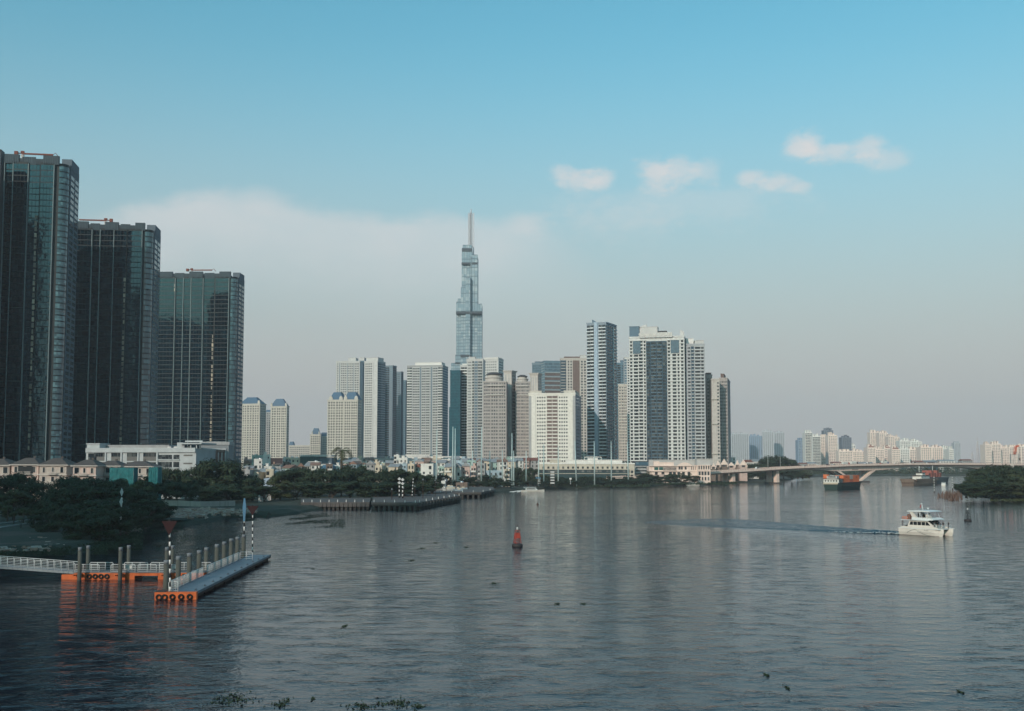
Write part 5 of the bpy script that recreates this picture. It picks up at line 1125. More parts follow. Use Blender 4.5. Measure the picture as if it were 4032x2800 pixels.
for v in (1854, 1834): m2 = MB(); b.fbox('L', m2, -.3, b.wL + .3, 0, .5, b.z(v), b.z(v) + .4); b.new('cornice', pk, m2)
b.done()
# gabled row next to the bridge ramp
for i, (u0, u1, vt, Y, c, lab) in enumerate([(2800, 2818, 1838, 950, 'brown', 'small dark house at the bridge ramp with a white curved gable'), (2818, 2836, 1832, 955, 'brown', 'brown house with a white arched gable beside the ramp'), (2836, 2866, 1830, 958, 'brown', 'brown house with a white framed window above the ramp'), (2864, 2894, 1834, 960, 'pink', 'tallest gabled pink house above the bridge ramp'), (2894, 2912, 1830, 975, 'brown', 'dark glazed house between two gabled ones at the ramp'), (2912, 2942, 1832, 965, 'pink', 'gabled mauve house furthest right above the ramp')]):
    b = Bld('ramp_house', lab, 'house', u1, Y, 1, u0, u1 + 2, vt, depth=12, group='gabled houses beside the bridge ramp'); b.body(HC[c])
    m2 = MB(); x0 = -b.wL; m2.extr([(x0, b.h), (x0 / 2, b.h + 3.2 + (i % 3)), (0, b.h)], 'y', -.7, .2); m2.extr([(x0, b.h - 2), (x0 + .6, b.h - 2), (x0 + .6, b.h), (x0, b.h)], 'y', -.7, .1); m2.extr([(-.6, b.h - 2), (0, b.h - 2), (0, b.h), (-.6, b.h)], 'y', -.7, .1); b.new('gable', pk, m2)
    b.win('L', b.wL * .5, b.h - .8, b.wL * .4, 1.8, g_dark, .02); b.done()
house(2838, 2896, 1804, 1150, 'white', label='white two storey block at the foot of the grey brown tower', phi=2)
for i, (a, c, v) in enumerate([(2940, 2965, 1820), (2966, 2990, 1818), (3150, 3180, 1828), (3182, 3214, 1826), (3280, 3330, 1824), (3380, 3440, 1826), (3600, 3640, 1820), (3640, 3690, 1818), (3790, 3830, 1814), (3700, 3760, 1816)]):
    b = Bld('low_building', ['cream house cluster right of the gabled houses', 'small white house left of the green hump', 'grey shed right of the green hump', 'pale shed under the white distant towers', 'pale hall under the dark distant tower', 'low white hall with a rounded roof above the bridge pier', 'grey warehouse under the long distant row', 'dark blue warehouse above the bridge', 'grey block at the foot of the tall mast', 'white shed between the dark warehouse and the mast'][i], 'building', c, 1800 if i > 1 else 1100, 2, a, c + 1, v, depth=20)
    b.body([white, white, greyw, hz, hz, white, greyw, darkb, greyw, white][i]); m2 = MB(); m2.extr([(-.4, b.h), (20.4, b.h), (10, b.h + 2.5)], 'x', -b.wL - .4, .4); b.new('roof', [RC['red tiled'], RC['grey metal']][i % 2], m2); b.grid('L', 0, b.wL, 1, b.h, [(.05, .95, 'w', 5, .6, .5)], WG); b.done()
# ------------------------------------------------------------------ the waterfront: piers, pontoons, marks
orange = mat('orange_hull_paint', (.46, .10, .025), rough=.55, var=.25, scale=2, stain=.5); rust = mat('rusty_dark_steel', (.06, .035, .03), rough=.8); deckm = mat('steel_deck', (.13, .17, .21), rough=.55, stain=.5, scale=2)
rail_w = mat('white_rail_paint', (.55, .58, .58), rough=.4); rubber = mat('black_rubber', (.012, .011, .011), rough=.7); pilem = mat('weathered_concrete_pile', (.07, .075, .066), stain=.7, bump=.4, scale=2); pilecap = mat('pale_pile_top', (.15, .17, .19))
sw = mat('stripe_white', (.65, .65, .63)); sb = mat('stripe_black', (.018, .018, .02)); redm = mat('sign_dark_red', (.022, .005, .007)); bluem = mat('sign_blue', (.06, .16, .26), rough=.4); steelg = mat('galvanised_grey', (.20, .23, .25), rough=.5)
def railing(p0, p1, parent, hh=1.15, posts=3, bars=4, verts=0, name='railing', r=.035):
    p0, p1 = Vector(p0), Vector(p1); d = p1 - p0; m2 = MB(); up = Vector((0, 0, 1)); cut = .14
    m2.tube([p0, p0 + up * (hh - cut), p0 + d.normalized() * cut + up * hh, p1 - d.normalized() * cut + up * hh, p1 + up * (hh - cut), p1], r * 1.15, 6)
    for k in range(1, posts - 1): q = p0 + d * k / (posts - 1); m2.tube([q, q + up * hh], r, 5)
    for k in range(bars): z = hh * (k + .6) / (bars + .6); m2.tube([p0 + up * z, p1 + up * z], r * .7, 5)
    for k in range(1, verts): q = p0 + d * k / verts; m2.tube([q + up * .08, q + up * hh], r * .62, 4)
    return m2.build(name, rail_w, parent)
def tyre(parent, x, y, z, axis='y', R0=.27, r=.12): m2 = MB(); m2.torus((x, y, z), R0, r, axis, 18, 8); return m2.build('tyre_fender', rubber, parent)

# pontoon parallel to the picture plane
YP = 162.0; X0 = XY(255, YP); px = lambda u: XY(u, YP) - X0
po = empty('landing_pontoon', (X0, YP, 0), 0, 'orange landing pontoon with tyre fenders and white railings, behind the long jetty', 'pontoon')
for (u0, u1, zt) in ((255, 304, .72), (304, 541, .95), (632, 668, .95), (684, 697, .95), (720, 812, .95)):
    m2 = MB(); x0, x1 = px(u0), px(u1); m2.extr([(x0 + .15, -.5), (x1 - .05, -.5), (x1, -.35), (x1, zt - .06), (x1 - .05, zt), (x0 + .05, zt), (x0, zt - .06), (x0, -.2)], 'y', 0, 3.6); m2.build('hull', orange, po)
for (u0, u1) in ((541, 632), (668, 684), (697, 720)): m2 = MB(); m2.box(px(u0), px(u1), -.1, .2, .55, .92); m2.box(px(u0), px(u1), 3.3, 3.6, .55, .92); m2.build('beam', orange, po)
m2 = MB(); m2.box(px(304), px(812), .1, 3.5, .955, 1.03); m2.build('deck', mat('pontoon_deck', (.17, .16, .16), stain=.4), po)
for u in (323, 484, 664): m2 = MB(); m2.box(px(u - 13), px(u + 13), -1.0, 0, .78, .92); m2.box(px(u - 13), px(u - 10), -1.0, 0, .6, .78); m2.build('pile_guide', orange, po)
for u in (364, 387, 410, 433, 735, 748): tyre(po, px(u), -.12, .46)
for (u0, u1, y, n) in ((306, 400, .15, 4), (446, 541, .15, 4), (552, 624, .15, 3), (636, 700, .15, 3), (330, 423, 3.4, 4), (468, 562, 3.4, 4), (573, 643, 3.4, 3), (683, 731, 3.4, 3), (772, 815, 3.4, 3)):
    railing((px(u0), y, 1.03), (px(u1), y, 1.03), po, posts=n, bars=4)
for u in (515, 690):
    m2 = MB(); m2.box(px(u - 15), px(u + 14), -.02, .04, 1.6, 2.05); s_ = m2.build('notice_board', mat('notice_white', (.5, .52, .5)), po)
    m2 = MB(); [m2.box(px(u - 11), px(u + 10), -.035, -.021, 1.78 + .09 * k, 1.81 + .09 * k) for k in (0, 1)]; m2.build('notice_text', mat('notice_grey', (.30, .32, .32)), s_)
    m2 = MB(); m2.tube([(px(u), .02, .95), (px(u), .02, 1.6)], .05, 6); m2.build('post', rail_w, po)
# gangway
gw = empty('gangway', (XY(305, YP), YP + .4, 1.1), 0, 'white railed gangway sloping down from the left frame edge to the orange pontoon', 'gangway')
L_ = 21.0; slope = .072
m2 = MB()
for y in (0, 2.0):
    m2.add([(-L_, y, L_ * slope - .35), (0, y, -.35), (0, y, .02), (-L_, y, L_ * slope + .02), (-L_, y + .12, L_ * slope - .35), (0, y + .12, -.35), (0, y + .12, .02), (-L_, y + .12, L_ * slope + .02)], [(0,1,2,3),(7,6,5,4),(0,4,5,1),(3,2,6,7)])
for k in range(28): x = -L_ * k / 28 - .3; m2.add([(x - .1, -.08, -x * slope - .36), (x, -.08, -x * slope - .36), (x, -.08, -x * slope + .03), (x - .1, -.08, -x * slope + .03)], [(0,1,2,3)])
m2.build('side_beam', steelg, gw)
m2 = MB(); m2.add([(-L_, .12, L_ * slope - .08), (0, .12, -.08), (0, 2.0, -.08), (-L_, 2.0, L_ * slope - .08)], [(0,1,2,3)]); m2.build('walkway', deckm, gw)
for y in (.05, 2.05): railing((-L_, y, L_ * slope), (-.1, y, 0), gw, 1.25, 22, 5)

def pile(u, vt, Y, r=.33, label=None, group=None):
    z = ZV(vt, Y); o = empty('mooring_pile', (XY(u, Y), Y, 0), 0, label, 'pile', group); m2 = MB(); m2.lathe([(r, -3), (r, .9), (r * .97, z - .5)], n=14); m2.build('shaft', pilem, o); m2 = MB(); m2.lathe([(r * .99, z - .5), (r * .99, z - .05), (r * .9, z)], n=14); m2.build('pile_top', pilecap, o); return o
PL = ['at the left end of the orange pontoon, nearer one', 'at the left end of the orange pontoon, farther one', 'at the middle of the orange pontoon, nearer one', 'at the middle of the orange pontoon, farther one', 'behind the red triangle mark, left one', 'behind the red triangle mark, right one']
for i, (u, v, Y) in enumerate([(325, 2155, 160.8), (357, 2148, 166.6), (484, 2155, 160.8), (516, 2147, 166.6), (665, 2155, 160.8), (687, 2148, 166.6)]): pile(u, v, Y, .29, 'grey concrete mooring pile ' + PL[i], 'mooring piles of the pontoon')
PQ = ['nearest the camera', 'second nearest', 'third nearest', 'fourth nearest', 'fifth nearest', 'sixth nearest', 'seventh nearest', 'eighth nearest', 'ninth nearest', 'tenth and farthest, under the blue sign']
for i, (u, v, Y) in enumerate([(664, 2206, 146), (711, 2190, 151), (754, 2178, 157), (792, 2167, 162.4), (820, 2156, 167), (861, 2143, 172.5), (889, 2133, 177), (916, 2121, 182), (941, 2114, 187), (965, 2105, 192)]):
    pile(u, v, Y, .36, 'stout mooring pile left of the jetty, ' + PQ[i], 'mooring piles along the jetty')
# long floating jetty
A_, B_ = G(772, 2330, .92), G(1066, 2183, .92); dv = (B_ - A_); LJ = dv.length; rz = math.atan2(dv.y, dv.x) - math.pi / 2
je = empty('floating_jetty', (A_.x, A_.y, 0), rz, 'long grey floating jetty with white railings and an orange front end', 'jetty'); WJ = 3.5     # local: x from -WJ to 0, y along
m2 = MB(); m2.box(-WJ, 0, .3, LJ, .74, .86); m2.box(-.12, .06, .3, LJ, .60, .93); m2.box(-WJ - .06, -WJ + .1, .3, LJ, .6, .93); m2.build('deck', deckm, je)
m2 = MB(); m2.box(-WJ - .02, .02, .35, LJ, .30, .735)
for k in range(9): y = LJ * k / 9; m2.box(-WJ + .1, -.35, y + .4, y + LJ / 9 - .4, -.5, .30)
m2.build('float', rust, je)
m2 = MB(); m2.extr([(-5.0, -.5), (0.12, -.5), (.16, -.3), (.16, .93), (-5.0, .93)], 'y', -.5, .3); m2.box(-5.0, -WJ - .1, .3, 2.4, .2, .8); m2.build('end_float', orange, je)
m2 = MB(); m2.box(-5.0, -WJ - .2, -.45, 2.4, .935, .97); m2.build('end_deck', rust, je)
for x in (-2.8, -1.72, -.66): tyre(je, x, -.62, .36, 'y', .27, .11)
for x in (-4.45, -3.75): tyre(je, x, -.62, .32, 'y', .30, .10)
def panels(y0, y1, n):
    for k in range(n): railing((-WJ + .1, y0 + (y1 - y0) * k / n + .1, .9), (-WJ + .1, y0 + (y1 - y0) * (k + 1) / n - .1, .9), je, 1.3, 2, 4, 9, r=.04)
panels(.2, 19, 5); panels(21.5, 45.5, 5); railing((-WJ + .1, .0, .9), (-WJ + 1.25, 0, .9), je, 1.3, 2, 4, 4, r=.04); railing((-WJ + .15, 46, .9), (-WJ + 2.2, 46, .9), je, 1.3, 3, 3, r=.04)
for k in range(11): m2 = MB(); y = 2.0 + k * (LJ - 4) / 10.5; m2.box(-.62, -.32, y - .25, y + .25, .86, .92); m2.box(-.54, -.46, y - .2, y + .2, .92, 1.05); m2.build('mooring_cleat', mat('cleat_grey', (.07, .09, .11)), je)

def mark(label, u, v_top, v_base, Y, signs, n=9, r=.085, lean=0.0, cat='channel mark', group='striped navigation marks', first=0, post=None, thick=.06, bu=None):
    zb, zt = ZV(v_base, Y), ZV(v_top, Y); xb = XY(bu or u, Y); o = empty('striped_mark', (xb, Y, zb), 0, label, cat, group); dx = XY(u, Y) - xb; hh = zt - zb
    for k in range(n):
        m2 = MB(); a, c = k / n, (k + 1) / n; m2.tube([(dx * a, 0, hh * a), (dx * c, 0, hh * c)], r, 8); m2.build('pole_band', sw if (k + first) % 2 else sb, o)
    if post: m2 = MB(); m2.tube([(0, 0, -post), (0, 0, 0)], r * 2, 8); m2.build('footing', rust, o)
    for (kind, v0, v1, w, m) in signs:
        z0, z1 = ZV(v1, Y) - zb, ZV(v0, Y) - zb; zc = (z0 + z1) / 2; t = thick; xx = dx * zc / hh
        if kind == 'tri': pts = [(xx - w/2, z1), (xx, z0), (xx + w/2, z1)]
        elif kind == 'dia': pts = [(xx - w/2, zc), (xx, z0), (xx + w/2, zc), (xx, z1)]
        elif kind == 'hex': pts = [(xx - w * .25, z0), (xx + w * .25, z0), (xx + w/2, zc + (z1 - z0) * .12), (xx + w * .2, z1), (xx - w * .2, z1), (xx - w/2, zc + (z1 - z0) * .12)]
        else: pts = [(xx - w/2, z0), (xx + w/2, z0), (xx + w/2, z1), (xx - w/2, z1)]
        m2 = MB(); m2.extr(pts, 'y', -r - t, -r); m2.build('sign', m, o)
    return o
mark('striped pole with a dark red downward triangle at the near end of the jetty', 673, 2045, 2328, 138.2, [('tri', 2052, 2108, 1.95, redm)], 16, .12, first=1, bu=681)
mark('striped pole carrying an elongated blue sign above the farthest mooring pile', 966, 1965, 2105, 192, [('hex', 1962, 2053, .62, bluem)], 9, .12)
mark('striped pole with a faint dark red triangle at the far end of the jetty', 998, 1988, 2180, 190, [('tri', 1992, 2030, 2.1, redm)], 15, .10, bu=1000)
mark('leaning striped pole with two pale diamond signs in front of the left bank trees', 484, 1922, 2083, 240, [('dia', 1920, 1955, .8, mat('sign_pale', (.36, .40, .42))), ('dia', 1958, 1994, .8, mat('sign_pale', (.3, .4, .4)))], 13, .17, post=2.5, bu=479)
sp_ = mat('sign_pale_grey', (.45, .46, .46))
mark('left striped pole with two pale diamonds on the old pier', 1573, 1880, 1961, 442, [('dia', 1880, 1892, 1.5, sp_), ('dia', 1895, 1907, 1.5, sp_)], 10, .22); mark('middle striped pole with two pale diamonds on the old pier', 1586, 1883, 1962, 440, [('dia', 1883, 1895, 1.5, sp_), ('dia', 1898, 1910, 1.5, sp_)], 10, .24); mark('thin striped pole without signs on the old pier', 1628, 1878, 1958, 448, [], 13, .16, bu=1623)
for i, (u, v0, v1, s) in enumerate([(1955, 1885, 1912, [('dia', 1885, 1893, 1.2, sp_)]), (1967, 1887, 1914, []), (1986, 1886, 1914, [('sq', 1886, 1900, 1.4, sp_)]), (2005, 1885, 1912, [('sq', 1885, 1899, 1.4, sp_)]), (2119, 1882, 1910, [('sq', 1880, 1884, 3.4, bluem)]), (2126, 1882, 1908, []), (2246, 1882, 1910, [('sq', 1882, 1888, 1.4, sw)])]):
    mark(['striped pole with a small diamond left of the moored launches', 'bare striped pole next to the small diamond one', 'striped pole with a tall square board behind the launches', 'striped pole with a square board above the white launch', 'left leg of the blue topped striped pair at the water', 'right leg of the blue topped striped pair at the water', 'lone striped pole with a square head below the hotel'][i], u, v0, v1, 700, s, 8, .24)
o = empty('tide_board', (XY(2175, 710), 710, ZV(1905, 710)), 0, 'ladder of five pale square boards in front of the hotel trees', 'tide board', None)
for k in range(5): m2 = MB(); m2.box(-1.3, 1.3, -.1, .1, 8.2 * k / 4.6, 8.2 * k / 4.6 + .95); m2.build('board', sp_, o)
m2 = MB(); m2.box(-1.5, -1.3, 0, .2, -2, 8.2); m2.box(1.3, 1.5, 0, .2, -2, 8.2); m2.build('frame', rust, o)
mark('striped channel pole in the water left of the brown reeds', 3676, 1878, 1937, 650, [], 12, .22, post=2); mark('striped channel pole in the water behind the brown reeds', 3748, 1878, 1925, 690, [], 10, .22, post=2)
mark('thin plain pole on the shore in front of the old pier trees', 1159, 1878, 1972, 430, [], 1, .10)

# old piers on piles
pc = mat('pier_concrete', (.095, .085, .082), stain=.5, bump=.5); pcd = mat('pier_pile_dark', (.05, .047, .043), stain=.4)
def pier(label, poly, z, px_, edge=.8):
    pts = [G(u, v, z) for u, v in poly]; c = pts[0].copy(); o = empty('old_pier', (c.x, c.y, 0), 0, label, 'pier'); q = [(p.x - c.x, p.y - c.y) for p in pts]
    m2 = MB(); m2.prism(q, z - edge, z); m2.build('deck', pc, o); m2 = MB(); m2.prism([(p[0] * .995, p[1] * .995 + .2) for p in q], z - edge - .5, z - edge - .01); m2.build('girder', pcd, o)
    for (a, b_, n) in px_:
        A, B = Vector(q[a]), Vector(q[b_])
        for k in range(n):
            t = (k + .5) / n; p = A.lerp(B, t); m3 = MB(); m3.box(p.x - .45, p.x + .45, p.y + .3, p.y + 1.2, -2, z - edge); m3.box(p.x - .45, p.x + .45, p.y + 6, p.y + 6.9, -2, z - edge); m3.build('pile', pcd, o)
            if k % 2 == 0: m3 = MB(); m3.box(p.x - .1, p.x + .1, p.y + .4, p.y + .6, z, z + .9); m3.build('bollard', sw, o)
            if n > 12: m3 = MB(); m3.box(p.x - .7, p.x + .7, p.y - .25, p.y + .3, z - edge - .9, z - .15); m3.build('bracket', pc, o)
    return o
pier('long old concrete pier on dark piles in front of the dark tree line', [(1185, 1978), (1455, 1977.5), (1460, 1960), (1185, 1963)], 2.7, [(0, 1, 16)]); pier('wide paved pier head jutting into the river, corner towards the camera', [(1462, 1978), (1645, 1979), (1812, 1951), (1780, 1941), (1600, 1950), (1470, 1958)], 2.8, [(0, 1, 9), (1, 2, 15)])
pier('rear pier with parked boats and a kiosk, behind the paved pier head', [(1680, 1940), (1895, 1938), (1948, 1927), (1938, 1916), (1840, 1916), (1700, 1926)], 2.9, [(0, 1, 10), (1, 2, 4)])
for i, (u, v0, v1, Y) in enumerate([(1544, 1930, 1974, 430), (1590, 1925, 1962, 455), (1634, 1918, 1955, 470), (1666, 1892, 1965, 448), (1714, 1895, 1956, 470), (1757, 1890, 1950, 492), (1795, 1888, 1940, 560), (1826, 1890, 1934, 600)]):
    o = empty('lamp_post', (XY(u, Y), Y, ZV(v1, Y)), 0, 'slim dark lamp post on the old piers, %s from the left' % ORD[i], 'lamp post', 'lamp posts on the old piers'); hh = ZV(v0, Y) - ZV(v1, Y); m2 = MB(); m2.tube([(0, 0, 0), (0, 0, hh)], [.14, .08], 6); m2.build('pole', rust, o); m2 = MB(); m2.lathe([(.08, hh), (.3, hh + .25), (.22, hh + .6), (.05, hh + .7)], n=8); m2.build('lantern', steelg, o)
house(1738, 1753, 1900, 585, 'white', label='small white kiosk with a hipped cap on the rear pier', phi=0, name='kiosk', cat='kiosk'); house(1795, 1840, 1907, 600, 'brown', label='low brown shed on the rear pier', phi=2, name='shed', cat='shed')
r = random.Random(3)
for i in range(14):
    u, v = r.uniform(1670, 1830), r.uniform(1922, 1934); p = G(u, v, 2.95); o = empty('parked_boat', (p.x, p.y, 2.95), r.uniform(-.6, .6), 'small white skiff laid up in the row on the rear pier', 'boat', 'skiffs laid up on the rear pier'); m2 = MB(); s = r.uniform(.8, 1.2)
    v_ = []; 
    for x, w, z in ((-2.2, .7, .0), (-1, .9, 0), (1, .8, .05), (2.4, .05, .3)): v_ += [(x*s, -w*s, .9*s + z), (x*s, -w*.5*s, .1), (x*s, w*.5*s, .1), (x*s, w*s, .9*s + z)]
    f_ = [(k*4+j, (k+1)*4+j, (k+1)*4+j+1, k*4+j+1) for k in range(3) for j in range(3)] + [(0, 1, 2, 3), (12, 15, 14, 13), (0, 3, 7, 4), (4, 7, 11, 8), (8, 11, 15, 12)]
    m2.add(v_, f_); m2.build('hull', [HC['white'], HC['pale blue'], HC['grey']][i % 3], o); m2 = MB(); m2.box(-.9*s, .6*s, -.5*s, .5*s, .9*s, 1.6*s); m2.build('cabin', HC['cream'], o)
# tall pale poles
pm = mat('pale_pole_paint', (.40, .50, .50), rough=.5)
for i, (u, v0, ut, Y) in enumerate([(1718, 1690, 1720, 640), (1783, 1680, 1783, 660), (1792, 1687, 1792, 665), (1860, 1775, 1861, 730), (1895, 1680, 1896, 690), (1929, 1775, 1929, 700), (1978, 1770, 1978, 720), (2016, 1706, 2016, 700), (2023, 1775, 2023, 720), (2071, 1775, 2072, 735), (2121, 1770, 2121, 740), (2141, 1750, 2141, 740), (2198, 1757, 2198, 755), (2270, 1735, 2264, 760), (2341, 1737, 2340, 775), (2407, 1738, 2407, 790), (2474, 1740, 2471, 800)]):
    o = empty('tall_pole', (XY(u, Y), Y, 1.2), 0, 'tall slender pale pole along the waterfront, number %s counted from the left' % (ORD + ['thirteenth', 'fourteenth', 'fifteenth', 'sixteenth', 'seventeenth'])[i].replace('number ', ''), 'pole', 'tall pale poles along the waterfront')
    o['label'] = o['label'].replace('number ', ''); hh = ZV(v0, Y) - 1.2; m2 = MB(); m2.tube([(0, 0, 0), (XY(ut, Y) - XY(u, Y), 0, hh)], [.55, .22], 8); m2.build('shaft', pm, o); m2 = MB(); m2.box(-.8, .8, -.8, .8, 0, .5); m2.build('base_plate', pm, o)
# embankment bits on the left
def kerb(p, label, w=.3, h=.25, m=None, name='kerb', z=LT):
    pts = [G(u, v, z) for u, v in p]; m2 = MB()
    for a, b_ in zip(pts, pts[1:]):
        d = (b_ - a).normalized(); n = Vector((-d.y, d.x, 0)) * w / 2; m2.add([a - n, b_ - n, b_ + n, a + n, a - n + Vector((0,0,h)), b_ - n + Vector((0,0,h)), b_ + n + Vector((0,0,h)), a + n + Vector((0,0,h))], [(0,1,5,4),(1,2,6,5),(2,3,7,6),(3,0,4,7),(4,5,6,7)])
    return tag(m2.build(name, m or conc), label, 'kerb')
kl = mat('pale_kerb', (.36, .37, .36))
for p, l in [([(-60, 2032), (40, 2024), (105, 2020)], 'pale kerb of the upper path at the left frame edge'), ([(-60, 2068), (60, 2056), (130, 2045)], 'pale kerb of the middle path on the lawn'), ([(0, 2078), (110, 2062), (200, 2052)], 'lower pale kerb running under the young palms'), ([(570, 1972), (650, 1964), (740, 1962)], 'pale road edge at the foot of the big trees')]: kerb(p, l, m=kl)
m2 = MB(); m2.add([G(-60, 2030, LT) + Vector((0, 0, .02)), G(150, 2008, LT) + Vector((0, 0, .02)), G(170, 1998, LT) + Vector((0, 0, .02)), G(-60, 2010, LT) + Vector((0, 0, .02))], [(0, 1, 2, 3)]); tag(m2.build('path', mat('path_paving', (.16, .17, .17))), 'grey riverside path', None, None, 'structure')
wp = [G(600, 1990, LT), G(700, 1992, LT), G(790, 1996, LT), G(925, 1992, LT)]; m2 = MB()
for a, b_ in zip(wp, wp[1:]):
    d = (b_ - a).normalized(); n = Vector((-d.y, d.x, 0)) * .2; z = Vector((0, 0, 1.9)); m2.add([a - n, b_ - n, b_ + n, a + n, a - n + z, b_ - n + z, b_ + n + z, a + n + z], [(0,1,5,4),(1,2,6,5),(2,3,7,6),(3,0,4,7),(4,5,6,7)])
tag(m2.build('retaining_wall', mat('wall_blockwork', (.26, .26, .25), stain=.6, bump=.4)), 'low grey block wall behind the rubble shore of the cove', 'wall')
def rubble(name, label, areas, n, size, m, seed, z0=.6):
    r = random.Random(seed); mb = MB()
    for i in range(n):
        (u0, v0), (u1, v1) = areas[r.randrange(len(areas))]; p = G(r.uniform(u0, u1), r.uniform(v0, v1), z0); s = size * r.random() ** 2 + .12; M = Matrix.Rotation(r.uniform(0, 6), 3, 'Z') @ Matrix.Rotation(r.uniform(-.5, .5), 3, 'X')
        mb.obox(p, (s * r.uniform(.7, 2), s, s * r.uniform(.3, .7)), M, r.randrange(2))
    o = mb.build(name, m); return tag(o, label, 'rubble', None, 'stuff')
rub = [mat('rubble_pale', (.30, .26, .23)), mat('rubble_pink', (.22, .15, .12))]
rubble('shore_rubble', 'pale broken rubble scattered along the cove shore', [((600, 2040), (820, 2012)), ((700, 2030), (960, 2006)), ((640, 2022), (900, 2000)), ((840, 2020), (1010, 2004))], 900, .9, rub, 1, 1.75); rubble('shore_rubble', 'broken bricks scattered on the front of the left bank', [((90, 2150), (250, 2115)), ((0, 2170), (200, 2150))], 160, .7, rub, 2, 1.5)
m2 = MB(); rp = [G(595, 2044, 1.72), G(640, 2036, 1.72), G(720, 2040, 1.72), G(800, 2027, 1.72), G(900, 2008, 1.72), G(930, 2000, 1.72), G(760, 1999, 1.72), G(620, 2004, 1.72)]; m2.add(rp, [(0, 1, 2, 3, 4, 5, 6, 7)]); tag(m2.build('dirt_patch', mat('red_dirt', (.24, .15, .12), var=.4)), 'bare reddish dirt above the cove', None, None, 'structure')
for i, (u, v, s, a) in enumerate([(470, 2098, 2.2, .3), (500, 2092, 1.8, -.4), (525, 2106, 2.0, .8), (545, 2100, 1.4, .1), (490, 2110, 1.5, 1.1)]):
    p = G(u, v, .5); m2 = MB(); M = Matrix.Rotation(a, 3, 'Z') @ Matrix.Rotation(.5 - .2 * i, 3, 'X'); m2.obox((0, 0, .4), (s, s * .8, s * .6), M); m2.obox((s * .2, .1, .6), (s * .7, s * .5, s * .7), M @ Matrix.Rotation(.6, 3, 'Y')); o = m2.build('concrete_block', mat('block_brown', (.12, .11, .09), stain=.4), None, p); tag(o, 'tumbled brown concrete block at the tip of the left bank, %s from the left' % ORD[[0, 2, 3, 4, 1][i]], 'concrete block', 'tumbled concrete blocks')
o = empty('blue_container', G(170, 1990, LT), .05, 'blue shipping container under the trees behind the path', 'container'); m2 = MB(); m2.box(0, 6, 0, 2.4, 0, 2.6)
for k in range(20): m2.box(.1 + k * .3, .22 + k * .3, -.05, 0, .15, 2.45)
m2.build('body', mat('container_blue', (.02, .13, .22)), o); m2 = MB(); m2.box(-.04, 0, .1, 2.3, .1, 2.5); m2.build('door', mat('container_blue', (0, 0, 0)), o)
fo = empty('picket_fence', G(1020, 1978, LT), 0, 'row of white upright pickets on the slope right of the cove', 'fence'); base = G(1020, 1978, LT); p1 = G(1095, 1965, LT) - base
for k in range(13): m2 = MB(); q = p1 * k / 12; m2.box(q.x - .13, q.x + .13, q.y, q.y + .15, -.2, 2.9 - .3 * (k % 3)); m2.build('picket', sw, fo)
o = empty('green_fence', G(160, 2020, LT), 0, 'pale green corrugated fence under the trees at left', 'fence'); m2 = MB()
for k in range(24): m2.box(k * .25, k * .25 + .14, 0, .05, 0, 2.2)
m2.build('panel', mat('fence_green', (.09, .16, .13)), o); m2 = MB(); m2.box(0, 6, .05, .12, 1.9, 2.0); m2.build('rail', steelg, o)

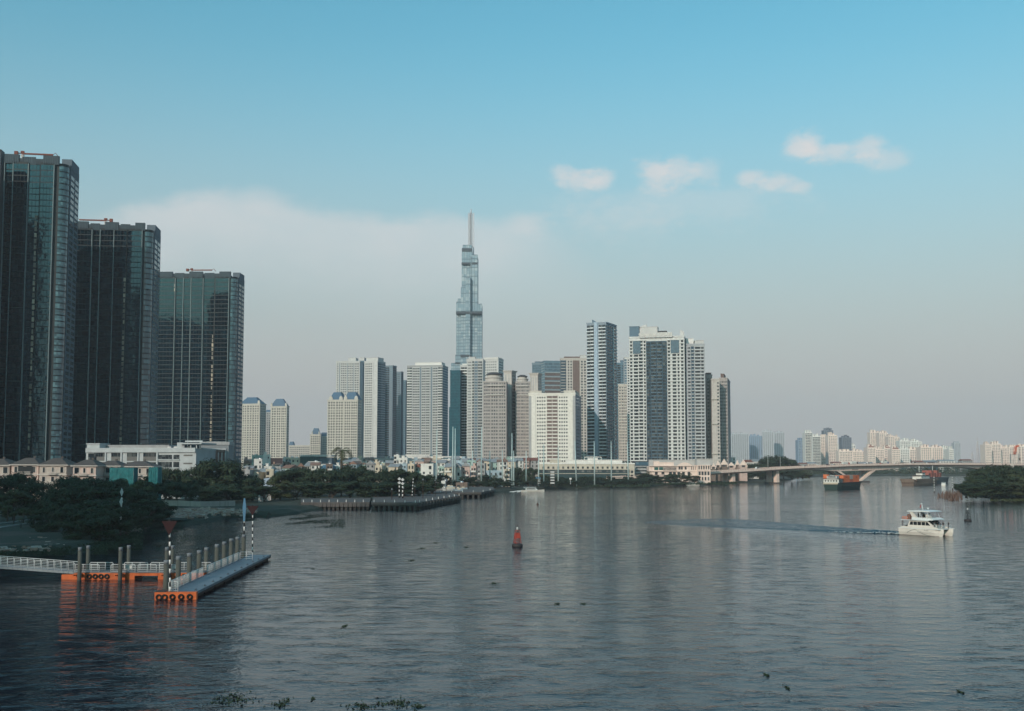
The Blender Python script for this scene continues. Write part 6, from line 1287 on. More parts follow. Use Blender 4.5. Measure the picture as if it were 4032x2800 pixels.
# ------------------------------------------------------------------ bridge
def bpt(t): return 186 + 127 * t, 905 + 80 * t
def lerp_tab(tab, t):
    for (a, x), (b_, y) in zip(tab, tab[1:]):
        if t <= b_: k = max(0, (t - a) / (b_ - a)); k = k * k * (3 - 2 * k) * .35 + k * .65; return x + (y - x) * k
    return tab[-1][1]
ZT = [(-.8, 6.0), (-.35, 8.3), (0, 10.6), (.5, 13.6), (1, 15.6), (1.5, 16.4), (2.0, 16.4), (3.0, 15.4), (4.2, 12)]
DT = [(-.8, 1.8), (.3, 2.0), (.62, 2.6), (.84, 5.0), (1.2, 5.0), (1.45, 3.0), (1.7, 2.4), (2.0, 3.2), (2.3, 5.0), (2.6, 4.8), (2.9, 2.5), (4.2, 2.0)]
def bridge():
    x0, y0 = bpt(0); ang = math.atan2(80, 127); o = empty('road_bridge', (x0, y0, 0), ang, 'long pale road bridge on a V shaped pier crossing the river at right', 'bridge'); S = math.hypot(127, 80)
    bm_ = mat('bridge_concrete', (.74, .57, .49), stain=.35); bd = mat('bridge_asphalt', (.05, .05, .05)); W = 20
    N = 70; ts = [-.8 + 5.0 * k / N for k in range(N + 1)]; prof = []
    v = []; f = []; v2 = []; f2 = []; v3 = []; f3 = []; v4 = []; f4 = []
    for k, t in enumerate(ts):
        z, d, x = lerp_tab(ZT, t), lerp_tab(DT, t), t * S
        v += [(x, 0, z), (x, 0, z - .7), (x, 2.6, z - 1.1), (x, 3.4, z - d), (x, W - 3.4, z - d), (x, W - 2.6, z - 1.1), (x, W, z - .7), (x, W, z)]
        v2 += [(x, .5, z + .02), (x, W - .5, z + .02)]; v3 += [(x, 0, z + .9), (x, 0, z), (x, .3, z), (x, .3, z + .9)]; v4 += [(x, W - .3, z + .9), (x, W - .3, z), (x, W, z), (x, W, z + .9)]
        if k < N:
            f += [(k*8+j, (k+1)*8+j, (k+1)*8+(j+1)%8, k*8+(j+1)%8) for j in range(8)]; f2.append((k*2, k*2+1, k*2+3, k*2+2))
            for ff in (f3, f4): ff += [(k*4+j, (k+1)*4+j, (k+1)*4+(j+1)%4, k*4+(j+1)%4) for j in range(4)]
    f.append(tuple(range(8))); f.append(tuple(N*8+j for j in reversed(range(8))))
    m2 = MB(); m2.add(v, f); m2.build('girder', bm_, o); m2 = MB(); m2.add(v2, f2); m2.build('roadway', bd, o); m2 = MB(); m2.add([(p[0], p[1] - .02, p[2]) for p in v3], f3); m2.build('parapet', bm_, o); m2 = MB(); m2.add(v4, f4); m2.build('parapet', bm_, o)
    m2 = MB()
    for t in ts[::1]:
        pass
    k = -.8
    while k < 4.1: z = lerp_tab(ZT, k); m2.box(k * S, k * S + .16, .05, .2, z + .9, z + 1.5); k += .018
    for t, u in zip(ts, ts[1:]): m2.add([(t*S, .1, lerp_tab(ZT, t) + 1.42), (u*S, .1, lerp_tab(ZT, u) + 1.42), (u*S, .1, lerp_tab(ZT, u) + 1.55), (t*S, .1, lerp_tab(ZT, t) + 1.55)], [(0, 1, 2, 3)])
    m2.build('handrail', mat('rail_red_brown', (.30, .16, .13)), o)
    for t in (-.5, 0.0, .34):
        z = lerp_tab(ZT, t) - lerp_tab(DT, t); m2 = MB(); m2.box(t*S - 1.6, t*S + 1.6, 4, 7.5, -2, z); m2.box(t*S - 1.6, t*S + 1.6, W - 7.5, W - 4, -2, z); m2.build('pillar', bm_, o); m2 = MB(); m2.box(t*S - 2.6, t*S + 2.6, 2.5, W - 2.5, -2, .9); m2.build('pile_cap', mat('pier_pile_dark', (0,0,0)), o)
    for tc in (1.0, 2.45):
        m2 = MB(); m2.box(tc*S - 13, tc*S + 13, 0, W, -2, 1.3); m2.build('pile_cap', mat('pier_cap_brown', (.10, .085, .08)), o)
        for s in (-1, 1):
            for yy in (3.6, W - 6.6):
                m2 = MB(); xt, xb = tc*S + s * 27, tc*S + s * 5.5; zt = lerp_tab(ZT, tc + s * .18) - 3.2
                m2.extr([(xb - 1.3, 1.3), (xb + 1.3, 1.3), (xt + 2.4, zt), (xt - 2.4, zt)], 'y', yy, yy + 3); m2.build('leg', bm_, o)
    zp = lerp_tab(ZT, 1.0); m2 = MB(); m2.box(S - 7, S + 1, 3.1, 3.42, zp - 4.2, zp - 2.2); m2.build('name_plate', mat('plate_brown', (.28, .20, .17)), o)
    return o, ang, S
BR, BA, BS = bridge()
def on_bridge(t, y): 
    x, yy = bpt(t); return Vector((x - math.sin(BA) * y, yy + math.cos(BA) * y, lerp_tab(ZT, t) + .03))
for i, t in enumerate((.338, .362)):
    p = on_bridge(t, .7 + 18 * i); o = empty('street_lamp', p, BA, 'tall bridge lamp post, %s of the pair over the green hump' % ('left' if i == 0 else 'right'), 'street lamp', 'bridge lamp posts'); m2 = MB(); m2.tube([(0, 0, 0), (0, 0, 10)], [.2, .11], 6); m2.build('pole', sp_, o); m2 = MB(); m2.tube([(0, 0, 9.8), (0, 1.6, 10.4)], .09, 5); m2.box(-.2, .2, 1.5, 2.5, 10.3, 10.5); m2.build('lamp_head', sp_, o)
def car(p, rz_, c, kind, label):
    cat = {'car': 'car', 'van': 'van', 'truck': 'truck'}[kind]; o = empty({'car': 'car', 'van': 'van', 'truck': 'truck'}[kind], p, rz_, label, cat, 'vehicles crossing the bridge'); L2, h1, h2 = {'car': (4.4, .8, 1.45), 'van': (5.2, 1.0, 2.2), 'truck': (8.5, 1.2, 3.2)}[kind]
    m2 = MB(); a = L2 / 2
    if kind == 'truck': m2.extr([(-a, .5), (a, .5), (a, 1.4), (a - .3, 2.5), (a - 1.9, 2.5), (a - 1.9, .8), (-a, .8)], 'y', -1.1, 1.1)
    else: m2.extr([(-a, .3), (a, .3), (a, h1 - .1), (a * .62, h1), (a * .3, h2), (-a * .62, h2), (-a * .9, h1), (-a, h1 - .05)], 'y', -.85, .85)
    m2.build('body', c, o)
    if kind == 'truck': m2 = MB(); m2.box(-a, a - 2.1, -1.2, 1.2, .82, h2); m2.build('cargo_box', HC['white'], o)
    else: m2 = MB(); m2.extr([(a * .5, h1 + .05), (a * .27, h2 - .1), (-a * .58, h2 - .1), (-a * .78, h1 + .05)], 'y', -.87, .87); m2.build('window', g_dark, o)
    for x in (-a * .62, a * .62):
        for y in (-.8, .8): m2 = MB(); m2.tube([(x, y - .12, .33), (x, y + .12, .33)], .33, 12, smooth=False); m2.build('wheel', rubber, o)
CM = [mat('car_white', (.7, .7, .7), rough=.3), mat('car_dark', (.04, .04, .05), rough=.3), mat('car_silver', (.4, .41, .42), rough=.3), mat('car_red', (.35, .04, .03), rough=.3), mat('car_blue', (.04, .10, .25), rough=.3)]; CN = ['white', 'black', 'silver', 'red', 'blue']
for i, (t, k, c) in enumerate([(.75, 'car', 1), (.82, 'car', 2), (.9, 'truck', 3), (1.0, 'truck', 1), (1.08, 'car', 0), (1.13, 'van', 0), (1.22, 'car', 3), (1.28, 'truck', 4), (1.35, 'car', 0), (1.42, 'car', 1), (1.5, 'car', 0), (1.56, 'van', 2), (1.66, 'car', 0), (1.78, 'car', 2), (.55, 'car', 0), (.2, 'van', 0)]):
    car(on_bridge(t, 3.2 + 3.5 * (i % 2)), BA, CM[c], k, uniq('%s %s driving on the bridge deck, %s' % (CN[c], k, 'left of the V shaped pier' if t < .95 else 'above the V shaped pier' if t < 1.1 else 'right of the V shaped pier')).replace(' house', ''))
# crane behind the right bank trees
def crane():
    Y = 640; o = empty('mobile_crane', (XY(3958, Y), Y, 1.5), .2, 'mobile crane with a red tipped boom behind the right bank trees', 'crane'); P0 = Vector((2, 0, 3.5)); P1 = Vector((XY(4008, Y) - XY(3958, Y), 0, ZV(1757, Y) - 1.5)); gm = mat('crane_pale', (.55, .48, .44)); rd = mat('crane_red', (.5, .10, .05))
    d = P1 - P0
    for nm, a, c, m in (('boom', 0, .78, gm), ('boom_tip', .78, 1, rd)):
        m2 = MB(); q0, q1 = P0 + d * a, P0 + d * c
        for dy in (-.5, .5):
            for dz in (-.5, .5): off = Vector((dz, dy, 0)); m2.tube([q0 + off, q1 + off], .16, 5)
        n = int(20 * (c - a))
        for k in range(n): e, g = q0 + (q1 - q0) * k / n, q0 + (q1 - q0) * (k + 1) / n; m2.tube([e + Vector((.5, -.5, 0)), g + Vector((-.5, -.5, 0))], .09, 4); m2.tube([e + Vector((-.5, -.5, 0)), g + Vector((.5, -.5, 0))], .09, 4)
        m2.build(nm, m, o)
    m2 = MB(); m2.box(P1.x, P1.x + 2, -.5, .5, P1.z - .3, P1.z + .5); m2.build('boom_head', rd, o); m2 = MB(); m2.tube([P1 + Vector((1.8, 0, 0)), P1 + Vector((2.2, 0, -7))], .07, 4); m2.box(P1.x + 1.9, P1.x + 2.5, -.3, .3, P1.z - 8, P1.z - 7); m2.build('hook_cable', rust, o)
    m2 = MB(); m2.box(-3, 4, -1.4, 1.4, 1.2, 2.4); m2.box(-3, -1, -1.2, 1.2, 2.4, 4); m2.build('cab', rd, o); m2 = MB(); m2.box(-3.5, 4.5, -2.2, -1.5, 0, 1.2); m2.box(-3.5, 4.5, 1.5, 2.2, 0, 1.2); m2.build('track', rubber, o)
crane()
# ------------------------------------------------------------------ people, boats, buoys, floating plants
SKIN = mat('skin', (.36, .20, .14), rough=.6); HAIR = mat('black_hair', (.012, .010, .010), rough=.6)
def person(pos, rz_, label, pose='stand', top=None, leg=None, cap=False, h=1.62, scale=1.0, group='people on the tour catamaran'):
    """one continuous skinned body; hair is a child"""
    top = top or mat('navy_shirt', (.02, .03, .05)); leg = leg or mat('dark_trousers', (.018, .02, .025)); s = h / 1.62
    J = {'pel': (0, 0, .86), 'wst': (0, .01, 1.0), 'che': (0, .015, 1.20), 'nk': (0, .01, 1.37), 'nk2': (0, .0, 1.43), 'hd': (0, -.01, 1.50), 'top': (0, .0, 1.59),
         'hl': (-.09, 0, .80), 'kl': (-.10, -.02, .44), 'al': (-.10, .03, .07), 'tl': (-.11, -.12, .03), 'hr': (.09, 0, .80), 'kr': (.10, -.02, .44), 'ar': (.10, .03, .07), 'tr': (.11, -.12, .03),
         'sl': (-.17, .01, 1.31), 'el': (-.22, .04, 1.05), 'wl': (-.22, -.05, .82), 'ml': (-.22, -.07, .75), 'sr': (.17, .01, 1.31), 'er': (.22, .04, 1.05), 'wr': (.22, -.05, .82), 'mr': (.22, -.07, .75)}
    if pose == 'rail': J.update(el=(-.22, -.10, 1.08), wl=(-.18, -.34, 1.04), ml=(-.17, -.42, 1.03), er=(.22, -.10, 1.08), wr=(.18, -.34, 1.04), mr=(.17, -.42, 1.03), che=(0, -.04, 1.20), nk=(0, -.09, 1.36), nk2=(0, -.10, 1.42), hd=(0, -.12, 1.49), top=(0, -.11, 1.58), sl=(-.17, -.07, 1.30), sr=(.17, -.07, 1.30))
    if pose == 'photo': J.update(el=(-.20, -.16, 1.14), wl=(-.10, -.28, 1.36), ml=(-.05, -.31, 1.42), er=(.20, -.16, 1.14), wr=(.10, -.28, 1.36), mr=(.05, -.31, 1.42))
    if pose == 'stride': J.update(kl=(-.10, -.16, .47), al=(-.10, -.14, .08), tl=(-.10, -.28, .05), kr=(.10, .06, .43), ar=(.10, .22, .12), tr=(.10, .10, .04), er=(.24, -.05, 1.06), wr=(.24, -.22, .92), mr=(.24, -.28, .87))
    if pose == 'sit': 
        for k in ('pel', 'wst', 'che', 'nk', 'nk2', 'hd', 'top', 'sl', 'sr', 'el', 'er', 'wl', 'wr', 'ml', 'mr'): x, y, z = J[k]; J[k] = (x, y, z - .38)
        J.update(hl=(-.09, -.04, .46), kl=(-.11, -.42, .47), al=(-.11, -.42, .07), tl=(-.11, -.56, .04), hr=(.09, -.04, .46), kr=(.11, -.42, .47), ar=(.11, -.42, .07), tr=(.11, -.56, .04), wl=(-.14, -.25, .58), ml=(-.12, -.33, .56), wr=(.14, -.25, .58), mr=(.12, -.33, .56))
    RD = dict(pel=.135, wst=.12, che=.145, nk=.075, nk2=.055, hd=.088, top=.055, hl=.085, kl=.055, al=.040, tl=.032, hr=.085, kr=.055, ar=.040, tr=.032, sl=.062, el=.043, wl=.028, ml=.030, sr=.062, er=.043, wr=.028, mr=.030)
    E = [('pel', 'wst'), ('wst', 'che'), ('che', 'nk'), ('nk', 'nk2'), ('nk2', 'hd'), ('hd', 'top'), ('pel', 'hl'), ('hl', 'kl'), ('kl', 'al'), ('al', 'tl'), ('pel', 'hr'), ('hr', 'kr'), ('kr', 'ar'), ('ar', 'tr'), ('che', 'sl'), ('sl', 'el'), ('el', 'wl'), ('wl', 'ml'), ('che', 'sr'), ('sr', 'er'), ('er', 'wr'), ('wr', 'mr')]
    ks = list(J); me = bpy.data.meshes.new('body'); me.from_pydata([J[k] for k in ks], [(ks.index(a), ks.index(b_)) for a, b_ in E], []); tmp = bpy.data.objects.new('tmp', me); col.objects.link(tmp)
    md = tmp.modifiers.new('s', 'SKIN'); 
    lay = me.skin_vertices[0] if me.skin_vertices else None
    if lay is None: bpy.context.view_layer.objects.active = tmp; bm = bmesh.new(); bm.from_mesh(me); bm.verts.layers.skin.verify(); bm.to_mesh(me); bm.free(); lay = me.skin_vertices[0]
    for i, k in enumerate(ks): lay.data[i].radius = (RD[k] * (1.25 if k in ('pel', 'wst', 'che') else 1), RD[k]); lay.data[i].use_root = (k == 'pel')
    md.use_smooth_shade = True; sd = tmp.modifiers.new('d', 'SUBSURF'); sd.levels = 1; sd.render_levels = 1
    dg = bpy.context.evaluated_depsgraph_get(); out = bpy.data.meshes.new_from_object(tmp.evaluated_get(dg)); bpy.data.objects.remove(tmp); bpy.data.meshes.remove(me)
    bm = bmesh.new(); bm.from_mesh(out); hj = Vector(J['hd']); zsh = J['che'][2]; pz = J['pel'][2]
    for side in 'lr':                                  # five fingers on each hand
        w_, m_ = Vector(J['w' + side]), Vector(J['m' + side]); d = (m_ - w_).normalized(); sx = d.cross(Vector((0, 1, 0))); sx = sx.normalized() if sx.length > .1 else Vector((1, 0, 0))
        for k in range(5):
            off = sx * (k - 1.5) * .016 if k < 4 else sx * -.03; b0 = m_ + off + d * (.01 if k < 4 else -.03); dd = (d + Vector((0, 0, -.25))).normalized() if k < 4 else (d * .6 - sx * .8).normalized(); L3 = (.05, .06, .055, .045, .04)[k]
            fb = MB(); fb.tube([b0, b0 + dd * L3 * .6, b0 + (dd + Vector((0, 0, -.4))).normalized() * L3], [.008, .007, .005], 5); vs = [bm.verts.new(p) for p in fb.v]
            for f in fb.f: bm.faces.new([vs[q] for q in f])
    for (dx, dy, dz, rr) in ((0, -.092, -.005, .016), (-.085, 0, 0, .018), (.085, 0, 0, .018)):       # nose, ears
        bmesh.ops.create_uvsphere(bm, u_segments=6, v_segments=5, radius=rr, matrix=Matrix.Translation(hj + Vector((dx, dy, dz))))
    out.materials.clear(); [out.materials.append(m) for m in (SKIN, top, leg, rubber)]
    neck = J['nk2'][2] - .03
    for f in bm.faces:
        c = f.calc_center_median(); f.smooth = True; arm = min((c - Vector(J[k])).length for k in ('wl', 'ml', 'wr', 'mr')) < .085 and abs(c.x) > .02
        f.material_index = 0 if (c.z > neck or arm) else 1 if c.z > pz + .02 and not (pose == 'sit' and c.y < -.2 and c.z < .55) else 3 if c.z < .09 else 2
        if pose == 'sit' and c.z < pz + .08 and c.y < -.12 and not arm: f.material_index = 2 if c.z > .09 else 3
        if (c - Vector(J['el'])).length < .13 or (c - Vector(J['er'])).length < .13: f.material_index = 1
    bm.to_mesh(out); bm.free(); o = bpy.data.objects.new('person', out); col.objects.link(o); tag(o, label, 'person', group); o.location = pos; o.rotation_euler = (0, 0, rz_); o.scale = (s * scale,) * 3
    m2 = MB(); hd = hj; prof = [(.098, -.02), (.100, .04), (.080, .085), (.03, .108)]; m2.lathe(prof, (hd.x, hd.y + .018, hd.z), 10); m2.build('hair' if not cap else 'cap', HAIR if not cap else mat('dark_cap', (.03, .03, .04)), o)
    return o

# tour catamaran: x = 0 at the bows, stern at -11.2; y from 0 (near hull) to 6
BY = 255.0; cuc = 3700; PH = R(52); bx = XY(cuc, BY)
cat_ = empty('tour_catamaran', (bx, BY, 0), -PH, 'white two deck tour catamaran with passengers heading right', 'boat')
hw = mat('boat_white', (.60, .57, .52), rough=.35, var=.05, stain=.12); hw2 = mat('boat_cool_white', (.62, .66, .66), rough=.35, var=.04); LB = 11.2; WB_ = 6.0
def hull(y0, y1, name='hull'):
    m2 = MB(); st = [(-LB, .0, 1.0), (-LB + 1, 0, 1), (-7, 0, 1), (-4, 0, 1), (-2, .05, .9), (-.8, .25, .6), (0, .45, .1)]; v = []; yc = (y0 + y1) / 2; hwid = (y1 - y0) / 2
    for (x, ins, f_) in st:
        b_ = hwid * (1 if f_ == 1 else max(.12, f_)); kx = -.35 * (1 - f_); v += [(x, yc - b_, 1.70), (x, yc - b_ * .96, .8), (x + kx, yc - b_ * .7, .1), (x + kx * 1.5, yc, -.5), (x + kx, yc + b_ * .7, .1), (x, yc + b_ * .96, .8), (x, yc + b_, 1.70)]
    n = len(st); f = [(i*7+j, (i+1)*7+j, (i+1)*7+j+1, i*7+j+1) for i in range(n-1) for j in range(6)] + [(i*7+6, (i+1)*7+6, (i+1)*7, i*7) for i in range(n-1)] + [tuple(range(6, -1, -1)), tuple((n-1)*7+j for j in range(7))]
    m2.add(v, f); return m2.build(name, hw, cat_)
hull(0, 1.9); hull(4.1, 6.0)
m2 = MB(); m2.box(-LB + .4, -.9, .05, 5.95, 1.45, 1.72); m2.build('bridge_deck', hw, cat_)
m2 = MB(); m2.box(-LB, -.3, -.07, .04, 1.6, 1.74); m2.box(-LB, -.3, 5.96, 6.07, 1.6, 1.74); m2.box(-.95, -.72, .4, 5.6, 1.55, 1.76); m2.build('rubbing_strake', hw2, cat_)
m2 = MB(); m2.extr([(-LB + .2, 1.74), (-.9, 1.74), (-1.4, 1.98), (-2.4, 2.15), (-LB + .8, 2.05)], 'y', .25, .6); m2.extr([(-LB + .2, 1.74), (-.9, 1.74), (-1.4, 1.98), (-2.4, 2.15), (-LB + .8, 2.05)], 'y', 5.4, 5.75); m2.build('bulwark', hw, cat_)
# wave emblem and registration on the near hull
lm_ = mat('hull_wave_grey', (.10, .12, .13)); m2 = MB()
def ribbon(pts, w0, w1):
    n = len(pts)
    for k in range(n - 1):
        a, c = pts[k], pts[k+1]; wa = w0 + (w1 - w0) * k / n; wc = w0 + (w1 - w0) * (k + 1) / n; m2.add([(a[0], -.012, a[1] - wa), (c[0], -.012, c[1] - wc), (c[0], -.012, c[1] + wc), (a[0], -.012, a[1] + wa)], [(0, 1, 2, 3)])
ribbon([(-8.9 + 6.0 * t / 24, .62 + .78 * math.sin(min(1, t / 24 * 1.0) * 2 * math.pi * .78) * (.95 if t < 11 else .55)) for t in range(25)], .06, .02); ribbon([(-6.2 + 3.6 * t / 12, 1.25 - .5 * math.sin(t / 12 * math.pi * .8)) for t in range(13)], .02, .015)
q = m2.build('wave_emblem', lm_, cat_); text(cat_, 'SG 8251', .34, (-3.9, -.02, 1.28), lm_, name='registration', ext=.004)
# cabin
m2 = MB(); cy0, cy1 = .75, 5.25
m2.extr([(-9.2, 1.72), (-2.0, 1.72), (-2.5, 2.35), (-4.1, 3.5), (-8.6, 3.5), (-9.2, 2.2)], 'y', cy0, cy1); m2.build('cabin', hw, cat_)
gm_ = mat('boat_window', (.012, .016, .020), rough=.1, spec=.6)
for k in range(5):
    a = -8.75 + k * 1.06; l0, l1 = (a + .05 + (.0 if k else 0), a + .98); t0, t1 = (l0 + (.3 if k == 0 else 0), l1 - (.45 if k == 4 else 0)); 
    for y, s in ((cy0 - .015, 1), (cy1 + .015, -1)): m2 = MB(); pr = [(l0, 2.42), (l1 + (.25 if k == 4 else 0), 2.42), (t1, 3.22), (t0, 3.22)]; m2.extr(pr, 'y', min(y, y + .02 * s), max(y, y + .02 * s)); m2.build('window', gm_, cat_)
for k in range(3):
    y0 = cy0 + .25 + k * 1.4; m2 = MB(); nx, nz = .03, .03; m2.add([(-2.78 + nx, y0, 2.56 + nz), (-2.78 + nx, y0 + 1.2, 2.56 + nz), (-3.9 + nx, y0 + 1.2, 3.36 + nz), (-3.9 + nx, y0, 3.36 + nz)], [(0, 1, 2, 3)]); m2.build('windscreen', gm_, cat_)
m2 = MB(); m2.extr([(-10.8, 3.52), (-3.6, 3.52), (-3.4, 3.6), (-3.8, 3.68), (-10.8, 3.62)], 'y', .35, 5.65); m2.build('cabin_roof', hw2, cat_)
m2 = MB(); m2.extr([(-8.0, 3.68), (-2.6, 3.64), (-2.35, 3.78), (-3.2, 4.15), (-4.6, 4.25), (-8.0, 4.2)], 'y', .6, 1.0); m2.extr([(-8.0, 3.68), (-2.6, 3.64), (-2.35, 3.78), (-3.2, 4.15), (-4.6, 4.25), (-8.0, 4.2)], 'y', 5.0, 5.4); m2.extr([(-4.9, 3.66), (-2.6, 3.64), (-2.35, 3.78), (-3.2, 4.15), (-4.9, 4.2)], 'y', 1.0, 5.0); m2.build('flybridge', hw2, cat_)
m2 = MB(); m2.extr([(-4.9, 4.2), (-4.2, 4.2), (-4.45, 4.95), (-4.9, 5.0)], 'y', 1.6, 3.2); m2.build('helm_console', hw, cat_)
for y in (.65, 5.05): m2 = MB(); m2.extr([(-8.6, 5.55), (-7.9, 5.55), (-6.5, 4.1), (-7.6, 3.7)], 'y', y, y + .3); m2.build('arch_leg', hw, cat_)
for (x, y) in ((-3.9, .8), (-3.9, 5.2), (-6.0, .8), (-6.0, 5.2)): m2 = MB(); m2.tube([(x + .5 if x > -5 else x, y, 4.1), (x - .2 if x > -5 else x, y, 5.6)], .05, 6); m2.build('post', hw2, cat_)
m2 = MB(); m2.extr([(-9.2, 5.62), (-9.0, 5.55), (-3.3, 5.6), (-2.9, 5.68), (-3.6, 5.8), (-6, 5.9), (-8.8, 5.78)], 'y', .45, 5.55); m2.build('hardtop', hw2, cat_)
m2 = MB(); m2.tube([(-6.4, 3, 5.85), (-6.75, 3, 7.6)], [.10, .05], 7); m2.tube([(-6.9, 2.6, 7.45), (-6.6, 3.4, 7.45)], .03, 5); m2.build('mast', hw2, cat_)
m2 = MB(); v = [(-6.75 - .05 * i - .09 * j, 3 + .10 * math.sin(i * 1.3), 7.35 - .8 * j / 3 - .05 * i) for j in range(4) for i in range(6)]; m2.add(v, [(j*6+i, j*6+i+1, (j+1)*6+i+1, (j+1)*6+i) for j in range(3) for i in range(5)]); m2.build('flag', mat('flag_red', (.40, .03, .03)), cat_)
m2 = MB(); m2.tube([(-5.1, 3, 5.85), (-5.1, 3, 6.2)], .04, 6); m2.lathe([(.05, 6.2), (.22, 6.3), (.22, 6.45), (.05, 6.5)], (-5.1, 3, 0), 10); m2.build('radar_dome', hw2, cat_)
for x in (-10.05, -9.3): m2 = MB(); m2.torus((x, .45, 4.05), .31, .085, 'y', 20, 8); m2.build('life_ring', mat('life_ring_orange', (.55, .18, .10)), cat_)
m2 = MB(); m2.box(-9.3, -8.5, .8, 2.4, 3.66, 4.9); m2.build('locker', mat('brown_locker', (.16, .09, .07)), cat_)
m2 = MB(); m2.box(-9.8, -9.3, .5, 1.0, 2.05, 2.35); m2.build('winch', rubber, cat_)
for (p0, p1) in (((-2.2, .35, 1.95), (-.9, .5, 1.8)), ((-.8, .5, 1.74), (-.8, 5.5, 1.74)), ((-10.9, .3, 1.9), (-9.4, .3, 2.0)), ((-4.4, .75, 4.15), (-3.1, .75, 4.1))): railing(p0, p1, cat_, .85, 4, 3, r=.02)
CM4 = cat_.matrix_basis
def aboard(x, y, z): return CM4 @ Vector((x, y, z))
fr_ = -PH + R(90)
navy, blk, gry, kh = mat('navy_shirt', (0,0,0)), mat('black_jacket', (.012, .012, .015)), mat('grey_shirt', (.10, .11, .12)), mat('khaki_trousers', (.12, .10, .08))
ppl = [(-1.15, 4.9, 1.73, 0.2, 'rail', navy, None, True, 'person in a dark coat and cap gripping the bow rail at the far right'), (-1.5, 3.2, 1.73, .3, 'stride', blk, mat('grey_trousers', (.16, .17, .18)), False, 'person in a black jacket striding on the foredeck beside the rail'), (-2.0, 2.7, 1.73, .8, 'photo', gry, None, False, 'person raising a camera behind the striding person'), (-2.0, 1.8, 1.73, -.4, 'stand', navy, None, True, 'stocky person in a cap near the windscreen'), (-2.4, 1.35, 1.73, .5, 'stand', blk, None, False, 'person in black pressed against the bulwark next to the stocky person'), (-2.3, .85, 1.73, 1.2, 'stand', gry, kh, False, 'person nearest the cabin windows on the foredeck, in grey'),
       (-1.9, 4.0, 1.73, -.8, 'stand', gry, None, False, 'person in grey standing far back on the foredeck'), (-10.6, .9, 1.73, 2.6, 'stand', gry, None, False, 'person standing alone on the stern platform'), (-7.0, 2.0, 3.69, 2.0, 'photo', blk, None, False, 'person in black leaning beside the arch on the upper deck'), (-6.4, 1.6, 3.69, .4, 'sit', gry, None, False, 'person sitting low in the middle of the upper deck'), (-5.6, 1.7, 3.69, .3, 'stand', navy, None, True, 'broad person in a cap standing mid upper deck'), (-5.0, 3.4, 3.69, .0, 'stand', blk, None, False, 'helmsman in black behind the console'), (-6.0, 2.6, 3.69, -1.0, 'sit', navy, None, False, 'person in navy seated behind the broad capped person')]
for (x, y, z, a, pose, tp, lg, cap, lab) in ppl: person(aboard(x, y, z), fr_ + a, lab, pose, tp, lg, cap, 1.62 + .04 * math.sin(x * 7))
m2 = MB(); m2.box(-6.8, -5.8, 1.3, 1.9, 3.68, 4.1); m2.box(-6.4, -5.5, 2.4, 3.0, 3.68, 4.1); m2.build('bench', hw, cat_)
# wake
def wake():
    L4, Wd = 80.0, 12.0; NX, NY = 220, 80; v = []; f = []
    for i in range(NX + 1):
        t = i / NX; x = -t * L4; half = 2.6 + 24 * t ** .9; cyy = 2.9 + 5 * t * t
        for j in range(NY + 1):
            s = j / NY * 2 - 1; y = cyy + s * half; e = (1 - s * s) ** .6; arms = math.exp(-((abs(s) - .62) / .16) ** 2) * .55 * (1 - t) ** .8 + .10 * math.exp(-(s / .3) ** 2) * (1 - t) ** 2
            n_ = noise.noise(Vector((x * .45, y * 1.0, 0))) * .13 + noise.noise(Vector((x * 1.3, y * 2.2, 4))) * .05
            z = (arms * (1 + .5 * noise.noise(Vector((x * .3, y * .3, 7)))) + n_ * e * (1 - .5 * t)) * min(1, (1 - t) * 6) * e + .035 * e - .03; v.append((x - LB + .6, y, z))
    for i in range(NX):
        for j in range(NY): k = i * (NY + 1) + j; f.append((k, k + 1, k + NY + 2, k + NY + 1))
    m2 = MB(); m2.add(v, f, 0, True); o = m2.build('wake_water', mat_wake, None, (bx, BY, 0), -PH); tag(o, 'choppy blue wake behind the catamaran', None, None, 'structure'); return o
def wake_mat():
    m = bpy.data.materials.new('sky_tinted_wake_water'); m.use_nodes = True; T = NT(m.node_tree); b = T.n['Principled BSDF']; pos = T.new('ShaderNodeNewGeometry').outputs['Position']
    n2 = T.new('ShaderNodeTexNoise', inp={'Vector': pos, 'Scale': 1.6, 'Detail': 4.0}); bp = T.new('ShaderNodeBump', inp={'Height': n2.outputs[0], 'Strength': 1.0, 'Distance': .8}); T.l.new(bp.outputs[0], b.inputs['Normal'])
    b.inputs['Base Color'].default_value = (.008, .034, .056, 1); b.inputs['Roughness'].default_value = .15; b.inputs['IOR'].default_value = 1.33; return m  # blue base colour paints in the reflected upper sky
mat_wake = wake_mat(); wake()
r = random.Random(4); m2 = MB()
for i in range(900):
    t = r.random() ** 1.6; x = -LB - .2 - 16 * t; y = 3 + r.choice((-1, 1)) * (1.9 + 4.5 * t) + r.gauss(0, .35 + .8 * t); s = r.uniform(.05, .22) * (1 - .5 * t); q = CM4 @ Vector((x, y, .12 + r.random() * .25 * (1 - t))); m2.obox(q, (s * 3, s * 1.6, s * .25), Matrix.Rotation(r.uniform(0, 3), 3, 'Z'))
o = m2.build('wake_foam', mat('foam_white', (.62, .68, .70), rough=.5)); tag(o, 'white foam churned up behind the catamaran stern', 'foam', None, 'stuff')

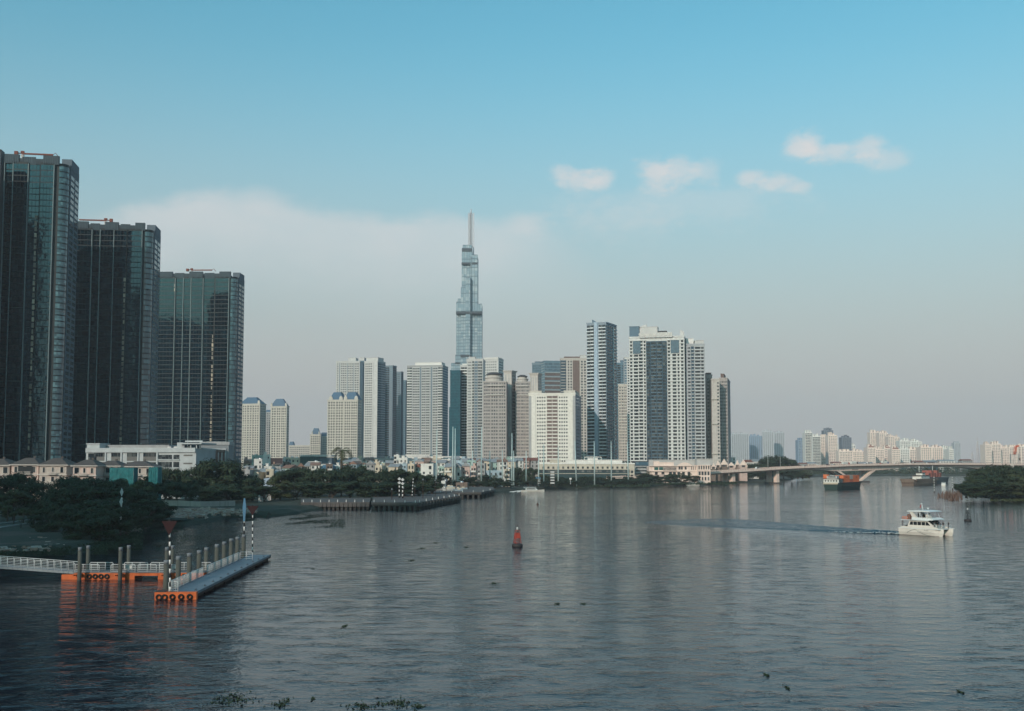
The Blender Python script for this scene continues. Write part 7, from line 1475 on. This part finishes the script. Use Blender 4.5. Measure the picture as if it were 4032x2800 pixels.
# buoys
def buoy(u, v, vt, label, body_m, solid, wr):
    p = G(u, v); sc_ = (ZV(vt, p.y)) / 4.4; o = empty('channel_buoy', p, .3, label, 'buoy'); o.scale = (sc_,) * 3; m2 = MB()
    m2.lathe([(.75, -.3), (1.1, .0), (1.12, .35), (.95, .62), (.3, .66)], n=20); m2.build('float', mat('buoy_float_dark', (.03, .028, .03), rough=.6), o)
    m2 = MB(); c = [(-.68, .6), (-.33, 3.35)]
    for sx, sy in ((-1, -1), (1, -1), (1, 1), (-1, 1)): m2.tube([(sx * .66, sy * .66, .6), (sx * .36, sy * .36, 3.3)], .045, 6)
    for z, w in ((.78, .64), (1.75, .53), (3.3, .36)):
        for a, b_ in (((-w, -w), (w, -w)), ((w, -w), (w, w)), ((w, w), (-w, w)), ((-w, w), (-w, -w))): m2.tube([(*a, z), (*b_, z)], .04, 5)
    for a, b_ in (((-1, -1), (1, -1)), ((1, -1), (1, 1)), ((1, 1), (-1, 1)), ((-1, 1), (-1, -1))):
        m2.tube([(a[0] * .64, a[1] * .64, .8), (b_[0] * .53, b_[1] * .53, 1.75)], .035, 5); m2.tube([(b_[0] * .64, b_[1] * .64, .8), (a[0] * .53, a[1] * .53, 1.75)], .035, 5)
        if not solid: m2.tube([(a[0] * .53, a[1] * .53, 1.75), (b_[0] * .38, b_[1] * .38, 3.2)], .035, 5); m2.tube([(b_[0] * .53, b_[1] * .53, 1.75), (a[0] * .38, a[1] * .38, 3.2)], .035, 5)
    m2.build('lattice', body_m, o)
    if solid: m2 = MB(); m2.lathe([(.72, 1.75), (.48, 2.85)], n=4, smooth=False); q = m2.build('day_panel', body_m, o, (0, 0, 0), R(45)); m2 = MB(); m2.tube([(0, 0, 2.9), (0, 0, 3.35)], .07, 6); m2.build('stem', rust, o)
    m2 = MB(); m2.lathe([(.12, 3.35), (.17, 3.4), (.17, 3.5), (.2, 3.52), (.2, 3.62), (.13, 3.95), (.05, 4.0)], n=10); m2.build('lantern', mat('lantern_white', (.45, .46, .45)), o)
    m2 = MB(); m2.tube([(0, 0, 4.0), (0, 0, 4.4)], .05, 6); m2.lathe([(.05, 4.15), (.11, 4.22), (.05, 4.35)], n=8); m2.build('top_mark', rust, o)
    for s in (-1, 1): m2 = MB(); m2.tube([(s * .4, 0, 2.9), (s * .78, 0, 3.3), (s * .72, 0, 3.42), (s * .25, 0, 3.42)], .02, 4); m2.build('arm', rust, o)
buoy(2037, 2153, 2067, 'red lattice channel buoy floating alone in the middle of the river', mat('buoy_red', (.33, .05, .033), rough=.6, stain=.5, scale=3), True, 1); buoy(3811, 2052, 1995, 'black lattice channel buoy right of the catamaran', mat('buoy_black', (.022, .028, .030), rough=.6), False, 1)
o = empty('small_buoy', G(2117, 1988), 0, 'tiny dark cone buoy far out between the red buoy and the hotel', 'buoy'); m2 = MB(); m2.lathe([(.5, -.1), (.52, .15), (.07, .95), (.03, 1.0)], n=10); m2.build('cone', rust, o)

# container barge
def hullx(L5, W5, hs, hb, flare=.12, n=9):
    """barge hull: x from 0 (near end) to L5, y from 0 to W5, sheer at both ends"""
    m2 = MB(); v = []
    for k in range(n + 1):
        t = k / n; x = L5 * t; e = abs(t * 2 - 1) ** 3; z = hs + (hb - hs) * e; w = W5 / 2 * (1 - .22 * e); cx = .9 * e * (1 if t < .5 else -1)
        v += [(x, W5/2 - w, z), (x + cx * .4, W5/2 - w * .97, z * .4), (x + cx, W5/2 - w * .85, -.6), (x + cx, W5/2 + w * .85, -.6), (x + cx * .4, W5/2 + w * .97, z * .4), (x, W5/2 + w, z)]
    f = [(k*6+j, k*6+(j+1)%6, (k+1)*6+(j+1)%6, (k+1)*6+j) for k in range(n) for j in range(6)] + [tuple(range(5, -1, -1)), tuple(n*6+j for j in range(6))]
    m2.add(v, f); return m2
Yb = 708.0; o = empty('container_barge', (XY(3303, Yb), Yb, 0), -R(36) + R(90), 'dark green river barge with a white deckhouse, loaded with orange containers', 'barge')     # x along the side, going away
WBG = 11.6; hl = hullx(46, WBG, 3.9, 4.6); hl.build('hull', mat('barge_dark_green', (.022, .045, .042), stain=.5), o)
m2 = MB(); m2.box(-.12, .5, .9, WBG - .9, 3.5, 4.6); m2.build('bow_plate', mat('barge_cream', (.42, .36, .28), stain=.3), o)
m2 = MB(); m2.box(1.5, 45, -.05, .1, 3.9, 4.7); m2.box(1.5, 45, WBG - .1, WBG + .05, 3.9, 4.7); m2.build('gunwale', mat('barge_black', (.02, .02, .022)), o)
m2 = MB(); m2.box(1.2, 8.5, .8, WBG - .8, 4.4, 6.9); m2.build('deckhouse', HC['white'], o); m2 = MB(); m2.box(.6, 9.4, .3, WBG - .3, 6.9, 7.2); m2.build('deckhouse_roof', mat('barge_brown_roof', (.07, .05, .045)), o)
for y in (1.8, 3.6, 5.4, 7.2, 9.0): m2 = MB(); m2.box(1.12, 1.2, y, y + .9, 5.2, 6.2); m2.build('window', g_dark, o)
for x in (2.2, 4.4, 6.6): m2 = MB(); m2.box(x, x + 1.2, .72, .8, 4.7, 6.5); m2.build('window', g_dark, o)
m2 = MB(); m2.box(2.2, 6.5, 2.4, WBG - 2.6, 7.2, 8.9); m2.build('wheelhouse', greyl, o); m2 = MB(); m2.box(2.12, 2.2, 3, WBG - 3.2, 7.9, 8.6); m2.build('windscreen', g_dark, o); m2 = MB(); m2.tube([(4, 6, 9.4), (4, 6, 12)], .1, 5); m2.build('mast', rust, o)
for k in range(9): tyre(o, 6 + k * 4.2, -.25, 2.6, 'y', .5, .2)
BM = o.matrix_basis; cont_or = mat('container_orange', (.56, .15, .06), stain=.2); cont_gr = mat('container_grey', (.34, .34, .32), stain=.3); cont_rd = mat('container_rust', (.36, .10, .06), stain=.3)
def container(parent_pt, rzz, L6, c, label, mark_=None):
    o = empty('shipping_container', parent_pt, rzz, label, 'container', 'containers stacked on the barge'); m2 = MB(); m2.box(0, L6, 0, 2.44, 0, 2.59)
    for k in range(int(L6 / .28)): m2.box(.1 + k * .28, .22 + k * .28, -.04, 0, .18, 2.42)
    m2.build('body', c, o); m2 = MB(); m2.box(-.04, 0, .1, 1.2, .12, 2.48); m2.build('door', c, o); m2 = MB(); m2.box(-.04, 0, 1.24, 2.34, .12, 2.48); m2.build('door', c, o); m2 = MB()
    for y in (.45, .9, 1.55, 2.0): m2.tube([(-.07, y, .15), (-.07, y, 2.45)], .03, 5)
    m2.build('lock_rod', c, o)
    if mark_: text(o, mark_, 1.0, (L6 * .5, -.06, 1.35), mat('container_mark_dark', (.05, .02, .03)), name='lettering', ext=.01)
rzb = -R(36) + R(90); i = 0; lat = ['nearest the camera side', 'in the middle', 'on the far side']
for col_ in range(3):
    for k, (x, L6) in enumerate([(10.5, 12.2), (23.2, 6.06), (29.6, 12.2)]):
        for lev in range(2):
            c = cont_gr if (k == 1 and lev == 1) or (col_ == 2 and k == 0 and lev == 1) else cont_rd if (lev == 0 and (k + col_) % 2) else cont_or
            container(BM @ Vector((x, .9 + col_ * 3.2, 3.95 + 2.62 * lev)), rzb, L6, c, '%s container, %s of its stack, %s %s of the barge' % ({cont_gr.name: 'grey', cont_rd.name: 'rust red', cont_or.name: 'orange'}[c.name], ['bottom', 'top'][lev], lat[col_], ['front', 'centre', 'rear'][k]), 'K LINE' if c is cont_or and lev == 1 and col_ == 0 else None)
container(BM @ Vector((3.0, 9.2, 7.2)), rzb, 4.0, cont_or, 'short orange container behind the wheelhouse on the deckhouse roof')
# brown sand barge and the darker one behind
for (uc, Yq, L5, W5, ph, lab, c) in ((3604, 840, 52, 13, 40, 'empty brown sand barge moored right of the bridge pier', mat('barge_brown', (.17, .125, .10), stain=.5)), (3652, 930, 50, 11, 42, 'dark barge with rusty red gear behind the brown sand barge', mat('barge_grey_blue', (.05, .07, .08), stain=.4))):
    o = empty('sand_barge', (XY(uc, Yq), Yq, 0), -R(ph) + R(90), lab, 'barge', 'barges beyond the container barge'); hullx(L5, W5, 3.6, 5.0).build('hull', c, o); m2 = MB(); m2.box(2, L5 - 2, -.1, .5, 3.7, 5.2); m2.box(2, L5 - 2, W5 - .5, W5 + .1, 3.7, 5.2); m2.build('coaming', c, o)
    m2 = MB(); m2.box(L5 * .4, L5 * .75, 3, W5 - 3, 4, 7.5); m2.box(L5 * .5, L5 * .62, 4, W5 - 4, 7.5, 9.6); m2.build('deckhouse', HC['white'] if Yq < 900 else rust, o); m2 = MB(); m2.box(L5 * .37, L5 * .78, 2.4, W5 - 2.4, 7.5, 7.8); m2.box(L5 * .48, L5 * .64, 3.5, W5 - 3.5, 9.6, 9.9); m2.build('roof', mat('barge_brown_roof', (0,0,0)), o)
    m2 = MB(); m2.tube([(L5 * .5, W5/2, 9), (L5 * .5, W5/2, 15)], .2, 5); m2.build('mast', sw, o)
    if Yq > 900:
        for k in range(5): m2 = MB(); x = 6 + k * 6; m2.box(x, x + 4.5, 1.5, W5 - 1.5, 3.6, 9 + (k % 2) * 2); m2.build('cargo_gear', mat('rust_red_gear', (.28, .09, .07)), o)
    for k in range(6): m2 = MB(); m2.box(-.12, .02, 1.8 + k * (W5 - 3.6) / 6, 2.5 + k * (W5 - 3.6) / 6, 1.5, 2.6); m2.build('hatch', rust, o)
def launch(u, v, Lb, rz_, label, c=hw, group='small white boats', canopy=True):
    o = empty('small_boat', G(u, v), rz_, label, 'boat', group); m2 = MB(); w = Lb * .16; v_ = []
    for x, ww, z in ((-.5, .8, .9), (-.2, 1, .9), (.15, .95, 1.0), (.35, .6, 1.15), (.5, .05, 1.4)): v_ += [(x*Lb, -w*ww, z), (x*Lb, -w*ww*.7, -.2), (x*Lb, w*ww*.7, -.2), (x*Lb, w*ww, z)]
    m2.add(v_, [(k*4+j, (k+1)*4+j, (k+1)*4+j+1, k*4+j+1) for k in range(4) for j in range(3)] + [(0, 1, 2, 3)] + [(k*4, k*4+3, (k+1)*4+3, (k+1)*4) for k in range(4)]); m2.build('hull', c, o)
    m2 = MB(); m2.extr([(-Lb*.3, .95), (Lb*.22, 1.0), (Lb*.12, 2.1), (-Lb*.3, 2.2)], 'y', -w * .75, w * .75); m2.build('cabin', hw2, o); m2 = MB(); m2.extr([(-Lb*.27, 1.3), (Lb*.14, 1.35), (Lb*.1, 1.95), (-Lb*.27, 2.0)], 'y', -w * .77, w * .77); m2.build('window', gm_, o)
    if canopy: m2 = MB(); m2.box(-Lb*.4, Lb*.15, -w*.85, w*.85, 2.6, 2.72); m2.build('canopy', hw2, o); m2 = MB(); [m2.tube([(x*Lb, y*w*.7, 1.9), (x*Lb, y*w*.7, 2.6)], .05, 5) for x in (-.37, .1) for y in (-1, 1)]; m2.build('canopy_post', hw2, o)
    return o
launch(3716, 1913, 12, 1.15, 'white cabin cruiser seen from behind, between the reeds and the far barges'); launch(2098, 1936, 14, -.1, 'white canopied launch with a foaming trail in front of the dark trees'); launch(2001, 1926, 9, 1.4, 'white tall cabined boat pointing at the shore, left of the work barge')
launch(2730, 1912, 10, .1, 'low pale boat moored at the wall under the pink villa', canopy=False)
o = empty('work_barge', G(2010, 1924), 0, 'cluttered small work barge moored under the dark trees', 'barge'); m2 = MB(); m2.box(1, 12, 0, 4, -.3, 1.0); m2.build('hull', rust, o)
for k, (x, hh, c) in enumerate(((2, 2.6, HC['white']), (5, 4.6, HC['cream']), (7.5, 3.6, HC['grey']), (9.5, 4.2, HC['white']))): m2 = MB(); m2.box(x, x + 1.9, .6, 3.2, 1.0, hh); m2.box(x - .15, x + 2.05, .45, 3.35, hh, hh + .12); m2.build('cabin', c, o)
r = random.Random(12); m2 = MB()
for i in range(260): t = r.random(); p = G(1944 + 140 * t, 1934 + r.gauss(0, 1.3)); m2.obox(p + Vector((0, 0, .06)), (r.uniform(.3, 1.2), .25, .1), 0.0)
tag(m2.build('launch_foam', MATS['foam_white']), 'thin white foam line trailing from the canopied launch', 'foam', None, 'stuff')
# gazebo
o = empty('gazebo', G(2572, 1896, 1.7), 0, 'small open gazebo at the left end of the pink villa garden', 'gazebo'); m2 = MB(); m2.lathe([(4.2, 2.8), (2.2, 4.2), (.2, 5.2)], n=6, smooth=False); m2.build('roof', greyw, o)
for k in range(6): m2 = MB(); a = k * math.pi / 3; m2.tube([(3.4 * math.cos(a), 3.4 * math.sin(a), 0), (3.4 * math.cos(a), 3.4 * math.sin(a), 2.8)], .14, 6); m2.build('post', sw, o)
m2 = MB(); m2.lathe([(3.7, -.1), (3.7, .35)], n=6, smooth=False); m2.build('floor', sw, o)
# floating plants
def clump(u, v, wpx, label, seed, tall=.08):
    r = random.Random(seed); p0 = G(u, v); w = wpx / F * p0.y; m2 = MB()
    for i in range(int(30 + w * 60)):
        x = r.gauss(0, .27) * w; y = r.gauss(0, .9) * (.35 + w * .30); n_ = noise.noise(Vector((x * .8, y * .5, seed)))
        if n_ < -.12: continue
        hh = tall * r.uniform(.3, 1.1); d = Vector((r.gauss(0, .5), r.gauss(0, .5), 1)); leafq(m2, Vector((x, y, hh * .6)), d, r, .09 + .04 * r.random())
        if r.random() < .05: m2.tube([(x, y, 0), (x + r.gauss(0, .1), y, hh * 1.7)], .015, 4)
    o = m2.build('floating_plants', LEAF, None, p0); return tag(o, label, 'water plants', 'clumps of floating water hyacinth')
for i, (u, v, w, l) in enumerate([(1123, 2772, 90, 'clump of water hyacinth at the bottom edge, left of the long raft'), (1440, 2778, 120, 'left half of the long water hyacinth raft at the bottom edge'), (1555, 2772, 140, 'right half of the long water hyacinth raft at the bottom edge'), (1650, 2787, 60, 'thin tail of the hyacinth raft at the bottom edge'), (905, 2755, 170, 'dark hyacinth patch in the shaded water near the bottom left'), (1232, 2750, 14, 'tiny plant clump above the gap between the bottom rafts'),
    (1360, 2466, 20, 'small dark clump left of centre below the jetty tip'), (1948, 2298, 26, 'dark clump straight below the red buoy'), (2198, 2378, 24, 'left one of two dark clumps right of centre'), (2298, 2378, 20, 'right one of two dark clumps right of centre'), (1623, 2208, 34, 'low drifting plant line left of the red buoy'), (1665, 2160, 32, 'left drifting clump in line with the old pier'), (1712, 2138, 22, 'right drifting clump in line with the old pier'), (1836, 2155, 14, 'tiny clump between the pier clumps and the red buoy'), (1233, 2240, 12, 'tiny clump right of the jetty tip'), (3022, 2662, 16, 'small dark clump in the open water at lower right'), (3100, 2710, 12, 'smallest clump in the lower right water'),
    (3350, 1948, 20, 'drifting clump below the container barge'), (3430, 1934, 18, 'left drifting clump between the two barges'), (3470, 1933, 10, 'right drifting clump between the two barges'), (1540, 2130, 16, 'tiny clump in front of the paved pier corner'), (3780, 2725, 12, 'tiny clump near the lower right corner')]): clump(u, v, w, l, i + 1)
# look-alikes in small groups are told apart by their order from the left
ORD += ['thirteenth', 'fourteenth', 'fifteenth', 'sixteenth', 'seventeenth', 'eighteenth']
same = {}
for o in bpy.data.objects:
    if o.parent is None and 'label' in o: same.setdefault(o['label'], []).append(o)
for lab, os_ in same.items():
    if 1 < len(os_) <= 18:
        os_.sort(key=lambda o: o.location.x / max(1.0, o.location.y))
        for i, o in enumerate(os_):
            if len(lab.split()) <= 12: o['label'] = '%s, %s from the left' % (lab, ORD[i])
            elif len(lab.split()) <= 14: o['label'] = '%s, %s leftmost' % (lab, ORD[i])
